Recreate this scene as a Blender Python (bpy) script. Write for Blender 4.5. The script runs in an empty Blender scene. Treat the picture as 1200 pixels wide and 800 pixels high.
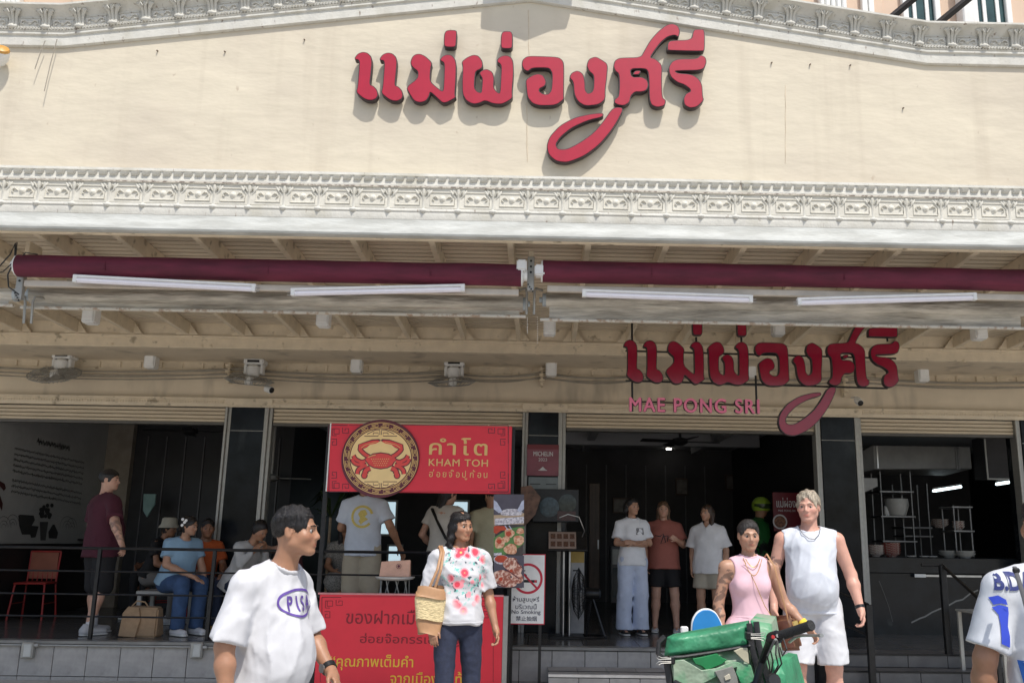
import bpy, bmesh, math, random
import numpy as np
from mathutils import Vector, Matrix, noise as mnoise
from mathutils.bvhtree import BVHTree
import openvdb as vdb
random.seed(7)
rng = np.random.default_rng(5)
SC = bpy.context.scene
COL = SC.collection
# ------------------------------------------------------------------ camera
CF, CX, CY, CH = 1065.0, 652.0, 400.0, 1.46
PITCH, YAW, ROLL = math.atan(235 / CF), 0.0155, 0.0145
_f = np.array([math.sin(YAW) * math.cos(PITCH), math.cos(YAW) * math.cos(PITCH), math.sin(PITCH)])
_r = np.array([math.cos(YAW), -math.sin(YAW), 0.0]); _u = np.cross(_r, _f)
_r, _u = _r * math.cos(ROLL) + _u * math.sin(ROLL), -_r * math.sin(ROLL) + _u * math.cos(ROLL)
cam = bpy.data.cameras.new('camera'); camo = bpy.data.objects.new('camera', cam); COL.objects.link(camo)
camo.matrix_world = Matrix(((_r[0], _u[0], -_f[0], 0), (_r[1], _u[1], -_f[1], 0), (_r[2], _u[2], -_f[2], CH), (0, 0, 0, 1)))
cam.sensor_fit = 'HORIZONTAL'; cam.sensor_width = 36; cam.lens = 36 * CF / 1200
cam.shift_x = (600 - CX) / 1200; cam.shift_y = 0
cam.clip_end = 500; cam.clip_start = 0.05
SC.camera = camo
def at(x, y, Y):
    """world point seen at photo pixel x, y on the vertical plane at depth Y"""
    d = _f + _r * (x - CX) / CF - _u * (y - CY) / CF
    t = Y / d[1]; return Vector((d[0] * t, Y, CH + d[2] * t))
def atz(x, y, z):
    d = _f + _r * (x - CX) / CF - _u * (y - CY) / CF
    t = (z - CH) / d[2]; return Vector((d[0] * t, d[1] * t, z))
# ------------------------------------------------------------------ light
SC.view_settings.view_transform = 'Standard'; SC.view_settings.look = 'None'
SC.view_settings.exposure = 0.27; SC.view_settings.gamma = 1
LD = Vector((-0.25, 0.55, -1.0)).normalized()
world = bpy.data.worlds.new('World'); SC.world = world; world.use_nodes = True
nt = world.node_tree; bg = nt.nodes['Background']
sky = nt.nodes.new('ShaderNodeTexSky'); sky.sky_type = 'NISHITA'; sky.sun_disc = False
sky.sun_elevation = math.asin(-LD.z); sky.sun_rotation = math.atan2(-LD.x, -LD.y)
sky.dust_density = 2.0; sky.air_density = 1.0
nt.links.new(sky.outputs[0], bg.inputs[0]); bg.inputs[1].default_value = 0.135
sun = bpy.data.lights.new('sun', 'SUN'); sun.energy = 3.3; sun.angle = math.radians(0.5); sun.color = (1.0, 0.955, 0.88)
suno = bpy.data.objects.new('sun', sun); COL.objects.link(suno); suno.rotation_euler = LD.to_track_quat('-Z', 'Y').to_euler()
suno.location = (3, -10, 20)
SC.cycles.max_bounces = 8; SC.cycles.diffuse_bounces = 4; SC.cycles.glossy_bounces = 3
SC.cycles.use_denoising = True
# ------------------------------------------------------------------ materials
MATS = {}
def sr(*c):
    """sRGB 0-255 to linear"""
    return tuple(((v / 255) / 12.92 if v / 255 <= .04045 else ((v / 255 + .055) / 1.055) ** 2.4) for v in c)
def mat(name, col, rough=.6, metal=0., var=.12, scale=6., bump=0., bscale=60., stretch=(1, 1, 1), col2=None, spec=.5, ramp=(.35, .65), bdist=.01, detail=4, sss=0, emit=0, trans=0, coat=0):
    if name in MATS: return MATS[name]
    m = bpy.data.materials.new(name); m.use_nodes = True; n = m.node_tree.nodes; l = m.node_tree.links
    b = n['Principled BSDF']; b.inputs['Roughness'].default_value = rough; b.inputs['Metallic'].default_value = metal
    b.inputs['Specular IOR Level'].default_value = spec
    if sss: b.inputs['Subsurface Weight'].default_value = sss; b.inputs['Subsurface Radius'].default_value = (.02, .008, .004); b.inputs['Subsurface Scale'].default_value = .5
    if trans: b.inputs['Transmission Weight'].default_value = trans
    if coat: b.inputs['Coat Weight'].default_value = coat; b.inputs['Coat Roughness'].default_value = .1
    tc = n.new('ShaderNodeTexCoord'); mp = n.new('ShaderNodeMapping'); mp.inputs['Scale'].default_value = stretch
    l.new(tc.outputs['Object'], mp.inputs[0])
    nz = n.new('ShaderNodeTexNoise'); nz.inputs['Scale'].default_value = scale; nz.inputs['Detail'].default_value = detail; nz.inputs['Roughness'].default_value = .6
    l.new(mp.outputs[0], nz.inputs['Vector'])
    cr = n.new('ShaderNodeValToRGB'); e = cr.color_ramp.elements
    c2 = col2 if col2 else tuple(min(1, c * (1 - var)) for c in col); c1 = col if col2 else tuple(min(1, c * (1 + var)) for c in col)
    e[0].position = ramp[0]; e[0].color = (*c2, 1); e[1].position = ramp[1]; e[1].color = (*c1, 1)
    l.new(nz.outputs[0], cr.inputs[0]); l.new(cr.outputs[0], b.inputs['Base Color'])
    if emit:
        b.inputs['Emission Strength'].default_value = emit; b.inputs['Emission Color'].default_value = (*col, 1)
    if bump:
        n2 = n.new('ShaderNodeTexNoise'); n2.inputs['Scale'].default_value = bscale; n2.inputs['Detail'].default_value = 3
        l.new(mp.outputs[0], n2.inputs['Vector'])
        bp = n.new('ShaderNodeBump'); bp.inputs['Strength'].default_value = bump; bp.inputs['Distance'].default_value = bdist
        l.new(n2.outputs[0], bp.inputs['Height']); l.new(bp.outputs[0], b.inputs['Normal'])
    MATS[name] = m; m['bc'] = 1
    return m
def nodes(m):
    n = m.node_tree.nodes; return n, m.node_tree.links, n['Principled BSDF']
def overlay(m, tex, factor_nodes, col):
    """mix colour col over the base colour by a factor socket"""
    n, l, b = nodes(m)
    src = b.inputs['Base Color'].links[0].from_socket
    mx = n.new('ShaderNodeMix'); mx.data_type = 'RGBA'; l.new(factor_nodes, mx.inputs['Factor'])
    l.new(src, mx.inputs['A']); mx.inputs['B'].default_value = (*col, 1); l.new(mx.outputs['Result'], b.inputs['Base Color'])
def noise_mask(m, scale, lo, hi, stretch=(1, 1, 1), kind='noise', detail=3, off=(0, 0, 0)):
    n, l, b = nodes(m); tc = n.new('ShaderNodeTexCoord'); mp = n.new('ShaderNodeMapping'); mp.inputs['Scale'].default_value = stretch
    mp.inputs['Location'].default_value = off
    l.new(tc.outputs['Object'], mp.inputs[0])
    if kind == 'noise':
        t = n.new('ShaderNodeTexNoise'); t.inputs['Detail'].default_value = detail; o = t.outputs[0]
    else:
        t = n.new('ShaderNodeTexVoronoi'); o = t.outputs['Distance']
        if kind == 'edge': t.feature = 'DISTANCE_TO_EDGE'
    t.inputs['Scale'].default_value = scale; l.new(mp.outputs[0], t.inputs['Vector'])
    mr = n.new('ShaderNodeMapRange'); mr.inputs['From Min'].default_value = lo; mr.inputs['From Max'].default_value = hi
    l.new(o, mr.inputs['Value']); return mr.outputs[0]
# ------------------------------------------------------------------ objects
BASE = {}
def wpos(o):
    return BASE.get(o.name, Vector((0, 0, 0)))
def thing(name, label, cat, loc=(0, 0, 0), group=None):
    o = bpy.data.objects.new(name, None); COL.objects.link(o); o.location = loc; o.empty_display_size = .2
    BASE[o.name] = Vector(loc); tag(o, label, cat, group); return o
def tag(o, label=None, cat=None, group=None, kind=None):
    if label: o['label'] = label
    if cat: o['category'] = cat
    if group: o['group'] = group
    if kind: o['kind'] = kind
    return o
def link(name, me, m=None, parent=None, loc=(0, 0, 0), rot=(0, 0, 0)):
    """an object with mesh me placed at world loc"""
    o = bpy.data.objects.new(name, me); COL.objects.link(o)
    if m is not None and not me.materials: me.materials.append(m)
    loc = Vector(loc); BASE[o.name] = loc
    if parent is not None: o.parent = parent; o.location = loc - wpos(parent)
    else: o.location = loc
    o.rotation_euler = rot
    return o
class MB:
    def __init__(s): s.v = []; s.f = []
    def add(s, vs, fs):
        n = len(s.v); s.v += [tuple(v) for v in vs]; s.f += [tuple(i + n for i in f) for f in fs]; return s
    def box(s, x0, x1, y0, y1, z0, z1):
        return s.add([(x0, y0, z0), (x1, y0, z0), (x1, y1, z0), (x0, y1, z0), (x0, y0, z1), (x1, y0, z1), (x1, y1, z1), (x0, y1, z1)],
                     [(0, 3, 2, 1), (4, 5, 6, 7), (0, 1, 5, 4), (1, 2, 6, 5), (2, 3, 7, 6), (3, 0, 4, 7)])
    def cbox(s, c, d, R=None):
        """box centred at c with sizes d and rotation R"""
        vs = [Vector((sx * d[0] / 2, sy * d[1] / 2, sz * d[2] / 2)) for sz in (-1, 1) for sx, sy in ((-1, -1), (1, -1), (1, 1), (-1, 1))]
        if R is not None: vs = [R @ v for v in vs]
        c = Vector(c)
        return s.add([v + c for v in vs], [(0, 3, 2, 1), (4, 5, 6, 7), (0, 1, 5, 4), (1, 2, 6, 5), (2, 3, 7, 6), (3, 0, 4, 7)])
    def tube(s, pts, r, seg=8, cap=True, flat=None):
        pts = [Vector(p) for p in pts]; rs = r if isinstance(r, (list, tuple)) else [r] * len(pts)
        rings = []; up = None
        for i, p in enumerate(pts):
            d = (pts[min(i + 1, len(pts) - 1)] - pts[max(i - 1, 0)]).normalized()
            if up is None:
                up = Vector((0, 0, 1)) if abs(d.z) < .9 else Vector((0, 1, 0))
            a = d.cross(up).normalized(); up = a.cross(d).normalized()
            rings.append([p + (a * math.cos(t) + up * math.sin(t) * (flat or 1)) * rs[i] for t in [2 * math.pi * k / seg for k in range(seg)]])
        vs = [v for q in rings for v in q]; fs = []
        for i in range(len(pts) - 1):
            for k in range(seg):
                k2 = (k + 1) % seg; fs.append((i * seg + k, (i + 1) * seg + k, (i + 1) * seg + k2, i * seg + k2))
        if cap: fs.append(tuple(range(seg))); fs.append(tuple(reversed(range((len(pts) - 1) * seg, len(pts) * seg))))
        return s.add(vs, fs)
    def lathe(s, prof, c, seg=20, axis=(0, 0, 1), cap=True):
        ax = Vector(axis).normalized(); a = ax.orthogonal().normalized(); b = ax.cross(a); c = Vector(c); vs = []; fs = []
        for r, h in prof:
            for k in range(seg):
                t = 2 * math.pi * k / seg; vs.append(c + ax * h + (a * math.cos(t) + b * math.sin(t)) * max(r, 1e-4))
        for i in range(len(prof) - 1):
            for k in range(seg):
                k2 = (k + 1) % seg; fs.append((i * seg + k, i * seg + k2, (i + 1) * seg + k2, (i + 1) * seg + k))
        if cap: fs.append(tuple(reversed(range(seg)))); fs.append(tuple(range((len(prof) - 1) * seg, len(prof) * seg)))
        return s.add(vs, fs)
    def sweepx(s, prof, path, close=True):
        """closed profile of (d forward, z) swept along path of (x, y, z)"""
        n = len(prof); vs = []
        for (x, y, z) in path:
            for d, h in prof: vs.append((x, y - d, z + h))
        fs = []
        for i in range(len(path) - 1):
            for k in range(n if close else n - 1):
                k2 = (k + 1) % n; fs.append((i * n + k, i * n + k2, (i + 1) * n + k2, (i + 1) * n + k))
        if close: fs.append(tuple(range(n))); fs.append(tuple(reversed(range((len(path) - 1) * n, len(path) * n))))
        return s.add(vs, fs)
    def prism(s, poly, y0, y1):
        """polygon of (x, z) extruded from y0 to y1"""
        n = len(poly); vs = [(x, y0, z) for x, z in poly] + [(x, y1, z) for x, z in poly]
        fs = [tuple(range(n)), tuple(reversed(range(n, 2 * n)))] + [(k, k + n, (k + 1) % n + n, (k + 1) % n) for k in range(n)]
        return s.add(vs, fs)
    def mesh(s, name='m', org=(0, 0, 0), bevel=0, smooth=None, seg=1):
        o = Vector(org); me = bpy.data.meshes.new(name); me.from_pydata([tuple(Vector(v) - o) for v in s.v], [], s.f)
        bm = bmesh.new(); bm.from_mesh(me); bmesh.ops.recalc_face_normals(bm, faces=bm.faces)
        if bevel:
            bm.edges.ensure_lookup_table(); es = [e for e in bm.edges if len(e.link_faces) == 2 and e.calc_face_angle(0) > .5]
            bmesh.ops.bevel(bm, geom=es, offset=bevel, segments=seg, affect='EDGES', clamp_overlap=True)
        if smooth:
            for f in bm.faces: f.smooth = True
            for e in bm.edges:
                if len(e.link_faces) == 2 and e.calc_face_angle(0) > smooth: e.smooth = False
        bm.to_mesh(me); bm.free(); return me
    def build(s, name, m, parent=None, bevel=0, smooth=.6, org=None, seg=1):
        if org is None:
            if parent is not None: org = wpos(parent)
            else:
                a = np.array(s.v); org = ((a[:, 0].min() + a[:, 0].max()) / 2, (a[:, 1].min() + a[:, 1].max()) / 2, a[:, 2].min())
        return link(name, s.mesh(name, org, bevel, smooth, seg), m, parent, org)
def struct(o):
    o['kind'] = 'structure'; return o
DG = lambda: bpy.context.evaluated_depsgraph_get()
def text_mesh(body, size=1.0, extrude=0., offset=0., align='CENTER', shear=0, spacing=1., res=4):
    c = bpy.data.curves.new('t', 'FONT'); c.body = body; c.size = size; c.extrude = extrude; c.offset = offset; c.align_x = align; c.shear = shear
    c.space_character = spacing; c.resolution_u = res; o = bpy.data.objects.new('t', c); COL.objects.link(o)
    me = bpy.data.meshes.new_from_object(o.evaluated_get(DG())); bpy.data.objects.remove(o); bpy.data.curves.remove(c); me.name = 'lettering'; return me
def fit_text(body, m, parent, x0, x1, z0, z1, y, name='lettering', extrude=.0, offset=0., keep=False, spacing=1., rx=math.pi / 2, basis=None, bold=0):
    """text fitted into a rectangle on the plane y (facing the street)"""
    me = text_mesh(body, 1, 0, 0, spacing=spacing)
    if bold:
        bm = bmesh.new()
        for k, (dx, dy) in enumerate(((0, 0), (-1, 0), (1, 0), (0, -.6), (0, .6))):
            q = me.copy(); q.transform(Matrix.Translation((dx * bold, dy * bold, k * .02))); bm.from_mesh(q); bpy.data.meshes.remove(q)
        bm.to_mesh(me); bm.free()
    a = np.empty(len(me.vertices) * 3, np.float32); me.vertices.foreach_get('co', a); a = a.reshape(-1, 3)
    lo = a.min(0); hi = a.max(0); sx = (x1 - x0) / (hi[0] - lo[0]); sz = (z1 - z0) / (hi[1] - lo[1])
    if keep: sx = sz = min(sx, sz)
    cx, cz = (lo[0] + hi[0]) / 2, (lo[1] + hi[1]) / 2
    out = np.stack([(a[:, 0] - cx) * sx, -a[:, 2] * .015, (a[:, 1] - cz) * sz], 1)
    if basis is not None: out = out @ np.array(basis)
    me.vertices.foreach_set('co', out.astype(np.float32).ravel())
    if extrude:
        bm = bmesh.new(); bm.from_mesh(me); g = bmesh.ops.extrude_face_region(bm, geom=bm.faces[:]); vs = [v for v in g['geom'] if isinstance(v, bmesh.types.BMVert)]
        bmesh.ops.translate(bm, verts=vs, vec=(0, -extrude, 0)); bmesh.ops.recalc_face_normals(bm, faces=bm.faces); bm.to_mesh(me); bm.free()
    me.update()
    return link(name, me, m, parent, ((x0 + x1) / 2, y, (z0 + z1) / 2))
def ribbon(pts, w, closed=False):
    """2D thick line as quads: returns MB-like (verts2d, faces)"""
    P = [Vector(p).to_2d() for p in pts]; n = len(P); vs = []; fs = []
    for i in range(n):
        a = P[(i - 1) % n] if (closed or i) else P[i]; b = P[(i + 1) % n] if (closed or i < n - 1) else P[i]
        d = (b - a).normalized() if (b - a).length > 1e-9 else Vector((1, 0)); nn = Vector((-d.y, d.x)) * w / 2; vs += [P[i] + nn, P[i] - nn]
    for i in range(n if closed else n - 1):
        j = (i + 1) % n; fs.append((2 * i, 2 * i + 1, 2 * j + 1, 2 * j))
    return vs, fs
def smooth2d(p, it=2, closed=True):
    for _ in range(it):
        q = []
        n = len(p)
        for i in range(n if closed else n - 1):
            a, b = p[i], p[(i + 1) % n]
            q += [(a[0] * .8 + b[0] * .2, a[1] * .8 + b[1] * .2), (a[0] * .2 + b[0] * .8, a[1] * .2 + b[1] * .8)]
        p = q
    return p
def curve_mesh(polys, extrude=0, offset=0):
    c = bpy.data.curves.new('c', 'CURVE'); c.dimensions = '2D'; c.fill_mode = 'BOTH'; c.extrude = extrude; c.offset = offset
    for p in polys:
        s = c.splines.new('POLY'); s.points.add(len(p) - 1); s.use_cyclic_u = True
        for k, q in enumerate(p): s.points[k].co = (q[0], q[1], 0, 1)
    o = bpy.data.objects.new('c', c); COL.objects.link(o); me = bpy.data.meshes.new_from_object(o.evaluated_get(DG()))
    bpy.data.objects.remove(o); bpy.data.curves.remove(c); return me
# ================================================================== MATERIALS
M_cream = mat('cream_plaster', (.64, .575, .452), .85, var=.035, scale=1.6, bump=.22, bscale=3.2, bdist=.05, stretch=(1, 1, 2.2))
overlay(M_cream, None, noise_mask(M_cream, .8, .42, .75, (1, 1, 1.6)), (.55, .485, .39))
overlay(M_cream, None, noise_mask(M_cream, 5, .56, .82, (1, 1, .07), detail=5), (.54, .475, .37))
overlay(M_cream, None, noise_mask(M_cream, 14, .70, .76, (1, 1, .6)), (.50, .42, .32))
M_stucco = mat('white_moulding', (.60, .585, .53), .75, var=.07, scale=9, bump=.5, bscale=55, bdist=.006)
overlay(M_stucco, None, noise_mask(M_stucco, 5, .52, .72, (1, 1, .5)), (.50, .48, .41))
overlay(M_stucco, None, noise_mask(M_stucco, 30, .64, .74, (1, 1, .35), off=(3, 1, 2)), (.26, .21, .17))
M_panel = mat('cornice_panel', (.62, .595, .52), .8, var=.1, scale=8, bump=.4, bscale=45, bdist=.006)
M_grime = mat('grime_strip', (.20, .16, .13), .9, var=.5, scale=30, col2=(.55, .50, .42), ramp=(.45, .6))
M_tan = mat('tan_painted_steel', (.69, .59, .44), .55, var=.07, scale=7, bump=.12, bscale=30, bdist=.004)
overlay(M_tan, None, noise_mask(M_tan, 9, .62, .72), (.36, .30, .21))
M_tanroof = mat('tan_roof_sheet', (.60, .515, .395), .6, var=.10, scale=3, stretch=(.3, 1, 1))
M_wall = mat('upper_wall_paint', (.65, .555, .42), .75, var=.05, scale=2.5, bump=.15, bscale=12)
overlay(M_wall, None, noise_mask(M_wall, 3, .55, .75, (1, 1, .3)), (.36, .31, .24))
M_marble = mat('black_marble', (.010, .012, .015), .16, var=.5, scale=3, spec=.15)
overlay(M_marble, None, noise_mask(M_marble, 3.0, .60, .85, (1, 1, .5), detail=8), (.05, .056, .06))
M_frame = mat('grey_aluminium', (.36, .355, .33), .45, .4, var=.06, scale=20)
M_dark = mat('darkened_interior', (.05, .048, .05), .7, var=.2, scale=2)  # interior walls darkened in their colour to stand for the low light
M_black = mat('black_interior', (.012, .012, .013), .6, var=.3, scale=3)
M_mural = mat('grey_mural_wall', (.40, .40, .39), .8, var=.06, scale=2, bump=.1, bscale=20)
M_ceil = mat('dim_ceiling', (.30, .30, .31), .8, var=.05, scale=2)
M_slat = mat('tan_shutter', (.60, .51, .38), .55, var=.06, scale=12, stretch=(.2, 1, 1))
M_floor = mat('glossy_dark_tile', (.115, .108, .102), .20, var=.25, scale=2.5, bump=.03, bscale=10, spec=.45)
M_grout = mat('dark_grout', (.02, .02, .02), .9)
M_step = mat('grey_stone_tile', (.37, .355, .335), .6, var=.16, scale=4, bump=.2, bscale=50, bdist=.003)
overlay(M_step, None, noise_mask(M_step, 9, .50, .80), (.28, .27, .255))
M_stair = mat('dark_stair_tile', (.13, .125, .12), .5, var=.2, scale=4, bump=.2, bscale=50, bdist=.003)
M_nose = mat('metal_nosing', (.62, .62, .62), .35, .6)
M_road = mat('street_concrete', (.41, .39, .355), .85, var=.15, scale=1.4, bump=.3, bscale=60, bdist=.004)
M_peach = mat('peach_facade', (.66, .50, .38), .8, var=.04, scale=2)
M_whitep = mat('white_paint', (.78, .78, .76), .45, var=.04, scale=12)
M_plastic = mat('white_plastic', (.74, .74, .72), .35, var=.05, scale=15)
M_glassd = mat('dark_window_glass', (.03, .07, .07), .06, var=.3, scale=3)
M_blackm = mat('black_steel', (.014, .014, .015), .38, .3, var=.3, scale=20)
M_steel = mat('stainless_steel', (.42, .42, .42), .28, .9, var=.1, scale=14)
M_letter = mat('crimson_sign_face', sr(166, 15, 46), .4, var=.05, scale=8, coat=.15)
M_letterside = mat('dark_sign_side', (.035, .022, .024), .5, var=.3, scale=12)
M_cable = mat('black_cable', (.02, .02, .02), .6)
M_gcable = mat('grey_cable', (.30, .27, .22), .6)

# ================================================================== GROUND
g = MB(); g.add([(-90, -60, 0), (90, -60, 0), (90, 60, 0), (-90, 60, 0)], [(0, 1, 2, 3)])
struct(g.build('street', M_road, org=(0, 0, 0)))
TZ = .39; TY = 10.0
terrace = struct(thing('terrace', None, None, (0, TY, 0)))
MB().box(-10, 2.95, TY + .02, 18, .0, TZ - .02).build('terrace_core', M_grout, terrace)
MB().box(2.95, 8.5, 9.74, 18, .0, TZ - .021).build('stair_landing_core', M_grout, terrace)
# front face tiles, two courses
tw, th = .345, .315
tm = MB().box(0, tw - .006, 0, .018, 0, th - .006).mesh('front_tile', (0, 0, 0), .003)
for i in range(int(12.9 / tw)):
    for j in range(2):
        x = 2.92 - (i + 1) * tw
        link('front_tile', tm, M_step, terrace, (x, TY + rng.uniform(-.001, .001), .355 - th * (j + 1)))
MB().box(-9.9, 2.95, TY - .02, TY + .12, .357, TZ).build('edge_trim', mat('edge_trim_stone', (.20, .20, .19), .35, var=.15), terrace, .004)
# floor tiles
fm = MB().box(0, .594, 0, .594, 0, .02).mesh('floor_tile', (0, 0, 0), .002)
for i in range(24):
    for j in range(7):
        link('floor_tile', fm, M_floor, terrace, (-7.9 + .6 * i, TY + .122 + .6 * j, TZ - .02 + (i * 7 + j * 3) % 3 * .0004))
MB().box(-9, 8.4, TY + 4.33, 18, TZ - .02, TZ - .001).build('rear_floor', M_floor, terrace)
# stairs at the right
steps = struct(thing('stairs', None, None, (4.3, 9.2, 0)))
SX0, SX1 = 2.98, 5.02
for k, (yy, zz) in enumerate([(9.72, .39), (9.42, .26), (9.12, .13)]):
    if k: MB().box(SX0, SX1, yy + .02, yy + .62, 0, zz - .012).build('step_core', M_grout, steps)
    for i in range(5):
        x = SX0 + i * .41
        MB().box(x + .002, x + .406, yy + .012, yy + (.31 if k else .40), zz - .01, zz + (.003 if not k else 0)).build('tread_tile', M_stair, steps, .002)
        MB().box(x + .002, x + .406, yy, yy + .018, zz - .125, zz - .012).build('riser_tile', M_stair, steps, .002)
    MB().box(SX0, SX1, yy - .008, yy + .01, zz - .011, zz + .005).build('nosing', M_blackm, steps)
cheek = [(9.0, 0), (9.0, .06), (9.75, .41), (10.0, .41), (10.0, 0)]
mb = MB(); n = len(cheek)
mb.add([(SX1 + .01, y, z) for y, z in cheek] + [(SX1 + .10, y, z) for y, z in cheek], [tuple(range(n)), tuple(reversed(range(n, 2 * n)))] + [(k, (k + 1) % n, (k + 1) % n + n, k + n) for k in range(n)])
mb.build('cheek_wall', M_step, steps, .004)
# single step block in the middle
cs = struct(thing('entrance_step', None, None, (.6, 9.6, 0)))
c0, c1 = at(642, 790, 9.7).x, at(781, 790, 9.7).x
MB().box(c0 + .01, c1 - .01, 9.42, 9.99, 0, .182).build('step_core', M_grout, cs)
for i in range(4):
    w = (c1 - c0) / 4
    MB().box(c0 + i * w + .003, c0 + (i + 1) * w - .003, 9.41, 9.985, .18, .195).build('tread_tile', M_step, cs, .002)
    MB().box(c0 + i * w + .003, c0 + (i + 1) * w - .003, 9.395, 9.41, .01, .165).build('riser_tile', M_step, cs, .002)
MB().box(c0, c1, 9.385, 9.425, .172, .202).build('nosing', M_nose, cs, .003)
MB().box(c0, c1, 9.62, 9.64, .196, .200).build('grip_strip', M_blackm, cs)

# ================================================================== RESTAURANT BUILDING
PY_ = 11.5
bld = thing('restaurant_building', 'open fronted restaurant with black marble pillars, tan upper wall and dark dining rooms', 'building', (0, PY_, TZ))
zsof = at(600, 414, 10.6).z; zmold = at(600, 478, PY_).z; zop = at(600, 500, PY_).z
MB().box(-9.5, 9, PY_, PY_ + .25, zmold, zsof + .5).build('upper_wall', M_wall, bld)
MB().box(-9.5, 9, 10.69, PY_ - .002, zsof, zsof + .04).build('soffit', M_wall, bld)
# moulding strips on the upper wall
zc = at(600, 432, PY_).z
mo = MB(); mo.sweepx([(0, -.07), (.02, -.07), (.025, -.05), (.012, -.045), (.012, .03), (.035, .045), (.04, .07), (.0, .07)], [(-9.5, PY_ - .001, zc - .03), (9, PY_ - .001, zc - .03)])
mo.build('wall_moulding', M_tan, bld)
dm = MB().box(-.012, .012, -.022, 0, -.04, .03).mesh('moulding_block', (0, 0, 0), .003)
for i in range(60): link('moulding_block', dm, M_tan, bld, (-8 + i * .262, PY_ - .013, zc - .03))
mo = MB(); mo.sweepx([(0, -.05), (.03, -.05), (.05, -.02), (.055, .03), (.075, .045), (.075, .06), (0, .06)], [(-9.5, PY_ - .001, zmold), (9, PY_ - .001, zmold)])
mo.build('lintel_moulding', M_tan, bld)
mo = MB()
for i in range(420): mo.box(-7.5 + i * .034, -7.5 + i * .034 + .02, PY_ - .066, PY_ - .055, zmold - .008, zmold + .016)
tag(mo.build('beading', M_tan, bld), kind='stuff')
pil = [(-7.66, -7.24), (-3.91, -3.49), (-.16, .22), (3.56, 3.99), (6.13, 6.6)]
def pillar(x0, x1):
    w = MB().box(x0, x1, PY_ - .03, PY_ + .38, TZ, zmold - .05).build('pillar', M_marble, bld, .006)
    for z in (zmold - .35,): MB().box(x0 - .001, x1 + .001, PY_ - .034, PY_ - .03, z, z + .006).build('panel_joint', M_frame, w)
    for a, b in ((x0 - .075, x0), (x1, x1 + .095)):
        MB().box(a, b - .045, PY_ - .045, PY_ + .12, TZ, zmold - .052).build('shutter_track', M_frame, bld, .004)
        MB().box(b - .043, b - .002, PY_ - .015, PY_ + .12, TZ, zmold - .052).build('shutter_track', M_frame, bld, .004)
for a, b in pil: pillar(a, b)
for x0, x1 in [(-3.99, -3.39), (-.24, .33), (3.48, 4.08)]:
    MB().box(x0, x1, PY_ - .085, PY_ - .0775, zmold - .03, zmold + .055).build('lintel_block', M_tan, bld, .004)
bays = [(-7.14, -3.99), (-3.39, -.235), (.32, 3.485), (4.09, 6.05)]
for a, b in bays:
    n = 4; h = (zmold - .05 - zop) / n
    for k in range(n):
        z0 = zop + k * h
        s = MB(); s.sweepx([(0, 0), (.012, .002), (.022, h * .3), (.022, h * .7), (.010, h - .006), (0, h - .004)], [(a + .002, PY_ + .03, z0), (b - .002, PY_ + .03, z0)])
        s.build('shutter_slat', M_slat, bld)
    MB().box(a, b, PY_ + .08, PY_ + .24, zop - .02, zmold - .051).build('shutter_box', MATS.get('dark_shutter_rail') or mat('dark_shutter_rail', (.10, .095, .085), .5), bld)
    MB().box(a, b, PY_ + .0, PY_ + .07, zop - .035, zop - .001).build('shutter_bottom_rail', mat('dark_shutter_rail', (.10, .095, .085), .5), bld, .003)
# interior shell
BY = 17.6; CZ = 3.23
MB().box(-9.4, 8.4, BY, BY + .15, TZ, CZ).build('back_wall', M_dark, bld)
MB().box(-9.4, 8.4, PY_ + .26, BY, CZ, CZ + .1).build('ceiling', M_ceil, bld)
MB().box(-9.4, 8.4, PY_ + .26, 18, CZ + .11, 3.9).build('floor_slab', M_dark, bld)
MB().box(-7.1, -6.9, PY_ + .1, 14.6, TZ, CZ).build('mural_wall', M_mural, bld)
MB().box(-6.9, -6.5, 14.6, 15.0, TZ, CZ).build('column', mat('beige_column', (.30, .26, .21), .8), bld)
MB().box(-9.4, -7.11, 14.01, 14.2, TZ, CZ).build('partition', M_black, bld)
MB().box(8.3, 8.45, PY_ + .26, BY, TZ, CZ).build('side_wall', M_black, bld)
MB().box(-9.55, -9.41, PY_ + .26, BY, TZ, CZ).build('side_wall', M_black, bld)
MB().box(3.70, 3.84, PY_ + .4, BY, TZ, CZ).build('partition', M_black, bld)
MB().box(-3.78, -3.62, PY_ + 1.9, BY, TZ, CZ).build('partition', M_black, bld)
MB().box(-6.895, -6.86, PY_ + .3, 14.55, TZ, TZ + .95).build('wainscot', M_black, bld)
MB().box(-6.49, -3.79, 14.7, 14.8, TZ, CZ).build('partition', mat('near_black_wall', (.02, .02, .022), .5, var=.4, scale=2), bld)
# ceiling coffer strips (recessed light panels, unlit)
for (x, y, X0) in [(-5.3, 12.9, 1.1), (1.9, 12.7, 1.3), (2.4, 14.2, 1.2), (-2.6, 13.2, 1.0), (1.9, 16, 1.6)]:
    MB().box(x - X0, x + X0, y, y + .28, CZ - .05, CZ - .002).build('ceiling_panel', mat('pale_ceiling_panel', (.60, .60, .60), .7), bld, .004)
# ================================================================== GABLE
GW = 7.10
gab = thing('gable_parapet', 'cream gable parapet with white moulded cornices carrying the large red sign', 'parapet', (0, GW, 3.93))
pL, pB, pA, pR = at(75, 57, GW), at(75, 57, GW), at(621, 3, GW), at(1085, 77, GW)
zl = pB.z; rake = [(-7.5, zl), (pB.x, zl), (pA.x, pA.z), (pR.x, pR.z), (7.5, pR.z)]
zc0 = at(600, 279, 7.04).z            # cornice underside
zt = at(600, 204, 7.0).z
w = MB(); w.prism([(-7.5, zc0 + .05)] + [(7.5, zc0 + .05)] + [(x, z + .3) for x, z in reversed(rake)], GW, GW + .2)
gw = w.build('wall_face', M_cream, gab)
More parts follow.
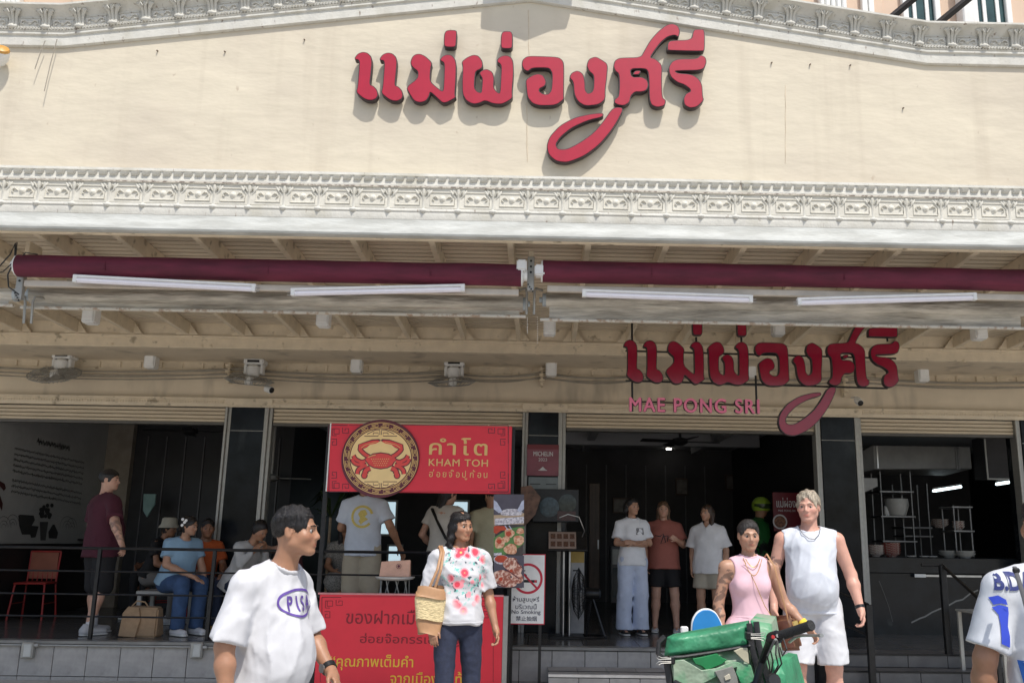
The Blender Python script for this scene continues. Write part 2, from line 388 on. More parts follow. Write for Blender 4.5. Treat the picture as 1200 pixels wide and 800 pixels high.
# thin plaster seams and nail stubs
sm = MB()
for (px_, ya, yb) in [(619, 12, 80), (617, 120, 200), (920, 100, 205)]:
    a, b = at(px_, ya, GW), at(px_ + 1, yb, GW); sm.tube([a + Vector((rng.uniform(-.004, .004), -.001, 0)) * 1 if k in (0, 8) else a.lerp(b, k / 8) + Vector((rng.uniform(-.005, .005), -.001, 0)) for k in range(9)], .0022, 4)
sm.build('plaster_seam', mat('seam_filler', (.62, .535, .41), .9), gab)
sm = MB()
for (a_, b_) in [(185, 60), (264, 61), (357, 47), (904, 74), (949, 76), (996, 77), (1123, 76), (1058, 127)]:
    q = at(a_, b_, GW); sm.tube([q, q + Vector((0, -.02, -.006))], .006, 6)
sm.build('anchor_stub', mat('rusty_stub', (.14, .10, .07), .8), gab)
# lower cornice
H = zt - zc0
prof = [(0, H), (.068, H), (.070, H - .022), (.060, H - .030), (.062, H - .075), (.064, H - .095), (.074, H - .10), (.072, H - .125), (.058, H - .13),
        (.057, H - .30), (.068, H - .305), (.072, H - .325), (.064, H - .335), (.067, H - .36), (.060, .142), (0, .142)]
M_fascia = mat('weathered_fascia', (.55, .56, .53), .7, scale=6, stretch=(.5, 1, 3), col2=(.42, .425, .395), ramp=(.40, .62), bump=.5, bscale=40, bdist=.005)
mo = MB(); mo.sweepx([(0, .1395), (.061, .1395), (.068, .075), (.078, .058), (.083, .015), (.075, 0), (-.0, 0)], [(-7.5, GW - .001, zc0), (7.5, GW - .001, zc0)]); mo.build('lower_fascia', M_fascia, gab)
mo = MB(); mo.sweepx(prof, [(-7.5, GW - .001, zc0), (7.5, GW - .001, zc0)]); mo.build('cornice_moulding', M_stucco, gab)
mo = MB(); mo.box(-7.5, 7.5, GW - .0605, GW - .0565, zc0 + H - .295, zc0 + H - .135); mo.build('cornice_frieze', M_panel, gab)
mo = MB(); mo.box(-7.5, 7.5, GW - .0755, GW - .0735, zc0 + H - .123, zc0 + H - .112); mo.build('stained_strip', M_grime, gab)
# bead row
bm_ = MB(); bm_.add([(-.034, 0, -.018), (.030, 0, -.018), (.042, 0, .016), (-.028, 0, .02), (-.030, -.02, -.014), (.026, -.02, -.014), (.036, -.034, .012), (-.026, -.034, .016)],
        [(0, 1, 2, 3), (4, 7, 6, 5), (0, 4, 5, 1), (1, 5, 6, 2), (2, 6, 7, 3), (3, 7, 4, 0)])
bmesh_bead = bm_.mesh('bead', (0, 0, 0), .006, seg=2, smooth=.5)
for i in range(126): link('bead', bmesh_bead, M_stucco, gab, (-5.35 + i * .0865, GW - .059, zc0 + H - .050))
# leafy bracket
def bracket_mesh(h, d0, d1, name):
    b = MB(); nv = 9
    # shaft with three flutes, flaring at the top, scrolled foot
    for sx in (-.024, 0, .024):
        pts = []
        for k in range(nv):
            t = k / (nv - 1); d = d0 + (d1 - d0) * (t ** 2); fl = 1 + .9 * max(0, t - .55) ** 1.2 * 2
            pts.append((sx * fl * (1.0 + .15 * t), -d - (.006 if sx == 0 else 0), -h + h * t))
        b.tube(pts, [.017, .016, .0145, .014, .014, .015, .017, .019, .012], 8, flat=.9)
    for sx in (-1, 1):
        b.tube([(sx * .02, -d0 - .01, -h * .45), (sx * .048, -d0 - .012 - (d1 - d0) * .4, -h * .22), (sx * .066, -d1 - .0, -h * .06), (sx * .075, -d1 + .004, -h * .16)], [.008, .012, .013, .007], 7)
        b.tube([(sx * .012, -d1 - .012, -h * .30), (sx * .030, -d1 - .018, -h * .12), (sx * .036, -d1 - .02, -h * .22)], [.005, .009, .005], 6)
    b.tube([(-.036, -d0 - .012, -h + .006), (0, -d0 - .03, -h - .004), (.036, -d0 - .012, -h + .006)], [.010, .020, .010], 8)
    b.tube([(0, -d0 - .018, -h + .02), (0, -d0 - .026, -h - .014)], [.014, .008], 7)
    return b.mesh(name, (0, 0, 0), 0, smooth=1.2)
br = bracket_mesh(.19, .044, .056, 'bracket')
xs0 = at(5.5, 230, GW - .03).x; sp = .2845
ros = MB(); ros.lathe([(.001, .016), (.016, .012), (.024, .004), (.03, 0)], (0, 0, 0), 10, (0, -1, 0), cap=False)
for sx in (-1, 1):
    ros.tube([(sx * .034, -.003, 0), (sx * .055, -.010, .018), (sx * .075, -.006, .012), (sx * .082, -.004, -.008), (sx * .066, -.006, -.018)], [.004, .007, .006, .006, .004], 6)
fr_ = [(-.1, -.055), (.1, -.055), (.1, .055), (-.1, .055)]
ros.tube([(x, -.002, z) for x, z in fr_ + fr_[:1]], .005, 5)
ros = ros.mesh('rosette', (0, 0, 0), 0, smooth=1.)
for i in range(-3, 40):
    x = xs0 + i * sp
    if not -6.2 < x < 6.4: continue
    link('bracket', br, M_stucco, gab, (x, GW, zc0 + H - .13))
    link('rosette', ros, M_panel, gab, (x + sp / 2 + .012, GW - .0612, zc0 + H - .215))
# rake cornice
profr = [(0, 0), (.018, 0), (.03, .008), (.032, .075), (.022, .082), (.022, .10), (.04, .108), (.04, .122), (.03, .13), (.042, .142), (.034, .152), (.030, .155), (.035, .27), (.06, .30), (.10, .325), (.125, .335), (.125, .352), (0, .36)]
mo = MB(); mo.sweepx(profr, [(x, GW - .001, z) for x, z in rake]); mo.build('rake_moulding', M_stucco, gab)
br2 = bracket_mesh(.15, .034, .085, 'rake_bracket')
ros2 = MB()
for sx in (-1, 1):
    ros2.tube([(sx * .012, -.003, 0), (sx * .04, -.012, .020), (sx * .066, -.008, .014), (sx * .072, -.005, -.010), (sx * .05, -.008, -.016), (sx * .044, -.008, .0)], [.004, .007, .007, .006, .005, .003], 6)
ros2.lathe([(.001, .016), (.012, .012), (.018, 0)], (0, 0, 0), 8, (0, -1, 0), cap=False)
ros2.tube([(x, -.002, z) for x, z in [(-.09, -.04), (.09, -.04), (.09, .045), (-.09, .045), (-.09, -.04)]], .004, 5)
ros2 = ros2.mesh('rake_rosette', (0, 0, 0), 0, smooth=1.)
def rz(x):
    for (a, za), (b, zb) in zip(rake, rake[1:]):
        if a <= x <= b: return za + (zb - za) * (x - a) / (b - a), (zb - za) / (b - a)
    return rake[0][1], 0
x = at(15, 25, GW - .05).x - 2 * .2775
while x < 6.3:
    z, s = rz(x); link('rake_bracket', br2, M_stucco, gab, (x, GW, z + .318), (0, -math.atan(s) * .4, 0))
    z, s = rz(x + .139); link('rake_rosette', ros2, M_stucco, gab, (x + .139, GW - .037, z + .21), (0, -math.atan(s), 0))
    x += .2775
# rope strips along the rake
rp = MB()
x = -5.5
while x < 5.6:
    z, s = rz(x); rp.tube([(x, GW - .042, z + .148), (x + .016, GW - .046, z + .160 + s * .016)], [.009, .009], 6); x += .026
tag(rp.build('rope_moulding', M_stucco, gab), kind='stuff')
# crest above the apex (casts the scalloped shadow under the ridge)
cr = thing('crest_ornament', 'scalloped white crest plaque standing forward above the gable apex, out of the frame', 'ornament', (pA.x, GW, pA.z + .36))
cz = at(600, 30, GW).z + .55
xa, xb = at(566, 30, GW).x + .13, at(668, 30, GW).x + .12
pl = [(xa, cz + .75), (xa, cz + .02), (xa + (xb - xa) * .12, cz), (xa + (xb - xa) * .25, cz - .01), (xa + (xb - xa) * .42, cz - .06), (xa + (xb - xa) * .53, cz - .09), (xa + (xb - xa) * .7, cz - .03), (xa + (xb - xa) * .85, cz + .02), (xb, cz + .03), (xb, cz + .75)]
MB().prism(pl, GW - .34, GW - .26).build('plaque', M_stucco, cr, .01)
MB().box(pA.x - .12, pA.x + .12, GW - .26, GW + .15, pA.z + .37, cz + .7).build('support', M_stucco, cr, .01)
# ================================================================== CANOPY
can = thing('canopy', 'tan steel canopy with corrugated sheet roof on rafters in front of the dining rooms', 'canopy', (0, 10.6, 3.9))
ZR = at(600, 400, 10.6).z; ZB = at(600, 414, 10.6).z
bmz = MB().box(-9, 8.6, 10.6, 10.69, ZB, ZR + .17).build('beam', M_tan, can, .006)
MB().box(-9, 8.6, 10.57, 10.60, ZR - .03, ZR).build('beam_flange', M_tan, can, .003)
RB = zc0 + .012; RT = RB + .15
rx0 = at(133, 283, 7.2).x; rsp = (at(1055, 291, 7.2).x - rx0) / 10
rm = MB(); _dz = ZR - RB; rm.add([(sx * .026, y, z + (_dz if y > 8 else 0)) for y in (7.158, 10.6) for z in (0, .15) for sx in (-1, 1)], [(0, 1, 3, 2), (4, 6, 7, 5), (0, 4, 5, 1), (2, 3, 7, 6), (0, 2, 6, 4), (1, 5, 7, 3)]); rm = rm.mesh('rafter', (0, 0, 0), .004)
gus = MB(); gus.prism([(.027, .0), (.13, .0), (.027, .14)], 10.53, 10.565); gus.prism([(-.027, .0), (-.13, .0), (-.027, .14)], 10.53, 10.565); gus = gus.mesh('gusset', (0, 0, 0))
for i in range(-9, 19):
    x = rx0 + i * rsp
    if not -8.5 < x < 8.3: continue
    link('rafter', rm, M_tan, can, (x, 0, RB)); link('gusset', gus, M_tan, can, (x, 0, ZR + .002))
pr = []; y = 7.12
while y < 10.6: pr += [(y, .0), (y + .075, .0), (y + .078, .05), (y + .100, .05), (y + .103, 0)]; y += .103
mo = MB(); vs = [(xx, yy, RT + .002 + hh + (ZR - RB) * (yy - 7.1) / 3.5) for xx in (-9, 8.6) for yy, hh in pr]; n = len(pr)
mo.add(vs, [(k, k + 1, k + 1 + n, k + n) for k in range(n - 1)]); mo.build('roof_sheet', M_tanroof, can, smooth=.2)
MB().box(-9, 8.6, 7.1, 10.9, RT + .06, RT + .10).build('roof_deck', M_tanroof, can)
MB().box(-9, 8.6, 7.104, 7.155, zc0 - .008, RT + .04).build('front_rail', M_tan, can, .004)
bolt = MB().lathe([(.022, 0), (.022, .006), (.012, .007), (.012, .016), (.001, .018)], (0, 0, 0), 8, (0, -1, 0)).mesh('bolt', (0, 0, 0))
for q in (31, 131, 236, 247, 331, 432, 532, 630, 729, 1130, -60, 1230): link('bolt', bolt, M_tan, can, at(q, 401 + q * .0195, 10.6) + Vector((0, 0, 0)))
# ================================================================== AWNING ROLLS
M_maroon = mat('maroon_awning_fabric', (.105, .010, .028), .75, var=.3, scale=5, stretch=(.4, 2, 2), bump=.35, bscale=14, bdist=.01)
M_greyf = mat('grey_vinyl_roll', (.50, .465, .40), .34, var=.35, scale=4, stretch=(.5, 3, 3), bump=1., bscale=7, bdist=.03)
M_alu = mat('worn_white_aluminium', (.58, .55, .48), .5, var=.2, scale=20, col2=(.38, .28, .2), ramp=(.38, .5))
def roll_mesh(x0, x1, y, z, r, sag=0, nx=50, seg=18, wob=0.004, seed=0):
    m = MB(); pts = []; vs = []; fs = []
    for i in range(nx + 1):
        x = x0 + (x1 - x0) * i / nx; t = i / nx
        for k in range(seg):
            a = 2 * math.pi * k / seg
            rr = r + wob * mnoise.noise((x * 2.2 + seed, math.cos(a) * 1.2, math.sin(a) * 1.2)) * 2
            vs.append((x, y + math.cos(a) * rr, z + math.sin(a) * rr - sag * 4 * t * (1 - t)))
    for i in range(nx):
        for k in range(seg):
            k2 = (k + 1) % seg; fs.append((i * seg + k, i * seg + k2, (i + 1) * seg + k2, (i + 1) * seg + k))
    fs += [tuple(range(seg)), tuple(reversed(range(nx * seg, nx * seg + seg)))]
    return m.add(vs, fs)
AY = 7.36
def awning(px0, px1, yc0, yc1, label):
    a, b = at(px0, yc0, AY), at(px1, yc1, AY); z = (a.z + b.z) / 2
    t = thing('awning_roll', label, 'awning', ((a.x + b.x) / 2, AY, z - .1))
    roll_mesh(a.x, b.x, AY, z, .094, seed=px0, wob=.003).build('fabric', M_maroon, t, smooth=1)
    for x, s in ((a.x, -1), (b.x, 1)):
        MB().lathe([(.094, 0), (.094, .01), (.05, .02), (.05, .05)], (x + s * .001, AY, z), 16, (s, 0, 0)).build('end_cap', M_plastic, t)
    MB().box(a.x + .04, b.x - .02, AY + .03, AY + .075, z - .165, z - .112).build('front_bar', mat('cream_awning_bar', (.52, .47, .40), .5, var=.1), t, .004)
    f = MB()
    for k in range(3):
        x = a.x + (b.x - a.x) * (.18 + .32 * k); f.box(x, x + .004, AY - .097, AY - .08, z - .05, z + .02)
    f.build('seam', M_maroon, t)
    return t, a.x, b.x, z
aw1 = awning(22, 611, 315, 319, 'maroon rolled awning on the left under the white cornice')
aw2 = awning(636, 1330, 321, 328, 'maroon rolled awning on the right under the white cornice')
GY = 7.72
def grey_roll(px0, px1, yc, r, label, droop):
    a, b = at(px0, yc, GY), at(px1, yc + (px1 - px0) * .02, GY); z = (a.z + b.z) / 2
    t = thing('vinyl_roll_blind', label, 'roll blind', ((a.x + b.x) / 2, GY, z - .1))
    roll_mesh(a.x, b.x, GY, z, r, wob=.011, seed=px0 + 9).build('rolled_vinyl', M_greyf, t, smooth=1)
    # hanging flap down to the bottom bar
    zb = z - r - droop; nx, vs, fs = 60, [], []
    for i in range(nx + 1):
        x = a.x + .03 + (b.x - a.x - .06) * i / nx
        for k in range(5):
            u = k / 4; vs.append((x, GY - r * .45 - .004 - .006 * mnoise.noise((x * 3, u * 2, px0)), z - r * .9 + (zb - z + r * .9) * u))
    for i in range(nx):
        for k in range(4): fs.append((i * 5 + k, i * 5 + k + 1, i * 5 + k + 6, i * 5 + k + 5))
    MB().add(vs, fs).build('flap', M_greyf, t, smooth=1)
    MB().box(a.x - .05, b.x + .03, GY - r * .75 - .022, GY - r * .75 + .012, zb - .012, zb + .012).build('bottom_bar', M_alu, t, .004)
    for x, s in ((a.x, -1), (b.x, 1)): MB().lathe([(.06, 0), (.06, .03), (.025, .035), (.025, .06)], (x, GY, z), 14, (s, 0, 0)).build('end_cap', mat('pale_blue_cap', (.42, .47, .5), .5), t)
    return t
grey_roll(38, 613, 345, .075, 'grey rolled vinyl blind below the left maroon awning', .055)
grey_roll(640, 1196, 351, .075, 'grey rolled vinyl blind below the right maroon awning', .12)
grey_roll(-260, 18, 340, .06, 'short end of a grey rolled vinyl blind at the left edge', .05)
# carriers between the awnings
def carrier(px, py, label, boxes):
    c = at(px, py, 7.5); t = thing('awning_bracket', label, 'bracket', c)
    MB().box(c.x - .03, c.x + .03, 7.42, 7.47, c.z - .10, c.z + .20).build('plate', M_frame, t, .004)
    MB().box(c.x - .02, c.x + .02, 7.46, 7.66, c.z + .16, RB + .02).build('hanger', M_tan, t, .004)
    for s in (-1, 1):
        m = MB(); m.tube([(c.x + s * .10, 7.70, c.z - .02), (c.x + s * .045, 7.6, c.z - .03), (c.x + s * .032, 7.6, c.z - .08), (c.x + s * .032, 7.62, c.z - .26)], .011, 6)
        m.build('hook', M_frame, t)
        MB().box(c.x + s * .075 - .042, c.x + s * .075 + .042, 7.26, 7.36, c.z + .01 - s * .02, c.z + .105 - s * .02).build('gear_box', M_plastic, t, .012, seg=2) if boxes else None
    m = MB()
    for i in range(4): m.tube([(c.x - .02 + .013 * i, 7.415, c.z - .05 - .02 * i), (c.x - .02 + .013 * i, 7.41, c.z - .05 - .02 * i)], .007, 6)
    for i in range(3): m.lathe([(.010, 0), (.010, .004)], (c.x, 7.42, c.z + .16 - i * .05), 8, (0, -1, 0))
    m.build('bolt', M_blackm, t)
    return t, c
carrier(622, 330, 'white awning bracket with gear boxes where the two maroon awnings meet', True)
carrier(28, 340, 'white awning bracket at the left end of the left maroon awning', False)
# pull chains at the centre
m = MB()
for px_, y0, y1 in [(618, 372, 390), (630, 372, 402)]:
    a = at(px_, y0, 7.75); b = at(px_, y1, 7.75)
    for k in range(12): q = a.lerp(b, k / 11); m.lathe([(.002, 0), (.004, .004), (.002, .008)], q, 5)
tag(m.build('pull_chain', M_plastic), 'thin beaded pull chains hanging at the joint of the two blinds', 'chain')
# ================================================================== TUBE LIGHTS
M_lamp = mat('lamp_diffuser', (.83, .80, .84), .35, var=.02, scale=20)
def tube_light(p0, p1, label, capend, Yl=7.30):
    a, b = at(*p0, Yl), at(*p1, Yl + .02); t = thing('tube_light', label, 'strip light', (a + b) / 2, group='strip lights under the awnings')
    d = (b - a).normalized(); R = d.to_track_quat('X', 'Z').to_matrix(); c = (a + b) / 2; L = (b - a).length
    MB().cbox(c + R @ Vector((0, .0, .032)), (L, .05, .022), R).build('housing', M_plastic, t, .004)
    MB().cbox(c, (L - .05, .042, .040), R).build('diffuser', M_lamp, t, .010, seg=2)
    for s in (-1, 1): MB().cbox(c + R @ Vector((s * (L / 2 - .018), 0, .004)), (.034, .048, .052), R).build('end_cap', M_plastic, t, .004)
    e = a if capend < 0 else b
    m = MB()
    for z in (-.012, .012): m.tube([e + R @ Vector((capend * .0, 0, z)), e + R @ Vector((capend * .03, 0, z))], .005, 6)
    m.build('pin', M_steel, t)
tube_light((86, 328), (300, 339), 'white strip light sloping down to the right at the far left', 1)
tube_light((341, 344), (545, 339), 'white strip light just left of the middle awning bracket', -1)
tube_light((682, 345), (882, 352), 'white strip light just right of the middle awning bracket', 1)
tube_light((934, 355), (1144, 349), 'white strip light at the far right above the hanging sign', -1)
# ================================================================== UPPER BUILDING
up = thing('apartment_building', 'peach apartment block with white framed windows rising behind the gable', 'building', (0, 12.6, 4))
UY = 13.0
MB().box(-16, 18, UY, UY + .3, 4.1, 15).build('wall', M_peach, up)
def upwin(px0, px1, pyb, hw=1.3, hasframe=True, panes=3):
    a, b = at(px0, pyb, UY), at(px1, pyb, UY); z0 = a.z - .3; z1 = z0 + 1.75
    f = MB()
    for (q0, q1, r0, r1) in [(a.x, b.x, z1 - .08, z1), (a.x, b.x, z0, z0 + .08), (a.x, a.x + .09, z0, z1), (b.x - .09, b.x, z0, z1)]: f.box(q0, q1, UY - .10, UY - .002, r0, r1)
    w = f.build('window', M_whitep, up, .01)
    MB().box(a.x + .08, b.x - .08, UY - .03, UY - .015, z0 + .06, z1 - .06).build('pane', M_glassd, w)
    for k in range(1, panes):
        x = a.x + (b.x - a.x) * k / panes; MB().box(x - .03, x + .03, UY - .06, UY - .031, z0 + .07, z1 - .07).build('mullion', M_whitep, w, .004)
upwin(1138, 1184, 30); upwin(1056, 1100, 22); upwin(118, 172, 6, panes=4); upwin(1008, 1022, 10, panes=1)
for x0, x1 in ((0, 28), (958, 990)):
    a, b = at(x0, 10, UY), at(x1, 10, UY)
    for k in range(5):
        x = a.x + (b.x - a.x) * k / 5; MB().box(x, x + (b.x - a.x) / 5.6, UY - .14, UY - .001, a.z - 1, a.z + 3).build('pilaster_rib', M_whitep, up, .02)
a = at(100, 8, UY - .4)
MB().box(at(104, 8, UY).x, at(120, 8, UY).x, UY - .5, UY - .001, a.z - 1, a.z + 3).build('pier', M_peach, up, .02)
a = at(1126, 14, UY); MB().box(a.x - .09, a.x + .09, UY - .25, UY - .001, a.z - 1, a.z + 3).build('pilaster_rib', M_whitep, up, .02)
a = at(1026, 14, UY); MB().box(a.x - .12, a.x + .12, UY - .02, UY - .001, a.z - 1, a.z + 3).build('pier', M_peach, up, .02)
for p0, p1 in (((1038, 14), (1062, -6)), ((1094, 22), (1126, -4))):
    a, b = at(*p0, 11.6), at(*p1, 11.6)
    e = (b - a) * .5
    MB().tube([a - (b - a) * .4 + Vector((0, .6, 0)), b + (b - a) * 3 + Vector((0, .6, 0))], .055, 4).build('awning_arm', M_blackm, up)
# floodlight at the left edge and loose wires
fl = thing('floodlight', 'small orange and white floodlight fixed to the gable at the left edge', 'floodlight', at(-2, 65, GW - .1))
c = at(-3, 66, GW - .09)
MB().lathe([(.03, 0), (.055, .05), (.06, .12), (.055, .13)], c + Vector((0, .06, -.04)), 14, (.35, -.6, .5)).build('housing', M_plastic, fl)
MB().lathe([(.058, 0), (.05, .02), (.01, .03)], c + Vector((0, .06, -.04)) + Vector((.35, -.6, .5)).normalized() * .131, 14, (.35, -.6, .5)).build('lens', mat('amber_lens', (.55, .28, .06), .3), fl)
MB().tube([c + Vector((0, .08, 0)), c + Vector((-.1, .09, 0))], .012).build('arm', M_plastic, fl)
m = MB()
q = lambda x, y, Y=GW - .06: at(x, y, Y)
m.tube([q(47, 20), q(52, 11), q(60, 8), q(68, 6), q(74, 9)], .006, 5); m.tube([q(50, 18), q(56, 9), q(66, 7)], .005, 5)
m.tube([q(53, 48), q(46, 66), q(41, 81)], .004, 5); m.tube([q(67, 46), q(59, 76), q(52, 107)], .004, 5)
tag(m.build('loose_wire', M_gcable), 'loose grey wires dangling over the cornice at the upper left', 'wire')
m = MB(); q = lambda x, y: at(x, y, 7.3)
m.tube([q(-4, 316), q(12, 298), q(18, 285), q(17, 305), q(9, 322), q(10, 336), q(22, 345)], .006, 5)
m.tube([q(20, 284), q(18, 305), q(4, 318), q(-8, 322)], .005, 5); m.tube([q(44, 298), q(30, 296), q(22, 305)], .005, 5)
m.tube([q(0, 268), q(8, 262), q(16, 266)], .018, 5)
tag(m.build('loose_wire', M_cable), 'black wires looping around the left awning bracket', 'wire')
# ================================================================== LOGO LETTERS (traced strokes, zoom px -> photo px)
def z2(p, s, ox, oy): return [(x / s + ox, y / s + oy) for x, y in p]
A_ = (7.273, 410, 25); B_ = (7.273, 530, 25); C_ = (4.57, 630, 25); D_ = (7.27, 700, 25)
L1 = [(45, 312), (70, 280), (110, 265), (150, 273), (180, 303), (188, 345), (180, 440), (168, 545), (200, 555), (230, 588), (240, 630), (225, 660), (190, 675), (150, 673), (112, 655), (55, 608), (68, 560), (76, 460), (84, 350), (72, 330), (46, 328)]
GL = [
 ('ae', A_, L1), ('ae', A_, [(x + 213, y + 6) for x, y in L1]),
 ('mo_ma', A_, [(520, 345), (535, 305), (562, 285), (600, 282), (640, 300), (690, 345), (698, 370), (688, 400), (681, 515), (740, 568), (796, 608), (803, 520), (808, 365), (790, 345), (767, 335), (790, 303), (825, 287), (868, 293), (898, 330), (906, 380), (901, 520), (893, 630), (905, 652), (800, 706), (740, 650), (684, 600), (675, 640), (650, 680), (600, 695), (550, 682), (512, 625), (480, 566), (580, 490), (583, 430), (545, 402), (522, 375)]),
 ('mai_ek', A_, [(806, 110), (828, 80), (907, 80), (910, 115), (903, 212), (888, 222), (830, 222), (803, 212)]),
 ('pho_phueng', B_, [(82, 348), (130, 310), (180, 290), (222, 298), (252, 338), (260, 378), (248, 405), (200, 428), (192, 470), (186, 570), (210, 603), (248, 616), (255, 560), (258, 490), (242, 465), (230, 443), (262, 418), (298, 412), (340, 435), (356, 485), (350, 570), (380, 608), (408, 620), (415, 500), (420, 385), (404, 360), (383, 350), (388, 325), (420, 300), (460, 293), (498, 308), (518, 345), (521, 450), (508, 600), (513, 655), (472, 685), (420, 708), (350, 705), (280, 675), (230, 700), (180, 708), (120, 680), (88, 620), (86, 500), (92, 385)]),
 ('mai_ek', B_, [(418, 115), (440, 88), (513, 92), (512, 220), (498, 235), (440, 235), (415, 225)]),
 ('o_ang', B_, [(594, 375), (600, 335), (632, 306), (680, 300), (900, 308), (938, 335), (951, 372), (948, 640), (951, 668), (880, 718), (740, 720), (682, 700), (642, 650), (632, 560), (627, 502), (680, 466), (730, 450), (775, 465), (800, 518), (788, 555), (742, 575), (738, 600), (775, 626), (820, 626), (848, 590), (855, 450), (830, 405), (790, 398), (680, 400), (645, 430), (612, 414)]),
 ('ngo_ngu', C_, [(170, 302), (185, 277), (215, 266), (243, 284), (253, 328), (253, 370), (270, 392), (300, 376), (303, 290), (277, 270), (263, 240), (275, 205), (310, 191), (345, 210), (375, 232), (370, 300), (361, 370), (362, 420), (325, 448), (255, 455), (215, 430), (196, 390), (192, 325)]),
 ('so_sala', D_, [(138, 385), (150, 340), (190, 315), (370, 312), (400, 258), (450, 170), (520, 90), (590, 35), (640, 23), (688, 45), (703, 90), (690, 138), (660, 118), (600, 132), (540, 180), (480, 258), (447, 315), (490, 322), (551, 375), (546, 500), (551, 655), (583, 675), (573, 720), (510, 735), (462, 715), (443, 662), (441, 500), (433, 430), (410, 405), (278, 405), (290, 481), (380, 478), (424, 505), (434, 545), (420, 588), (380, 603), (320, 601), (282, 640), (275, 690), (230, 720), (180, 715), (143, 695), (150, 667), (182, 645), (190, 560), (186, 450), (152, 425)]),
 ('so_sala_bar', D_, [(322, 425), (372, 425), (352, 456), (302, 456)]),
 ('so_sala_tail', C_, [(405, 462), (462, 464), (430, 530), (390, 592), (330, 662), (250, 722), (160, 757), (100, 750), (60, 716), (49, 670), (65, 620), (120, 560), (200, 517), (290, 497), (351, 493), (350, 513), (270, 531), (180, 572), (120, 622), (95, 662), (110, 688), (160, 687), (230, 650), (300, 600), (350, 542)]),
 ('ro_ruea', D_, [(612, 440), (610, 390), (640, 345), (690, 325), (850, 323), (880, 290), (920, 310), (928, 355), (905, 408), (850, 421), (655, 423), (680, 446), (800, 455), (858, 490), (890, 540), (895, 640), (906, 675), (850, 730), (790, 741), (742, 715), (735, 660), (755, 620), (797, 601), (788, 575), (740, 541), (680, 521), (630, 480)]),
 ('sara_ii', D_, [(598, 245), (600, 195), (620, 168), (805, 163), (820, 75), (870, 72), (913, 75), (912, 245), (898, 258), (610, 250)]),
]
FY = GW - .085          # front of the letters
def logo(parent, off, m_face, m_side, thick=.055, sx=1., x0=0.):
    for nm, tr, pts in GL:
        w = [at(x, y, FY) for x, y in z2(pts, *tr)]; p2 = smooth2d([(x0 + (v.x - x0) * sx, v.z) for v in w], 2)
        cx = sum(p[0] for p in p2) / len(p2); cz = sum(p[1] for p in p2) / len(p2); loc = Vector((cx, FY, cz)) + off
        q = [(x - cx, z - cz) for x, z in p2]
        me = curve_mesh([q], thick / 2, .004); me.transform(Matrix.Rotation(math.pi / 2, 4, 'X')); me.transform(Matrix.Translation((0, thick / 2, 0)))
        o = link('letter', me, m_side, parent, loc)
        me = curve_mesh([q], .002, -.0035); me.transform(Matrix.Rotation(math.pi / 2, 4, 'X')); me.transform(Matrix.Translation((0, -.0025, 0)))
        link('letter_face', me, m_face, o, loc)
ls = thing('letter_sign', 'large crimson raised Thai lettering with dark edges on the sunlit cream gable', 'sign', at(620, 90, GW))
logo(ls, Vector((0, 0, 0)), M_letter, M_letterside)
m = MB()
for (x, y) in [(430, 90), (460, 90), (500, 95), (522, 90), (556, 98), (590, 95), (640, 75), (650, 100), (700, 90), (735, 95), (765, 100), (815, 95), (800, 60), (700, 160), (526, 48), (594, 50)]:
    a = at(x, y, FY + .05); m.tube([a, a + Vector((0, .04, 0))], .008, 6)
m.build('standoff', M_blackm, ls)
# hanging sign
HY = 9.1
M_letter2 = mat('shaded_crimson_sign_face', (.26, .005, .028), .22, var=.05, scale=8, coat=.2)  # gable sign crimson, darkened in its colour for the shade under the canopy
M_letter3 = mat('bounce_lit_sign_face', (.72, .15, .25), .3, var=.06, scale=6, coat=.1)  # same sign paint, its colour paled to pink for reflected sunlight
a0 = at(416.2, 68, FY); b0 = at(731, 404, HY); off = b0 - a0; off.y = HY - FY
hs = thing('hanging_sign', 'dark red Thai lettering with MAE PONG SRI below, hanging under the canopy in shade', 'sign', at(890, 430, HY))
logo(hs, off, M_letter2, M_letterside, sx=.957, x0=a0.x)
fr = MB(); hy = HY + .06
def hp(x, y): return at(x, y, hy)
zt_ = RB + .02
for x, y0, y1 in [(741, None, 482), (887, 440, 484), (816, 395, 408), (869, 395, 408), (1040, None, 400)]:
    b = hp(x, y1); a = Vector((b.x, hy, zt_)) if y0 is None else Vector((b.x, hy, hp(x, y0).z)); fr.tube([a, b], .011, 6)
fr.tube([hp(733, 411), hp(1050, 420)], .010, 6); fr.tube([hp(733, 446), hp(1040, 455)], .010, 6); fr.tube([hp(738, 470), hp(890, 475)], .008, 6)
fr.tube([hp(1040, 397), hp(1030, 385)], .01, 6)
fr.build('rod_frame', M_blackm, hs)
x0, x1 = at(737, 470, HY).x, at(889, 470, HY).x; z0, z1 = at(813, 484, HY).z, at(813, 467, HY).z
for ex, off_, mm, yy, nm in ((.03, .018, M_letterside, HY + .0, 'lettering_edge'), (.006, .008, M_letter3, HY - .031, 'lettering')):
    me_o = fit_text('MAE PONG SRI', mm, hs, x0, x1, z0, z1, yy, nm, extrude=ex, bold=.024 if nm == 'lettering' else .052, spacing=1.16)

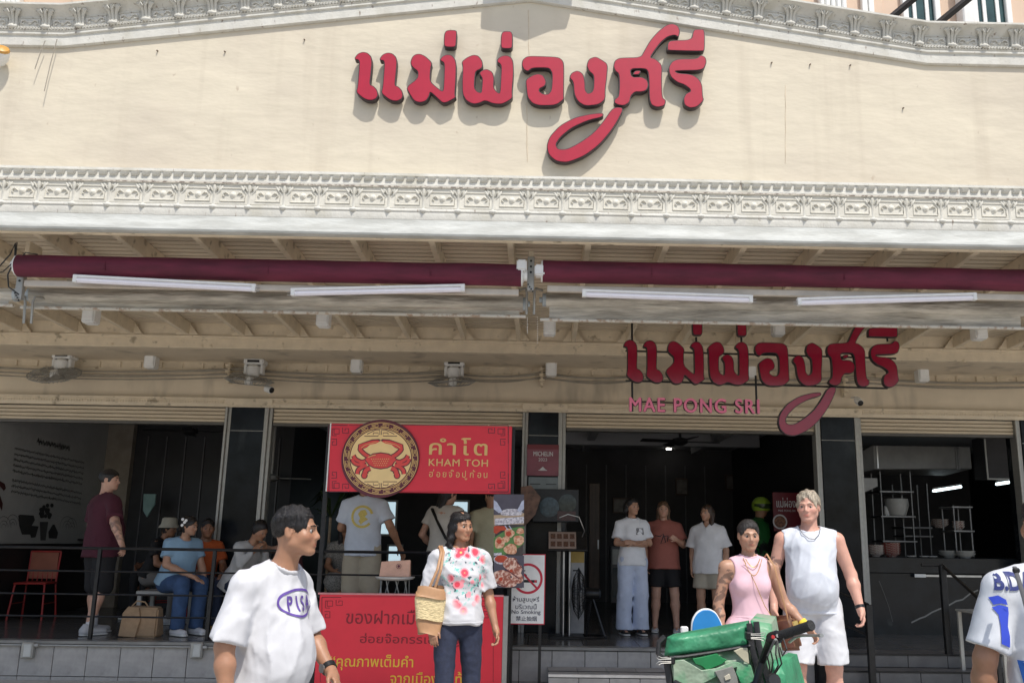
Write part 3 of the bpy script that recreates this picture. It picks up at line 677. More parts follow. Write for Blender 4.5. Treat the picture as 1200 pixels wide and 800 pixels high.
# ================================================================== STALL
SY = 9.42
M_red = mat('red_sign_board', sr(226, 44, 62), .42, var=.04, scale=3)
M_redd = mat('dark_red_print', sr(130, 20, 35), .5, var=.03)
M_gold = mat('gold_print', sr(232, 190, 120), .5, var=.04, scale=8)
M_goldy = mat('yellow_print', sr(235, 185, 60), .5, var=.04)
M_maro = mat('maroon_print', sr(95, 35, 50), .5, var=.04)
M_crab = mat('crab_red_print', sr(228, 76, 70), .5, var=.06, scale=30)
stl = thing('food_stall', 'red takeaway stall with crab emblem sign board above a red lettered front panel', 'stall', (at(480, 700, SY).x, SY, 0))
def flatpoly(polys, Y, m, parent, name, tr=None):
    mb = MB()
    for i, p in enumerate(polys):
        w = [at(x, y, Y - i * .00025) for x, y in (z2(p, *tr) if tr else p)]; mb.add(w, [tuple(range(len(w)))])
    return mb.build(name, m, parent)
def flatribs(ribs, Y, m, parent, name, tr):
    mb = MB()
    for pts, w, closed in ribs:
        vs, fs = ribbon(pts, w, closed); ws = [at(x, y, Y) for x, y in z2([(v.x, v.y) for v in vs], *tr)]; mb.add(ws, fs)
    return mb.build(name, m, parent)
T = (5.217, 380, 490)
q = [at(x, y, SY) for x, y in z2([(8, 468), (1138, 462), (1142, 28), (18, 30)], *T)]
mb = MB(); bx0, bx1, bz0, bz1 = q[0].x + .01, q[1].x, q[1].z, q[3].z
board = MB().box(bx0, bx1, SY, SY + .05, bz0, bz1).build('sign_board', M_red, stl, .003)
MB().box(bx0 - .012, bx0, SY - .004, SY + .05, bz0, bz1).build('board_edge', M_whitep, stl)
def fret(x, y, sx, sy, s):
    """corner fretwork strokes"""
    P = [[(0, 0), (110, 0)], [(0, 0), (0, 110)], [(30, 20), (30, 50), (60, 50), (60, 20), (20, 20), (20, 60), (45, 60)], [(80, 15), (80, 45), (115, 45), (115, 20), (95, 20), (95, 32)], [(15, 80), (45, 80), (45, 115), (20, 115), (20, 95), (32, 95)]]
    return [([(x + sx * a * s, y + sy * b * s) for a, b in p], 4.5 * s, False) for p in P]
ribs = []
for x, y, sx, sy in ((28, 42, 1, 1), (1125, 42, -1, 1), (28, 448, 1, -1), (1125, 448, -1, -1)): ribs += fret(x, y, sx, sy, 1.05)
ribs += [([(150, 42), (1000, 42)], 3, False), ([(150, 448), (1000, 448)], 3, False), ([(28, 160), (28, 330)], 3, False), ([(1125, 160), (1125, 330)], 3, False)]
flatribs(ribs, SY - .002, M_maro, board, 'fretwork', T)
cxx, cyy = 345, 245
circ = lambda r, n=56: [(cxx + r * 1.0 * math.cos(2 * math.pi * k / n), cyy + r * .965 * math.sin(2 * math.pi * k / n)) for k in range(n)]
cc = at(*z2([(cxx, cyy)], *T)[0], SY); R_ = abs(at(*z2([(cxx + 238, cyy)], *T)[0], SY).x - cc.x)
disc = MB().lathe([(R_, 0), (R_, .022), (R_ - .004, .025), (.001, .025)], (cc.x, SY - .0, cc.z), 56, (0, -1, 0)).build('emblem_disc', M_maro, stl)
E_ = SY - .027
flatribs([(circ(227), 4, True), (circ(194), 4, True)], E_, M_gold, disc, 'emblem_ring', T)
gr = []
for k in range(20):
    a0 = 2 * math.pi * k / 20; P = []
    for (da, r) in [(.0, 202), (.24, 202), (.24, 219), (.06, 219), (.06, 210), (.17, 210)]:
        P.append((cxx + r * math.cos(a0 + da), cyy + r * .965 * math.sin(a0 + da)))
    gr.append((P, 4, False))
flatribs(gr, E_, M_gold, disc, 'meander', T)
flatpoly([circ(186)], E_ - .001, mat('pale_gold_print', sr(248, 214, 150), .5, var=.04), disc, 'emblem_field', T)
# crab drawn as shapes: dark outline below, red on top
def mir(p): return [(2 * 345 - x, y) for x, y in p]
legs = [[(262, 258), (228, 268), (190, 250), (172, 215)], [(258, 262), (215, 285), (180, 272), (165, 232)], [(272, 285), (235, 292), (205, 315), (200, 352)], [(290, 300), (262, 310), (246, 330), (262, 352)]]
arm = [[(285, 240), (250, 222), (222, 196), (216, 178)]]
lw = [20, 20, 22, 26]
def crab(grow, m, Y, name):
    R = []
    for p, w in zip(legs, lw):
        for pp in (p, mir(p)): R.append((smooth2d(pp, 2, False), w + grow, False))
    for pp in (arm[0], mir(arm[0])): R.append((smooth2d(pp, 2, False), 22 + grow, False))
    for i, r_ in enumerate(R): flatribs([r_], Y - i * .00004, m, disc, 'claw_arm' if i > 7 else 'leg', T)
    claw = [(208, 188), (212, 160), (240, 150), (290, 134), (330, 132), (340, 140), (318, 152), (280, 160), (260, 176), (232, 186), (216, 200)]
    g = grow * .5; c0 = (265, 165)
    cl = [(c0[0] + (x - c0[0]) * (1 + g / 60), c0[1] + (y - c0[1]) * (1 + g / 26)) for x, y in claw]
    foot = [(245 + (16 + g) * math.cos(t), 348 + (18 + g) * math.sin(t)) for t in [k * math.pi / 5 for k in range(10)]]
    body = [(248, 250), (262, 238), (285, 226), (300, 218), (345, 212), (390, 218), (410, 228), (430, 240), (442, 252), (425, 268), (415, 285), (385, 300), (345, 306), (305, 300), (275, 285), (262, 268)]
    bd = [(345 + (x - 345) * (1 + g / 90), 258 + (y - 258) * (1 + g / 45)) for x, y in body]
    for i, (q_, nm_) in enumerate(((cl, 'claw'), (mir(cl), 'claw'), (foot, 'foot'), (mir(foot), 'foot'), (bd, 'shell'))): flatpoly([q_], Y - .0005 - i * .00004, m, disc, nm_, T)
crab(10, M_maro, E_ - .002, 'crab_outline'); crab(-2, M_crab, E_ - .003, 'crab')
mb = MB(); dots = []
for r in range(4):
    for k in range(9 - r):
        x, y = 290 + k * 13 + r * 7, 248 + r * 13; dots.append([(x + 3.2 * math.cos(t), y + 3.2 * math.sin(t)) for t in [j * math.pi / 3 for j in range(6)]])
flatpoly(dots, E_ - .004, M_gold, disc, 'shell_spot', T)
flatribs([(smooth2d([(262, 240), (290, 228), (320, 222)], 1, False), 5, False)] + [(pp, 3, False) for pp in ([(225, 180), (250, 162), (320, 143)], mir([(225, 180), (250, 162), (320, 143)]))], E_ - .0045, M_gold, disc, 'shell_highlight', T)
kn = [[(245, 108), (330, 108), (330, 88), (300, 88), (300, 100)], [(445, 108), (360, 108), (360, 88), (390, 88), (390, 100)], [(262, 96), (310, 72), (340, 72), (340, 100)], [(428, 96), (380, 72), (350, 72), (350, 100)]]
kn += [[(x, 2 * 245 - y + 5) for x, y in p] for p in kn]
flatribs([(p, 4.5, False) for p in kn], E_ - .002, M_maro, disc, 'knot_pattern', T)
def zrect(x0, y0, x1, y1, tr, Y):
    a = at(*z2([(x0, y1)], *tr)[0], Y); b = at(*z2([(x1, y0)], *tr)[0], Y); return a.x, b.x, a.z, b.z
fit_text('คำโต', M_gold, board, *zrect(640, 122, 1000, 222, T, SY), SY - .003, 'lettering', bold=.012, spacing=1.25)
fit_text('KHAM TOH', M_gold, board, *zrect(638, 252, 1002, 290, T, SY), SY - .003, 'lettering', bold=.012, spacing=1.1)
fit_text('ฮ่อยจ๊อปูก้อน', M_gold, board, *zrect(640, 316, 998, 372, T, SY), SY - .003, 'lettering', spacing=1.35)
# frame and lower panel
for px_ in (376, 598):
    x = at(px_, 640, SY + .03).x
    MB().box(x - .022, x + .022, SY + .052, SY + .09, 0.02, bz1 if px_ > 500 else bz1 - .02).build('post', M_blackm, stl, .004)
T2 = (4.8, 370, 690)
pz1 = at(480, 697.5, SY).z; px0_, px1_ = at(372, 740, SY).x, at(589, 740, SY).x
panel = MB().box(px0_, px1_, SY + .0, SY + .05, .04, pz1).build('front_panel', M_red, stl, .003)
MB().box(px1_ + .001, px1_ + .05, SY - .003, SY + .06, .02, pz1 + .01).build('panel_frame', M_frame, stl, .003)
MB().box(px0_ - .02, px1_ + .002, SY - .002, SY + .055, pz1 + .0005, pz1 + .018).build('panel_frame', mat('pink_edge', (.6, .25, .25), .5), stl, .002)
T3 = (5.53, 370, 690)
ribs = fret(40, 52, 1, 1, 1.15) + fret(1140, 52, -1, 1, 1.15) + [([(30, 170), (30, 600)], 3, False), ([(1150, 170), (1150, 600)], 3, False), ([(170, 48), (1000, 48)], 3, False)]
flatribs(ribs, SY - .002, M_redd, panel, 'fretwork', T3)
fit_text('ของฝากเมืองพัทยา', M_redd, panel, *zrect(195, 140, 1010, 222, T3, SY), SY - .003, bold=.002)
fit_text('ฮ่อยจ๊อกรรเชียงปู', M_redd, panel, *zrect(285, 292, 930, 366, T3, SY), SY - .003, bold=.002)
fit_text('“คุณภาพเต็มคำ', M_goldy, panel, *zrect(90, 425, 635, 522, T3, SY), SY - .003, bold=.012)
fit_text('จากเมืองปูแท้ๆ”', M_goldy, panel, *zrect(480, 535, 1042, 640, T3, SY), SY - .003, bold=.012)
# counter top behind the panel
cx0, cx1 = at(374, 700, SY + .5).x, at(590, 700, SY + .5).x
MB().box(cx0, cx1, SY + .052, SY + .50, pz1 - .07, pz1 - .03).build('counter_top', mat('dark_counter', (.06, .05, .045), .4), stl, .004)
MB().box(at(578, 650, SY + .04).x, at(600, 650, SY + .04).x, SY + .051, SY + .54, at(590, 655, SY).z - .01, at(590, 647, SY).z).build('side_shelf', mat('beige_shelf', (.42, .38, .3), .6), stl, .003)
# food banner: photographs of fried crab rolls, built as coloured relief print
fb = thing('food_banner', 'tall food photo banner of fried crab rolls hanging under the red sign board', 'banner', at(597, 690, SY - .06))
T4 = (6.157, 570, 570)
BYY = SY - .05
x0, x1, z0, z1 = zrect(52, 55, 272, 728, T4, BYY)
MB().box(x0, x1, BYY, BYY + .01, z0, z1).build('banner_sheet', mat('dark_print_ground', (.07, .055, .05), .45, var=.3, scale=10), fb)
MB().box(x0 - .0, x1, BYY + .011, BYY + .03, z1 - .02, z1 + .0).build('hanging_rail', M_blackm, fb)
M_fry = mat('fried_roll_print', sr(205, 130, 95), .5, scale=28, col2=sr(240, 200, 165), ramp=(.40, .58), detail=6)
M_fry2 = mat('crab_meat_print', sr(165, 90, 70), .5, scale=34, col2=sr(240, 205, 185), ramp=(.42, .55), detail=6)
M_sauce = mat('sauce_print', sr(190, 70, 40), .4, var=.15, scale=20)
M_leaf = mat('banana_leaf_print', sr(95, 140, 75), .5, var=.2, scale=12)
M_wood = mat('board_print', sr(190, 165, 135), .5, var=.12, scale=9, stretch=(1, 1, 5))
M_wht = mat('white_print', sr(225, 220, 225), .5, scale=45, col2=sr(170, 165, 175), ramp=(.42, .55))
M_skinp = mat('glove_print', sr(190, 195, 215), .5, var=.15, scale=25)
M_grp = mat('grey_print', sr(85, 80, 92), .5, var=.1, scale=8)
def blob(cx, cy, rx, ry, n=22, j=.07, rot=0):
    out = []
    for k in range(n):
        t = 2 * math.pi * k / n; r = 1 + j * math.sin(3 * t + cx) + j * .6 * math.sin(5 * t + cy); x, y = rx * r * math.cos(t), ry * r * math.sin(t)
        out.append((min(271, max(53, cx + x * math.cos(rot) - y * math.sin(rot))), min(727, max(56, cy + x * math.sin(rot) + y * math.cos(rot)))))
    return out
L = lambda k: BYY - .001 - .0022 * k
flatpoly([[(53, 56), (271, 56), (271, 250), (53, 250)]], L(0), M_grp, fb, 'photo_background', T4)
flatpoly([[(53, 205), (271, 190), (271, 270), (53, 275)]], L(1), M_wood, fb, 'cutting_board', T4)
flatpoly([[(100, 190), (120, 168), (150, 160), (190, 158), (225, 162), (262, 185), (250, 205), (180, 210), (110, 205)]], L(2), M_wht, fb, 'shredded_meat', T4)
flatpoly([[(53, 95), (75, 110), (100, 150), (115, 180), (90, 190), (53, 160)]], L(3), M_skinp, fb, 'glove', T4)
flatpoly([[(271, 95), (255, 105), (238, 140), (222, 170), (245, 185), (271, 160)]], L(3), M_skinp, fb, 'glove', T4)
flatpoly([[(60, 230), (271, 215), (271, 262), (60, 278)]], L(3), M_wht, fb, 'foreground_cloth', T4)
flatpoly([[(53, 370), (160, 300), (271, 285), (271, 410), (190, 470), (120, 495), (53, 495)]], L(4), M_leaf, fb, 'leaf', T4)
flatpoly([[(53, 330), (53, 285), (90, 280), (130, 300), (100, 320), (70, 340)], blob(120, 300, 35, 16)], L(5), M_sauce, fb, 'sauce', T4)
flatpoly([blob(165, 335, 36, 34), blob(95, 405, 36, 42), blob(175, 450, 48, 38), blob(235, 385, 40, 36), blob(245, 320, 28, 22), blob(140, 380, 26, 22)], L(6), M_fry, fb, 'fried_roll', T4)
flatpoly([blob(160, 340, 20, 18), blob(92, 395, 18, 16)], L(7), M_sauce, fb, 'filling', T4)
flatpoly([[(130, 280), (136, 278), (160, 312), (152, 312)], [(160, 280), (166, 278), (185, 306), (178, 308)]], L(8), M_skinp, fb, 'chopstick', T4)
flatpoly([[(53, 478), (110, 474), (110, 492), (53, 496)]], L(8), M_wht, fb, 'caption_bar', T4)
flatpoly([[(53, 496), (271, 496), (271, 727), (53, 727)]], L(4), M_grp, fb, 'photo_background', T4)
flatpoly([blob(108, 525, 56, 34, j=.0)], L(5), M_wht, fb, 'sauce_dish', T4); flatpoly([blob(108, 520, 48, 27, j=0)], L(6), M_sauce, fb, 'sauce', T4)
flatpoly([blob(110, 650, 62, 52), blob(175, 560, 52, 52, rot=.4), blob(205, 600, 55, 50), blob(150, 690, 70, 36), blob(225, 660, 42, 36)], L(7), M_fry2, fb, 'crab_roll_slice', T4)
flatribs([([(135, 590), (240, 665)], 6, False), ([(60, 690), (140, 720)], 5, False), ([(205, 520), (262, 590)], 5, False)], L(8), M_maro, fb, 'roll_edge', T4)
flatpoly([blob(105, 665, 14, 14), blob(180, 605, 12, 12)], L(8), M_sauce, fb, 'filling', T4)
# white waiter tray with paper box on a wire stool
ty = SY + .30
tr_ = thing('display_tray', 'white oval tray on a basket of thin rods behind the red panel', 'tray', at(463, 690, ty))
c = at(463, 676, ty); rr = at(486, 676, ty).x - c.x
MB().lathe([(rr * .55, -.03), (rr * .9, -.018), (rr, .0), (rr, .006), (rr * .93, .004), (rr * .6, -.012)], c, 28).build('tray', M_whitep, tr_)
for k in range(9):
    a = math.pi * 2 * k / 9; MB().tube([c + Vector((math.cos(a) * rr * .72, math.sin(a) * rr * .6, -.02)), c + Vector((math.cos(a + .4) * rr * .8, math.sin(a + .4) * rr * .6, -.26))], .006, 5).build('rod', M_frame, tr_)
pb = thing('paper_box', 'folded brown paper food box with round stamp standing on the white tray', 'paper box', c + Vector((0, 0, .01)))
M_kraft = mat('kraft_paper', sr(222, 175, 150), .7, var=.06, scale=20)
b0_, b1_ = at(445, 672, ty).x, at(480, 672, ty).x; h = .165
MB().add([(b0_, ty - .03, c.z + .008), (b1_, ty - .03, c.z + .008), (b1_, ty + .10, c.z + .008), (b0_, ty + .10, c.z + .008), (b0_ + .01, ty - .0, c.z + h - .01), (b1_, ty - .0, c.z + h + .012), (b1_, ty + .06, c.z + h), (b0_ + .01, ty + .06, c.z + h - .01)], [(0, 3, 2, 1), (4, 5, 6, 7), (0, 1, 5, 4), (1, 2, 6, 5), (2, 3, 7, 6), (3, 0, 4, 7)]).build('box', M_kraft, pb, .003)
MB().add([(b0_ + .08, ty - .036, c.z + .010), (b1_ + .004, ty - .036, c.z + .010), (b1_ + .002, ty - .008, c.z + h + .01), (b0_ + .085, ty - .008, c.z + h - .002)], [(0, 1, 2, 3)]).build('front_flap', M_kraft, pb)
sc_ = at(467.5, 663, ty - .03)
MB().lathe([(.022, 0), (.026, 0)], sc_ + Vector((0, -.012, 0)), 16, (0, -1, .17), cap=False).build('stamp', M_maro, pb)
MB().lathe([(.001, 0), (.014, 0)], sc_ + Vector((0, -.0125, 0)), 12, (0, -1, .17), cap=False).build('stamp', M_maro, pb)
# no smoking sign
NY = 9.62
ns = thing('no_smoking_sign', 'white no smoking sign with red ring and four lines of text beside the stall', 'sign', at(618, 731, NY))
q0, q1 = at(595.5, 731, NY), at(639.5, 649, NY)
MB().box(q0.x, q1.x, NY, NY + .02, q0.z, q1.z).build('board', mat('red_sign_border', sr(190, 40, 60), .5), ns, .002)
MB().box(q0.x + .008, q1.x - .010, NY - .002, NY - .0005, q0.z + .010, q1.z - .010).build('white_face', M_whitep, ns)
MB().box(q1.x - .06, q1.x - .03, NY + .021, NY + .05, 0.02, q0.z + .2).build('stand_post', M_blackm, ns); MB().box(q0.x + .02, q0.x + .05, NY + .021, NY + .05, 0.02, q0.z + .2).build('stand_post', M_blackm, ns)
M_nsr = mat('warning_red', sr(190, 35, 60), .5)
c = at(618.5, 677.5, NY); rr = at(636, 677, NY).x - c.x
N = 40; vs = []; fs = []
for k in range(N):
    t = 2 * math.pi * k / N
    for r in (rr, rr * .84): vs.append((c.x + r * math.cos(t), NY - .004, c.z + r * math.sin(t)))
for k in range(N): k2 = (k + 1) % N; fs.append((2 * k, 2 * k + 1, 2 * k2 + 1, 2 * k2))
MB().add(vs, fs).build('red_ring', M_nsr, ns)
def barp(x0, z0, x1, z1, w, m, y, name):
    vs, f2 = ribbon([(c.x + x0 * rr, c.z + z0 * rr), (c.x + x1 * rr, c.z + z1 * rr)], w * rr); MB().add([(v.x, y, v.y) for v in vs], f2).build(name, m, ns)
barp(-.62, .62, .62, -.62, .13, M_nsr, NY - .0055, 'red_bar'); barp(-.45, -.17, .62, -.17, .17, M_blackm, NY - .0045, 'cigarette'); barp(.45, -.17, .60, -.17, .17, M_nsr, NY - .005, 'ember')
vs, f2 = ribbon(smooth2d([(c.x + x * rr, c.z + z * rr) for x, z in [(-.1, .02), (-.1, .25), (-.3, .32), (-.3, .5), (-.12, .52)]], 2, False), .07 * rr); MB().add([(v.x, NY - .0045, v.y) for v in vs], f2).build('smoke_line', M_blackm, ns)
M_ink = mat('navy_ink', (.03, .03, .06), .5)
for s, ya, yb, wa, wb in [('ห้ามสูบบุหรี่', 698.5, 706, 601, 632), ('บริเวณนี้', 707, 713, 604, 629), ('No Smoking', 714.4, 720, 599.5, 633.5), ('禁止抽烟', 721.5, 727, 604.5, 629)]:
    a = at(wa, yb, NY); b = at(wb, ya, NY); fit_text(s, M_ink, ns, a.x, b.x, a.z, b.z, NY - .004, bold=.008)
# ================================================================== PEOPLE: signed distance modelling
V = lambda *a: np.array(a if len(a) > 1 else a[0], np.float32)
def unit(v): v = np.asarray(v, np.float32); return v / (np.linalg.norm(v) + 1e-9)
class Field:
    def __init__(s, lo, hi, h):
        s.lo = np.floor(V(lo) / h) * h; s.h = h; s.n = np.ceil((V(hi) - s.lo) / h).astype(int) + 1
        s.d = np.full(s.n, .08, np.float32)
    def sub(s, lo, hi):
        a = np.maximum(((V(lo) - s.lo) / s.h).astype(int), 0); b = np.minimum(((V(hi) - s.lo) / s.h).astype(int) + 2, s.n)
        if (b <= a).any(): return None, None
        g = [s.lo[k] + s.h * np.arange(a[k], b[k], dtype=np.float32) for k in range(3)]
        X = np.stack(np.meshgrid(*g, indexing='ij'), -1); return tuple(slice(a[k], b[k]) for k in range(3)), X
    def comb(s, sl, d, k, op='u'):
        o = s.d[sl]
        if op == 'u':
            if k > 0: hh = np.clip(.5 + .5 * (o - d) / k, 0, 1); r = o + (d - o) * hh - k * hh * (1 - hh)
            else: r = np.minimum(o, d)
        else:   # subtract
            if k > 0: hh = np.clip(.5 - .5 * (o + d) / k, 0, 1); r = o + (-d - o) * hh + k * hh * (1 - hh)
            else: r = np.maximum(o, -d)
        s.d[sl] = r
    def cap(s, a, b, ra, rb, k=.02, w=None, wf=1, op='u', cut=None):
        a, b = V(a), V(b); m = max(ra, rb) * max(wf, 1) + k + .03
        sl, X = s.sub(np.minimum(a, b) - m, np.maximum(a, b) + m)
        if sl is None: return
        ab = b - a; L = float(ab @ ab) + 1e-9; t = np.clip(((X - a) @ ab) / L, 0, 1); D = X - a - t[..., None] * ab
        if w is not None and wf != 1:
            w = unit(w); c = D @ w; D = D + c[..., None] * w * (1 / wf - 1)
        d = np.linalg.norm(D, axis=-1) - (ra + (rb - ra) * t)
        if cut is not None: n = unit(ab); d = np.maximum(d, (X - (a + ab * cut)) @ n)
        s.comb(sl, d, k, op)
    def ell(s, c, r, R=None, k=.02, op='u'):
        c = V(c); m = max(r) + k + .03; sl, X = s.sub(c - m, c + m)
        if sl is None: return
        P = X - c
        if R is not None: P = P @ R      # columns of R are local axes
        r = V(r); k0 = np.linalg.norm(P / r, axis=-1); k1 = np.linalg.norm(P / (r * r), axis=-1) + 1e-6
        s.comb(sl, k0 * (k0 - 1) / k1, k, op)
    def allX(s):
        g = [s.lo[k] + s.h * np.arange(s.n[k], dtype=np.float32) for k in range(3)]
        return np.stack(np.meshgrid(*g, indexing='ij'), -1)
    def halfspace(s, p, n, k=0.):
        """keep the side the normal n points away from"""
        g = [s.lo[i] + s.h * np.arange(s.n[i], dtype=np.float32) for i in range(3)]; n = unit(n)
        d = (g[0][:, None, None] - p[0]) * n[0] + (g[1][None, :, None] - p[1]) * n[1] + (g[2][None, None, :] - p[2]) * n[2]
        s.d = np.maximum(s.d, d)
    def folds(s, amp, f=14, seed=0, zs=.6, dirs=None):
        m = np.abs(s.d) < .05; idx = np.argwhere(m)
        if not len(idx): return
        X = s.lo + idx * s.h; r = np.random.default_rng(seed); v = np.zeros(len(X), np.float32)
        w = X + .03 * np.sin(X[:, [1, 2, 0]] * 17 + seed)
        for i in range(6):
            d = unit(r.normal(size=3) * V(1, 1, zs)); ff = f * (1 + .35 * i); v += (1 - np.abs(np.sin((w @ d) * ff + r.uniform(0, 6.28)))) ** 2 / (1 + .3 * i)
        for i in range(4):
            d = unit(r.normal(size=3) * V(1, 1, zs)); v += .22 * (1 - np.abs(np.sin((w @ d) * f * 2.1 + r.uniform(0, 6.28)))) ** 2
        v -= v.mean(); s.d[m] -= (amp * v).astype(np.float32)
    def mesh(s, name, adapt=.0, smooth=1):
        G = vdb.FloatGrid(.08); G.copyFromArray(np.ascontiguousarray(s.d), tolerance=0)
        if s.h >= .0079: adapt = .25
        if adapt: P, T, Q = G.convertToPolygons(0.0, adapt)
        else: P, Q = G.convertToQuads(0.0); T = np.zeros((0, 3), np.uint32)
        P = P * s.h + s.lo; me = bpy.data.meshes.new(name)
        nt_, nq = len(T), len(Q); me.vertices.add(len(P)); me.vertices.foreach_set('co', P.astype(np.float32).ravel())
        me.loops.add(nt_ * 3 + nq * 4); me.loops.foreach_set('vertex_index', np.concatenate([T[:, ::-1].ravel(), Q[:, ::-1].ravel()]).astype(np.int32))
        me.polygons.add(nt_ + nq); st = np.concatenate([np.arange(nt_) * 3, nt_ * 3 + np.arange(nq) * 4]).astype(np.int32)
        me.polygons.foreach_set('loop_start', st); me.polygons.foreach_set('use_smooth', np.ones(nt_ + nq, bool))
        me.update(calc_edges=True); me.validate()
        return me
def relax(me, it=2, f=.5):
    bm = bmesh.new(); bm.from_mesh(me)
    for _ in range(it): bmesh.ops.smooth_vert(bm, verts=bm.verts, factor=f, use_axis_x=True, use_axis_y=True, use_axis_z=True)
    bm.to_mesh(me); bm.free()
def rotz(a): c, s_ = math.cos(a), math.sin(a); return np.array([[c, -s_, 0], [s_, c, 0], [0, 0, 1]], np.float32)
def rotx(a): c, s_ = math.cos(a), math.sin(a); return np.array([[1, 0, 0], [0, c, -s_], [0, s_, c]], np.float32)
def roty(a): c, s_ = math.cos(a), math.sin(a); return np.array([[c, 0, s_], [0, 1, 0], [-s_, 0, c]], np.float32)
def skin(name, col):
    if name in MATS: return MATS[name]
    m = mat(name, col, .48, var=.07, scale=18, bump=.15, bscale=260, bdist=.002, sss=.12)
    n, l, b = nodes(m); at_ = n.new('ShaderNodeAttribute'); at_.attribute_name = 'tint'
    src = b.inputs['Base Color'].links[0].from_socket; mx = n.new('ShaderNodeMix'); mx.data_type = 'RGBA'; mx.blend_type = 'MULTIPLY'; mx.inputs['Factor'].default_value = 1
    l.new(src, mx.inputs['A']); l.new(at_.outputs['Color'], mx.inputs['B']); l.new(mx.outputs['Result'], b.inputs['Base Color']); return m
def cloth(name, col, var=.05, rough=.85, b=.25, scale=10):
    return mat(name, col, rough, var=var, scale=scale, bump=b, bscale=420, bdist=.0015)
def hairm(name, col):
    m = mat(name, col, .38, var=.5, scale=10, stretch=(9, 9, 1), bump=.8, bscale=60, bdist=.004); return m
M_eye = mat('eye_white', (.30, .27, .25), .45, var=.02); M_iris = mat('brown_iris', (.03, .015, .008), .15, var=.2); M_nail = mat('shoe_sole', (.6, .6, .58), .6)

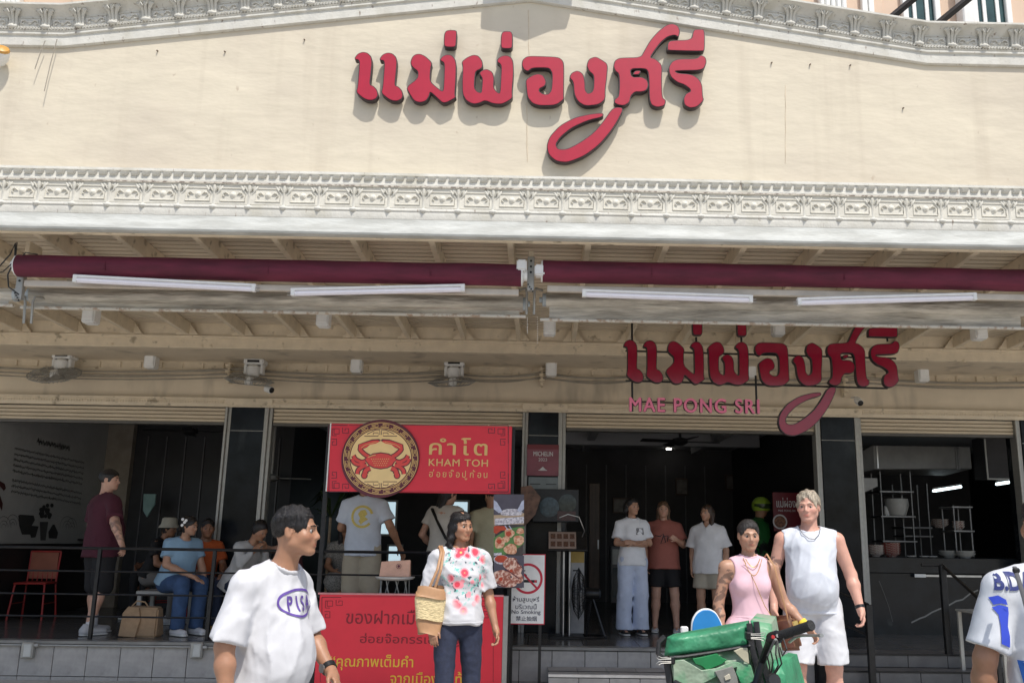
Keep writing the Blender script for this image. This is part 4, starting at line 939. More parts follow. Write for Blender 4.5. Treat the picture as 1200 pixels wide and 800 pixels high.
class Person:
    """a posed figure. Local frame: faces -Y, +X is the viewer's right; placed by feet point, heading and height"""
    def __init__(p, loc, H, face=0., h=.008, build=1., fem=False, joints=None, head_yaw=0., head_pitch=0., lean=(0, 0), hands=None, belly=0., shin=1., sitting=False, tilt=0.):
        p.H, p.h, p.B, p.fem, p.belly = H, h, build, fem, belly; s = p.s = H / 1.75; p.loc = V(loc); p.face = face
        sh = (.172 if fem else .19) * (1 + .25 * (build - 1))
        J = dict(pelvis=(0, .0, .95), waist=(0, -.005, 1.08), chest=(0, .0, 1.27), neck=(0, .015, 1.455), head=(0, -.015, 1.625),
                 shL=(sh, .01, 1.385), shR=(-sh, .01, 1.385), elL=(.25, .02, 1.12), elR=(-.25, .02, 1.12), wrL=(.265, -.06, .875), wrR=(-.265, -.06, .875),
                 hipL=(.095, 0, .92), hipR=(-.095, 0, .92), knL=(.11, -.015, .50), knR=(-.11, -.015, .50), anL=(.115, .02, .085), anR=(-.115, .02, .085))
        J.update(joints or {})
        p.J = {k: V(*v) * s for k, v in J.items()}
        p.hyaw, p.hpitch, p.tilt = head_yaw, head_pitch, tilt
        p.hands = hands or {}
        p.M = rotz(face)
        p.ft = {}
    def W(p, v): return p.M @ V(v) + p.loc
    def dims(p, pad=.3):
        a = np.array(list(p.J.values())); return a.min(0) - V(pad, pad, .12) * p.s, a.max(0) + V(pad, pad, .2) * p.s
    def torsoR(p):
        J = p.J; up = unit(J['neck'] - J['pelvis']); x = unit(J['shL'] - J['shR']); y = unit(np.cross(up, x)); x = np.cross(y, up); return np.stack([x, y, up], 1)
    def torso(p, F, e=0., k=.05, lower=True, smoothk=None, loose=0.):
        J, s, B = p.J, p.s, p.B; R = p.torsoR(); y = R[:, 1]; f = p.fem
        cw = (.150 if f else .165) * (1 + .6 * (B - 1)); F.ell(J['chest'] + R[:, 2] * .01, V(cw, .112 * B, .19) * s + e, R, k)
        F.ell(J['chest'] + R[:, 2] * .065 * s + y * .005, V(cw * .98, .088 * B, .09) * s + e, R, k)
        wr = (.118 if f else .138) * (B + loose); F.ell(J['waist'], V(wr * (1 + .25 * (B - 1)), .102 * B, .16) * s + e, R, k)
        if p.belly: F.ell(J['waist'] - y * (.05 + .35 * p.belly) * s - R[:, 2] * .01, V(.135 * B, .075 + p.belly * .5, .17) * s + e, R, .09)
        if lower: F.ell(J['pelvis'], V((.168 if f else .158) * (1 + .6 * (B - 1)), .118 * B, .125) * s + e, R, k)
        if f:
            for sx in (-1, 1): F.ell(J['chest'] - y * (.072 * B + .006) * s + R[:, 0] * sx * .070 * s - R[:, 2] * .01, V(.060, .046, .060) * s * B + e, R, .03)
        for q in ('L', 'R'): F.cap(J['neck'] - R[:, 2] * .015 * s, J['sh' + q], .046 * s + e, .056 * s * (.5 + .5 * B) + e, .04)
    def arm(p, F, q, e=0., k=.025, part='all', cut=None, flare=0.):
        J, s, B = p.J, p.s, p.B; f = .88 if p.fem else 1; b = (.35 + .65 * B) * f
        if part in ('all', 'up'):
            F.cap(J['sh' + q], J['el' + q], .056 * s * b + e, .041 * s * b + e + flare, k, cut=cut)
        if part == 'all':
            el, wr = J['el' + q], J['wr' + q]; m = el + (wr - el) * .3
            F.cap(el, m, .040 * s * b + e, .042 * s * b + e, k); F.cap(m, wr, .042 * s * b + e, .026 * s * b + e, k)
    def leg(p, F, q, e=0., k=.03, t=1., e2=None, cutz=None):
        J, s, B = p.J, p.s, p.B; e2 = e if e2 is None else e2; b = .3 + .7 * B
        F.cap(J['hip' + q], J['kn' + q], .088 * s * b + e, .056 * s * b + (e + e2) / 2, k)
        if t > .5:
            kn, an = J['kn' + q], J['an' + q]; m = kn + (an - kn) * .35; back = unit(np.cross(np.cross(an - kn, V(0, 1, 0)), an - kn)) * .012 * s
            F.cap(kn, m + back, .053 * s * b + (e + e2) / 2, .056 * s * b + e2, k); F.cap(m + back, an, .055 * s * b + e2, .034 * s * b + e2, k)
    def foot(p, q, ang=0., down=0.):
        d = rotz(ang + p.ft.get(q, 0.)) @ V(0, -1, -down); return unit(d)
    def hand(p, F, q):
        """palm, four unequal bent fingers and a thumb"""
        J, s = p.J, p.s * (.92 if p.fem else 1.); wr, el = J['wr' + q], J['el' + q]; o = p.hands.get(q, {})
        d = unit(o.get('dir', wr - el)); side = 1 if q == 'L' else -1
        n = o.get('palm', V(-side, .0, .0)); n = unit(V(n) - d * (V(n) @ d))      # palm faces the thigh
        th = np.cross(d, n) * (1 if q == 'L' else -1)
        fw = o.get('thumb'); th = unit(V(fw) - d * (V(fw) @ d)) if fw is not None else (th if th[1] < 0 else -th)
        c = o.get('curl', .35); sp = o.get('spread', .0)
        F.cap(wr, wr + d * .03 * s, .026 * s, .027 * s, .015, w=th, wf=1.25)
        pc = wr + d * .055 * s
        F.cap(wr + d * .03 * s, wr + d * .082 * s, .0155 * s, .0135 * s, .012, w=th, wf=2.6)
        for i, (off, L) in enumerate(((.030, .070), (.010, .078), (-.010, .073), (-.029, .058))):
            a = wr + d * .088 * s + th * off * s * (1.0 + sp); ci = c * (1 + .18 * i)
            fd = unit(d + th * off * (4 * sp)); d1 = fd * math.cos(ci) + n * math.sin(ci); d2 = fd * math.cos(ci * 2.2) + n * math.sin(ci * 2.2)
            m = a + d1 * L * .5 * s; F.cap(a - d * .01 * s, m, .0095 * s, .0086 * s, .003); F.cap(m, m + d2 * L * .48 * s, .0085 * s, .0068 * s, .002)
        a = wr + d * .03 * s + th * .030 * s; m = a + unit(d * .75 + th * .62 + n * (.25 + c * .3)) * .042 * s
        F.cap(a - d * .01 * s - th * .008 * s, m, .0145 * s, .0108 * s, .010); F.cap(m, m + unit(d + n * c * .8) * .032 * s, .0105 * s, .0078 * s, .003)
    def headR(p): return rotz(p.hyaw) @ rotx(p.hpitch) @ roty(p.tilt)
    def head(p, F):
        s = p.s * (.97 if p.fem else 1.0); R = p.headR(); c = p.J['head']; hs = s * .98; f = p.fem
        P = lambda x, y, z: c + R @ (V(x, y, z) * hs)
        E = lambda x, y, z, r, k=.012, op='u': F.ell(P(x, y, z), V(*r) * hs, R, k, op)
        E(0, .015, .030, (.077, .097, .088), .02); E(0, -.022, -.030, (.063, .070, .070), .03)
        F.cap(P(0, -.045, -.050), P(0, -.062, -.088), .046 * hs, .022 * hs, .025, w=R[:, 0], wf=1.05 if f else 1.2)
        for sx in (-1, 1):
            F.cap(P(sx * .053, .005, -.052), P(sx * .022, -.068, -.094), .016 * hs, .013 * hs, .025)
            E(sx * .044, -.058, -.022, (.022, .020, .018), .025)
            F.cap(P(sx * .012, -.088, .020), P(sx * .044, -.075, .020), .008 * hs, .008 * hs, .014)
        for sx in (-1, 1): E(sx * .031, -.094, .001, (.017, .015, .012), .010, 's')
        for sx in (-1, 1):
            F.cap(P(sx * .019, -.080, .0068), P(sx * .044, -.072, .005), .0076 * hs, .0055 * hs, .003); F.cap(P(sx * .020, -.080, -.0085), P(sx * .043, -.072, -.0075), .0062 * hs, .005 * hs, .004)
        F.cap(P(0, -.084, .012), P(0, -.106, -.026), .0085 * hs, .0115 * hs, .010); E(0, -.105, -.031, (.011, .010, .008), .006)
        for sx in (-1, 1): E(sx * .0125, -.096, -.034, (.008, .011, .007), .006); E(sx * .006, -.104, -.041, (.0035, .005, .003), .002, 's')
        E(0, -.083, -.058, (.026, .014, .018), .014)
        F.cap(P(-.018, -.091, -.0585), P(.018, -.091, -.0585), .005 * hs, .005 * hs, .004); F.cap(P(-.014, -.092, -.0685), P(.014, -.092, -.0685), .0062 * hs, .0062 * hs, .004)
        F.cap(P(-.024, -.098, -.0635), P(.024, -.098, -.0635), .0028 * hs, .0028 * hs, .003, op='s')
        E(0, -.079, -.094, (.018, .014, .013), .012)
        for sx in (-1, 1): E(sx * .079, .012, -.006, (.009, .019, .031), .008); E(sx * .087, .006, -.004, (.005, .009, .016), .004, 's')
        nk = p.J['neck']; F.cap(nk - V(0, 0, .02) * s, P(0, .022, -.055), (.050 if f else .060) * s * (.6 + .4 * p.B), (.046 if f else .054) * s * (.7 + .3 * p.B), .03)
        p.P = P; p.hs = hs
    def body_mesh(p, bare=(1, 1)):
        """one continuous skin surface, in world coordinates"""
        lo, hi = p.dims(.28); F = Field(lo, hi, p.h); p.torso(F, -.004); p.head(F)
        for q in ('L', 'R'):
            p.arm(F, q); p.hand(F, q); p.leg(F, q)
            an = p.J['an' + q]; d = p.foot(q); s = p.s
            F.cap(an - V(0, 0, .035) * s - d * .03 * s, an - V(0, 0, .045) * s + d * .13 * s, .030 * s, .020 * s, .02, w=np.cross(d, V(0, 0, 1)), wf=1.35); F.cap(an, an - V(0, 0, .04) * s - d * .02 * s, .034 * s, .032 * s, .02)
        me = F.mesh('person_skin'); return me, F
    def to_world(p, me, base):
        a = np.empty(len(me.vertices) * 3, np.float32); me.vertices.foreach_get('co', a); a = a.reshape(-1, 3) @ p.M.T + p.loc - V(*base)
        me.vertices.foreach_set('co', a.ravel()); me.update()
    def add(p, me, name, m):
        p.to_world(me, p.loc); return link(name, me, m, p.root, p.loc)
    def start(p, label, skinmat, group=None, tattoo=None, lips=(.92, .62, .62)):
        p.root = thing('person', label, 'person', tuple(float(v) for v in p.loc), group)
        me, p.F = p.body_mesh(); relax(me, 1, .3)
        a = np.empty(len(me.vertices) * 3, np.float32); me.vertices.foreach_get('co', a); a = a.reshape(-1, 3)
        R = p.headR(); L = (a - p.J['head']) @ R / p.hs; t = np.ones((len(a), 4), np.float32)
        lm = np.exp(-(L[:, 0] / .02) ** 4 - ((L[:, 2] + .0635) / .010) ** 4) * (L[:, 1] < -.07); t[:, :3] *= 1 - lm[:, None] * (1 - V(*lips))
        ck = np.exp(-((np.abs(L[:, 0]) - .042) / .022) ** 2 - ((L[:, 2] + .028) / .022) ** 2) * (L[:, 1] < -.04); t[:, 1:3] *= (1 - .12 * ck[:, None])
        st = (np.abs(L[:, 0]) < .08) & (L[:, 2] > .055); 
        if tattoo:
            for (A, B_, r, sc) in tattoo:
                A, B_ = p.J[A] if isinstance(A, str) else V(A), p.J[B_] if isinstance(B_, str) else V(B_); ab = B_ - A; u = ((a - A) @ ab) / (ab @ ab); dd = np.linalg.norm(a - A - np.clip(u, 0, 1)[:, None] * ab, axis=1)
                m_ = (dd < r) & (u > .02) & (u < .98); pat = np.sin(a[:, 0] * sc + 3 * np.sin(a[:, 2] * sc * .7)) * np.sin(a[:, 2] * sc + 2 * np.sin(a[:, 1] * sc)) + .5 * np.sin(a[:, 1] * sc * 1.7 + a[:, 2] * sc)
                t[m_ & (pat > .12)] *= (.45, .48, .52, 1)
        ca = me.color_attributes.new('tint', 'FLOAT_COLOR', 'POINT'); ca.data.foreach_set('color', t.ravel())
        p.add(me, 'body', skinmat)
        for sx in (-1, 1):
            c = p.P(sx * .031, -.0765, .0); mb = MB(); mb.lathe([(.0112 * math.sin(t_), .0112 * -math.cos(t_)) for t_ in np.linspace(.01, 3.13, 8)], (0, 0, 0), 12, (0, -1, 0), cap=False)
            e = mb.mesh('eye', smooth=1); e.transform(Matrix.Translation(Vector(p.W(c) - p.loc)) @ Matrix((p.M @ R).tolist()).to_4x4()); eo = link('eye', e, M_eye, p.root, p.loc)
            mb = MB(); mb.lathe([(.0066, .0094), (.005, .0104), (.0005, .0117)], (0, 0, 0), 10, (0, -1, 0), cap=False); e = mb.mesh('iris', smooth=1)
            e.transform(Matrix.Translation(Vector(p.W(c) - p.loc)) @ Matrix((p.M @ R).tolist()).to_4x4()); link('iris', e, M_iris, eo, p.loc)
        return p
    def brow(p, m, w=.0038):
        for sx in (-1, 1):
            q = [p.W(p.P(sx * x, y, z)) for x, y, z in ((.014, -.0975, .0225), (.028, -.0945, .0275), (.045, -.0825, .0235))]
            mb = MB().tube([Vector(v) for v in q], [w, w * 1.1, w * .5], 6, flat=.6); mb.build('eyebrow', m, p.root)
    def hair(p, m, style='short', extra=(), seed=0, vol=.0, rough=.004, receding=0.):
        R = p.headR(); hs = p.hs; c = p.J['head']; P = p.P
        lo, hi = c - .22 * p.s, c + .2 * p.s
        for a, b, ra, rb in extra: lo = np.minimum(lo, P(*b) - .1); hi = np.maximum(hi, P(*b) + .1)
        F = Field(lo, hi, min(p.h, .006))
        F.ell(P(0, .018, .036), V(.083 + vol, .102 + vol, .091 + vol) * hs, R, .01)
        if style in ('long', 'bob', 'up'): F.ell(P(0, .03, .0), V(.086 + vol, .085, .10) * hs, R, .02)
        # open the face
        F.ell(P(0, -.105, -.035 + receding * .4), V(.072, .085, .100 + receding) * hs, R, .012, 's')
        if style == 'short':
            F.ell(P(0, .02, -.115), V(.13, .16, .085) * hs, R, .012, 's'); 
            for sx in (-1, 1): F.ell(P(sx * .085, -.004, -.015), V(.016, .032, .036) * hs, R, .006, 's')
        for a, b, ra, rb in extra: F.cap(P(*a), P(*b), ra * hs, rb * hs, .02)
        # strands
        mk = np.abs(F.d) < .03; idx = np.argwhere(mk); X = ((F.lo + idx * F.h) - c) @ R
        az = np.arctan2(X[:, 0], X[:, 1] - .02); v = .5 * np.sin(az * 31 + np.sin(X[:, 2] * 30 + seed) * 1.2) + .5 * np.sin(az * 53 + X[:, 2] * 40 + seed); F.d[mk] -= (rough * .6 * v).astype(np.float32)
        r = np.random.default_rng(seed)
        w = sum(np.sin(X @ (r.normal(size=3) * 55).astype(np.float32) + r.uniform(0, 6)) for _ in range(4)); F.d[mk] -= (rough * .5 * w).astype(np.float32)
        me = F.mesh('hair'); relax(me, 1, .3); ho = p.add(me, 'hair', m)
        if p.h < .007:
            nv = len(me.vertices); a = np.empty(nv * 3, np.float32); me.vertices.foreach_get('co', a); a = a.reshape(-1, 3); nn = np.empty(nv * 3, np.float32); me.vertices.foreach_get('normal', nn); nn = nn.reshape(-1, 3)
            cw = p.W(c) - p.loc; Rw = p.M @ R; pick = r.choice(nv, min(nv, 2600), replace=False); vs = []; fs = []
            for i in pick:
                n_ = nn[i]; fl = -Rw[:, 2] * (.5 if style == 'short' else 1.) + Rw[:, 1] * .5 * r.normal() * .6 + r.normal(size=3) * .35 + (Rw[:, 1] if style == 'short' else 0) * .3; t = unit(fl - n_ * (fl @ n_)); L_ = r.uniform(.012, .028) * (1 if style == 'short' else 1.6)
                sd = unit(np.cross(t, n_)) * .0011; q = a[i] - n_ * .002; q1 = q + t * L_ * .5 + n_ * .0045; q2 = q + t * L_ + n_ * r.uniform(.0, .007); b = len(vs)
                vs += [q - sd, q + sd, q1 + sd * .8, q1 - sd * .8, q2]; fs += [(b, b + 1, b + 2, b + 3), (b + 3, b + 2, b + 4)]
            sm_ = bpy.data.meshes.new('strands'); sm_.from_pydata([tuple(map(float, v)) for v in vs], [], fs); so = link('hair_strands', sm_, m, ho, p.loc); so['kind'] = 'stuff'
        return ho
    def top(p, m, name='shirt', sleeve=.62, hem=.86, e=.012, loose=.12, neck=.075, neckdrop=.0, folds=.0035, seed=1, straps=False, flare=.014, long=False, vneck=0., armhole=.0, tuck=False, k=.05, cutside=0.):
        """shirt: the torso and upper sleeves inflated, cut at hem, cuffs and neckline"""
        lo, hi = p.dims(.3); F = Field(lo, hi, p.h); J, s = p.J, p.s; R = p.torsoR()
        p.torso(F, e, k, True, loose=loose)
        if hem < 1.0 and not tuck:
            for d in (-1, 1): F.cap(J['pelvis'] + R[:, 0] * d * .04 + R[:, 2] * .08 * s, J['pelvis'] + R[:, 0] * d * .055 - R[:, 2] * .2 * s, (.120 if p.fem else .117) * s * p.B + e, .125 * s * p.B + e + .01, .03, w=R[:, 1], wf=.95)
        if not tuck and sleeve > 0 and hem < 1.0:
            F.cap(J['chest'] - R[:, 2] * .02 * s, J['pelvis'] + R[:, 2] * .0, .098 * s * p.B + e, .104 * s * p.B + e, .05, w=R[:, 0], wf=1.38)
        if p.belly: F.cap(J['chest'] - R[:, 1] * .035 * s + R[:, 2] * .02 * s, J['waist'] - R[:, 1] * (.05 + .45 * p.belly) * s - R[:, 2] * .06 * s, .085 * s * p.B + e, .095 * s * p.B + e, .06, w=R[:, 0], wf=1.35)
        up = R[:, 2]; hp_ = J['pelvis'] + up * (hem - .95) * s
        F.halfspace(hp_, -up)
        if sleeve > 0:
            for q in ('L', 'R'):
                if long: p.arm(F, q, e * .8, .02, 'all')
                else:
                    a, b = J['sh' + q], J['el' + q]; b2 = a + (b - a) * 1.15; bb = (.35 + .65 * p.B)
                    G = Field(lo, hi, p.h); G.cap(a - up * .012 * s, b2, .054 * s * bb + e, .050 * s * bb + e + flare, 0, cut=sleeve / 1.15); kk = .02
                    hh = np.clip(.5 + .5 * (F.d - G.d) / kk, 0, 1); F.d = F.d + (G.d - F.d) * hh - kk * hh * (1 - hh)
                if long:
                    el, wr = J['el' + q], J['wr' + q]; F.cap(wr, wr + unit(wr - el) * .08 * s, .05 * s, .05 * s, 0, op='s')
        else:
            for q, sx in (('L', 1), ('R', -1)):
                a = J['sh' + q]; F.ell(a + R[:, 0] * sx * (.055 - armhole) * s - up * .02 * s, V(.062, .12, .098) * s, R, .01, 's')
        nk = J['neck'] - up * (.0 + neckdrop) * s - R[:, 1] * .012 * s
        F0 = F.d.copy()
        F.ell(nk + up * .035 * s, V(neck, neck * .95, .062) * s, R, .006, 's')
        if vneck: F.cap(nk - R[:, 1] * .06 * s, nk - R[:, 1] * .11 * s - up * vneck * s, .034 * s, .004 * s, .006, op='s')
        # clear the head so the cloth never covers it
        F.folds(folds, 15, seed)
        me = F.mesh(name); relax(me, 4, .5); o = p.add(me, name, m)
        if p.h < .0075:
            G = Field(lo, hi, p.h); G.d = F.d - .0022; G.halfspace(hp_ + up * .024 * s, up); G.halfspace(hp_ + up * .002, -up); me2 = G.mesh('hem'); relax(me2, 2, .5)
            if len(me2.polygons): p.to_world(me2, p.loc); link('hem', me2, m, o, p.loc)
        if not vneck and p.h < .0084:
            G = Field(lo, hi, p.h); G.ell(nk + up * .035 * s, V(neck + .011, neck * .95 + .011, .062 + .016) * s, R, 0.); K = Field(lo, hi, p.h); K.ell(nk + up * .035 * s, V(neck, neck * .95, .062) * s, R, 0.)
            K.d = np.maximum(np.maximum(F0 - .0035, G.d), -K.d); me = K.mesh('collar'); relax(me, 1, .4)
            if len(me.polygons): p.to_world(me, p.loc); link('collar', me, m, o, p.loc)
        return o
    def bottoms(p, m, name='trousers', length=1., e=.014, flare=0., folds=.003, seed=2, waist=1.02, skirt=False, gap=True):
        lo, hi = p.dims(.26); F = Field(lo, hi, p.h); J, s = p.J, p.s; R = p.torsoR()
        F.ell(J['pelvis'], V((.168 if p.fem else .158) * (1 + .6 * (p.B - 1)), .118 * p.B, .125) * s + e, R, .03); F.ell(J['waist'] - R[:, 2] * .03, V(.125 * p.B, .1 * p.B, .12) * s + e, R, .03)
        if skirt:
            for d in (-1, 1): F.cap(J['pelvis'] + R[:, 0] * d * .03, (J['knL'] if d > 0 else J['knR']) + R[:, 0] * d * .04, .12 * s, .15 * s, .06, w=R[:, 1], wf=.8)
        for q in ('L', 'R'):
            kn, an, hp = J['kn' + q], J['an' + q], J['hip' + q]; b = .3 + .7 * p.B
            if length <= .55:
                G = Field(lo, hi, p.h); G.cap(hp, kn, .092 * s * b + e, .062 * s * b + e + flare, 0, cut=length * 2 - .05 if length < .52 else None); G.d[:, :, :] = G.d
                kk = .03; hh = np.clip(.5 + .5 * (F.d - G.d) / kk, 0, 1); F.d = F.d + (G.d - F.d) * hh - kk * hh * (1 - hh)
            else:
                F.cap(hp, kn, .090 * s * b + e, .058 * s * b + e + flare * .5, .03); F.cap(kn, an + (an - kn) * .08, .056 * s * b + e + flare * .5, .040 * s * b + e + flare, .02, cut=.95)
        F.halfspace(J['pelvis'] + V(0, 0, 1) * (waist - .95 + (.05 if abs(J['knL'][2] - J['pelvis'][2]) < .2 else 0)) * s, V(0, 0, 1))
        F.folds(folds, 13, seed, zs=1.4)
        me = F.mesh(name); relax(me, 3, .5); return p.add(me, name, m)
    def shoes(p, m, kind='sneaker', sole=None, socks=None):
        s = p.s
        for q in ('L', 'R'):
            an = p.J['an' + q]; d = p.foot(q); w = np.cross(d, V(0, 0, 1)); g = V(an[0], an[1], an[2] - .085 * s)
            F = Field(g - .3, g + .3, max(.0055, p.h * .75))
            if kind in ('sneaker', 'clog'):
                F.cap(g + V(0, 0, .045) * s - d * .045 * s, g + V(0, 0, .036) * s + d * .155 * s, .050 * s, .036 * s, .02, w=w, wf=1.15)
                if kind == 'sneaker': F.cap(g + V(0, 0, .05) * s - d * .03 * s, g + V(0, 0, .095) * s - d * .02 * s, .050 * s, .046 * s, .03)
                F.ell(g + V(0, 0, .13) * s - d * .015 * s, V(.036, .036, .05) * s, None, .01, 's'); F.halfspace(g + V(0, 0, .012), V(0, 0, -1))
            else:   # sandal strap
                F.cap(g + V(0, 0, .03) * s + d * .06 * s, g + V(0, 0, .028) * s + d * .12 * s, .036 * s, .030 * s, .01, w=w, wf=1.45); F.halfspace(g + V(0, 0, .02), V(0, 0, -1))
            me = F.mesh('shoe'); sh = p.add(me, 'shoe' if kind != 'sandal' else 'sandal', m)
            F = Field(g - .3, g + .3, .006)
            F.cap(g + V(0, 0, .012) * s - d * .05 * s, g + V(0, 0, .012) * s + d * .165 * s, .044 * s, .040 * s, .01, w=w, wf=1.12); F.halfspace(g + V(0, 0, .026 if kind == 'clog' else .02), V(0, 0, 1)); F.halfspace(g + V(0, 0, .002), V(0, 0, -1))
            me = F.mesh('sole'); p.to_world(me, p.loc); link('sole', me, sole or M_nail, sh, p.loc)
            if socks:
                F = Field(g - .3, g + .3, .006); F.cap(an, an + (p.J['kn' + q] - an) * .30, .043 * s, .047 * s, 0, cut=1.); me = F.mesh('sock'); p.add(me, 'sock', socks)
    def decal_rc(p, target, me2d, m, name, center, right, up, dirv, off=.0045, parent=None):
        """project flat artwork (x, y in metres) on to a garment along dirv"""
        dg = DG(); tm = target.data; vs = [v.co + target.matrix_world.translation for v in tm.vertices] if False else None
        base = Vector(p.loc); bvh = BVHTree.FromPolygons([v.co + base for v in tm.vertices], [tuple(f.vertices) for f in tm.polygons])
        bm = bmesh.new(); bm.from_mesh(me2d); bmesh.ops.triangulate(bm, faces=bm.faces)
        for _ in range(6):
            es = [e for e in bm.edges if e.calc_length() > .009]
            if not es: break
            bmesh.ops.subdivide_edges(bm, edges=es, cuts=1)
        c, r_, u_, dv = Vector(center), Vector(right), Vector(up), Vector(dirv).normalized(); kill = []
        for v in bm.verts:
            o = c + r_ * v.co.x + u_ * v.co.y - dv * .35; hit = bvh.ray_cast(o, dv, .8)
            if hit[0] is None: kill.append(v)
            else: v.co = hit[0] - dv * off + hit[1] * .0 - base
        bmesh.ops.delete(bm, geom=kill, context='VERTS')
        for f in bm.faces: f.smooth = True
        me = bpy.data.meshes.new(name); bm.to_mesh(me); bm.free(); return link(name, me, m, parent or target, base)
def dl(x, y, z): return V(x, y, z)
# ================================================================== THE CAST
S_thai = skin('tan_skin', (.36, .185, .11)); S_light = skin('light_skin', (.52, .30, .215)); S_pale = skin('pink_skin', (.60, .33, .25)); S_dark = skin('brown_skin', (.27, .135, .08)); S_mid = skin('olive_skin', (.42, .235, .155))
HB = hairm('black_hair', (.010, .008, .008)); HG = hairm('grey_blond_hair', (.42, .36, .28)); HBr = hairm('brown_hair', (.045, .024, .014)); HD = hairm('dark_grey_hair', (.035, .03, .028))
C_white = cloth('white_cotton', (.57, .57, .59)); C_white2 = cloth('white_polyester', (.58, .61, .67), rough=.6)
def top_of_head(x, y, Y, floor=0.):
    q = at(x, y, Y); return (q.x, Y, floor), q.z - floor
# ---- man in white PISA shirt, front left
loc, H = top_of_head(328, 591, 4.05)
p = Person(loc, H, face=1.18, h=.0060, build=.97, belly=.085, head_yaw=.34, head_pitch=-.03,
           joints=dict(elR=(-.262, .03, 1.13), wrR=(-.275, -.02, .87), elL=(.27, -.03, 1.14), wrL=(.20, -.21, .985), head=(0, -.105, 1.625), neck=(0, -.045, 1.455)),
           hands=dict(L=dict(palm=(-.4, .6, -.6), curl=.6), R=dict(curl=.5)))
p.start('man in a white T-shirt with purple oval lettering, turned right at the lower left', S_thai)
p.hair(HB, 'short', seed=3, vol=.002, rough=.0035); p.brow(HB)
sh = p.top(C_white, 'shirt', sleeve=.93, hem=.83, e=.013, loose=.07, folds=.008, seed=5, flare=.020, neck=.078)
p.bottoms(cloth('navy_shorts', (.03, .035, .06)), 'shorts', .48, flare=.02); p.shoes(cloth('grey_shoe', (.2, .2, .2)))
# oval print
M_purple = mat('purple_print', sr(95, 70, 150), .7, var=.1)
R = p.torsoR(); ctr = p.J['chest'] + R[:, 2] * .045 - R[:, 1] * .2 + R[:, 0] * .012
rt, upv, dv = p.M @ R[:, 0], p.M @ R[:, 2], p.M @ R[:, 1]
vs, fs = ribbon([(.115 * math.cos(t), .052 * math.sin(t)) for t in np.linspace(0, 2 * math.pi, 60)[:-1]], .009, True)
me = bpy.data.meshes.new('o'); me.from_pydata([(v.x, v.y, 0) for v in vs], [], fs)
p.decal_rc(sh, me, M_purple, 'oval_print', p.W(ctr), rt, upv, dv)
me = text_mesh('PISA', .082, offset=.0016, spacing=1.5); me.transform(Matrix.Translation((-.0, -.030, 0)) @ Matrix.Diagonal((.72, 1, 1, 1)))
p.decal_rc(sh, me, M_purple, 'lettering', p.W(ctr), rt, upv, dv)
w, e_ = p.J['wrL'], p.J['elL']; d = unit(w - e_); q0, q1 = p.W(w - d * .035), p.W(w - d * .012)
wt = MB().tube([Vector(q0), Vector(q1)], .034, 16).build('watch_strap', M_blackm, p.root); qq = Vector(p.W(w - d * .024 + unit(np.cross(d, V(0, 0, 1))) * .034)); MB().lathe([(.017, -.004), (.019, .004), (.001, .006)], qq, 14, Vector(p.M @ unit(np.cross(d, V(0, 0, 1))))).build('watch_face', M_steel, p.root)
# ---- woman in floral top with straw bag
loc, H = top_of_head(541, 597.5, 6.95)
p = Person(loc, H, face=.30, h=.0065, fem=True, build=1.04, head_yaw=.38, head_pitch=.05,
           joints=dict(elR=(-.235, .03, 1.10), wrR=(-.215, -.10, .88), elL=(.245, .05, 1.12), wrL=(.285, -.06, .86), knR=(-.10, -.07, .50), anR=(-.11, .05, .09), knL=(.12, .0, .5)),
           hands=dict(R=dict(palm=(.2, .8, 0), curl=.45, thumb=(.6, -.5, .3)), L=dict(curl=.55)))
p.start('woman in a white top with pink flowers carrying a straw bag, before the red panel', S_thai)
p.hair(HB, 'bob', extra=[((-.03, .06, -.02), (-.06, .055, -.15), .05, .035), ((.02, .07, -.02), (.01, .06, -.14), .05, .03), ((-.07, .02, -.04), (-.085, .02, -.15), .03, .024)], seed=4, rough=.006); p.brow(HB, .0028)
M_floral = mat('floral_cotton', (.57, .57, .59), .8, var=.02, bump=.25, bscale=420, bdist=.0015)
_m = M_floral; n, l, b = nodes(_m)
def region(m, cx, cz, rx, rz):
    """soft elliptic mask round object point (cx, cz)"""
    n, l, b = nodes(m); tc = n.new('ShaderNodeTexCoord'); mp = n.new('ShaderNodeMapping'); mp.vector_type = 'POINT'
    mp.inputs['Location'].default_value = (-cx / rx, 0, -cz / rz); mp.inputs['Scale'].default_value = (1 / rx, 0, 1 / rz); l.new(tc.outputs['Object'], mp.inputs[0])
    ln = n.new('ShaderNodeVectorMath'); ln.operation = 'LENGTH'; l.new(mp.outputs[0], ln.inputs[0]); mr = n.new('ShaderNodeMapRange'); mr.inputs['From Min'].default_value = 1.1; mr.inputs['From Max'].default_value = .75; l.new(ln.outputs['Value'], mr.inputs['Value']); return mr.outputs[0]
def mul(m, a, c):
    n, l, b = nodes(m); q = n.new('ShaderNodeMath'); q.operation = 'MULTIPLY'; l.new(a, q.inputs[0]); l.new(c, q.inputs[1]); return q.outputs[0]
rg = region(_m, .04, 1.26, .17, .26)
overlay(_m, None, mul(_m, rg, noise_mask(_m, 34, .56, .60, off=(2, 0, 5))), sr(120, 190, 180))
overlay(_m, None, mul(_m, rg, noise_mask(_m, 26, .60, .63, off=(7, 3, 1))), sr(70, 85, 95))
rg2 = region(_m, .06, 1.23, .13, .27)
overlay(_m, None, mul(_m, rg2, noise_mask(_m, 13, .50, .46, kind='vor')), sr(240, 150, 160))
overlay(_m, None, mul(_m, rg2, noise_mask(_m, 13, .37, .33, kind='vor')), sr(225, 70, 90))
overlay(_m, None, mul(_m, rg2, noise_mask(_m, 13, .13, .10, kind='vor')), sr(240, 190, 110))
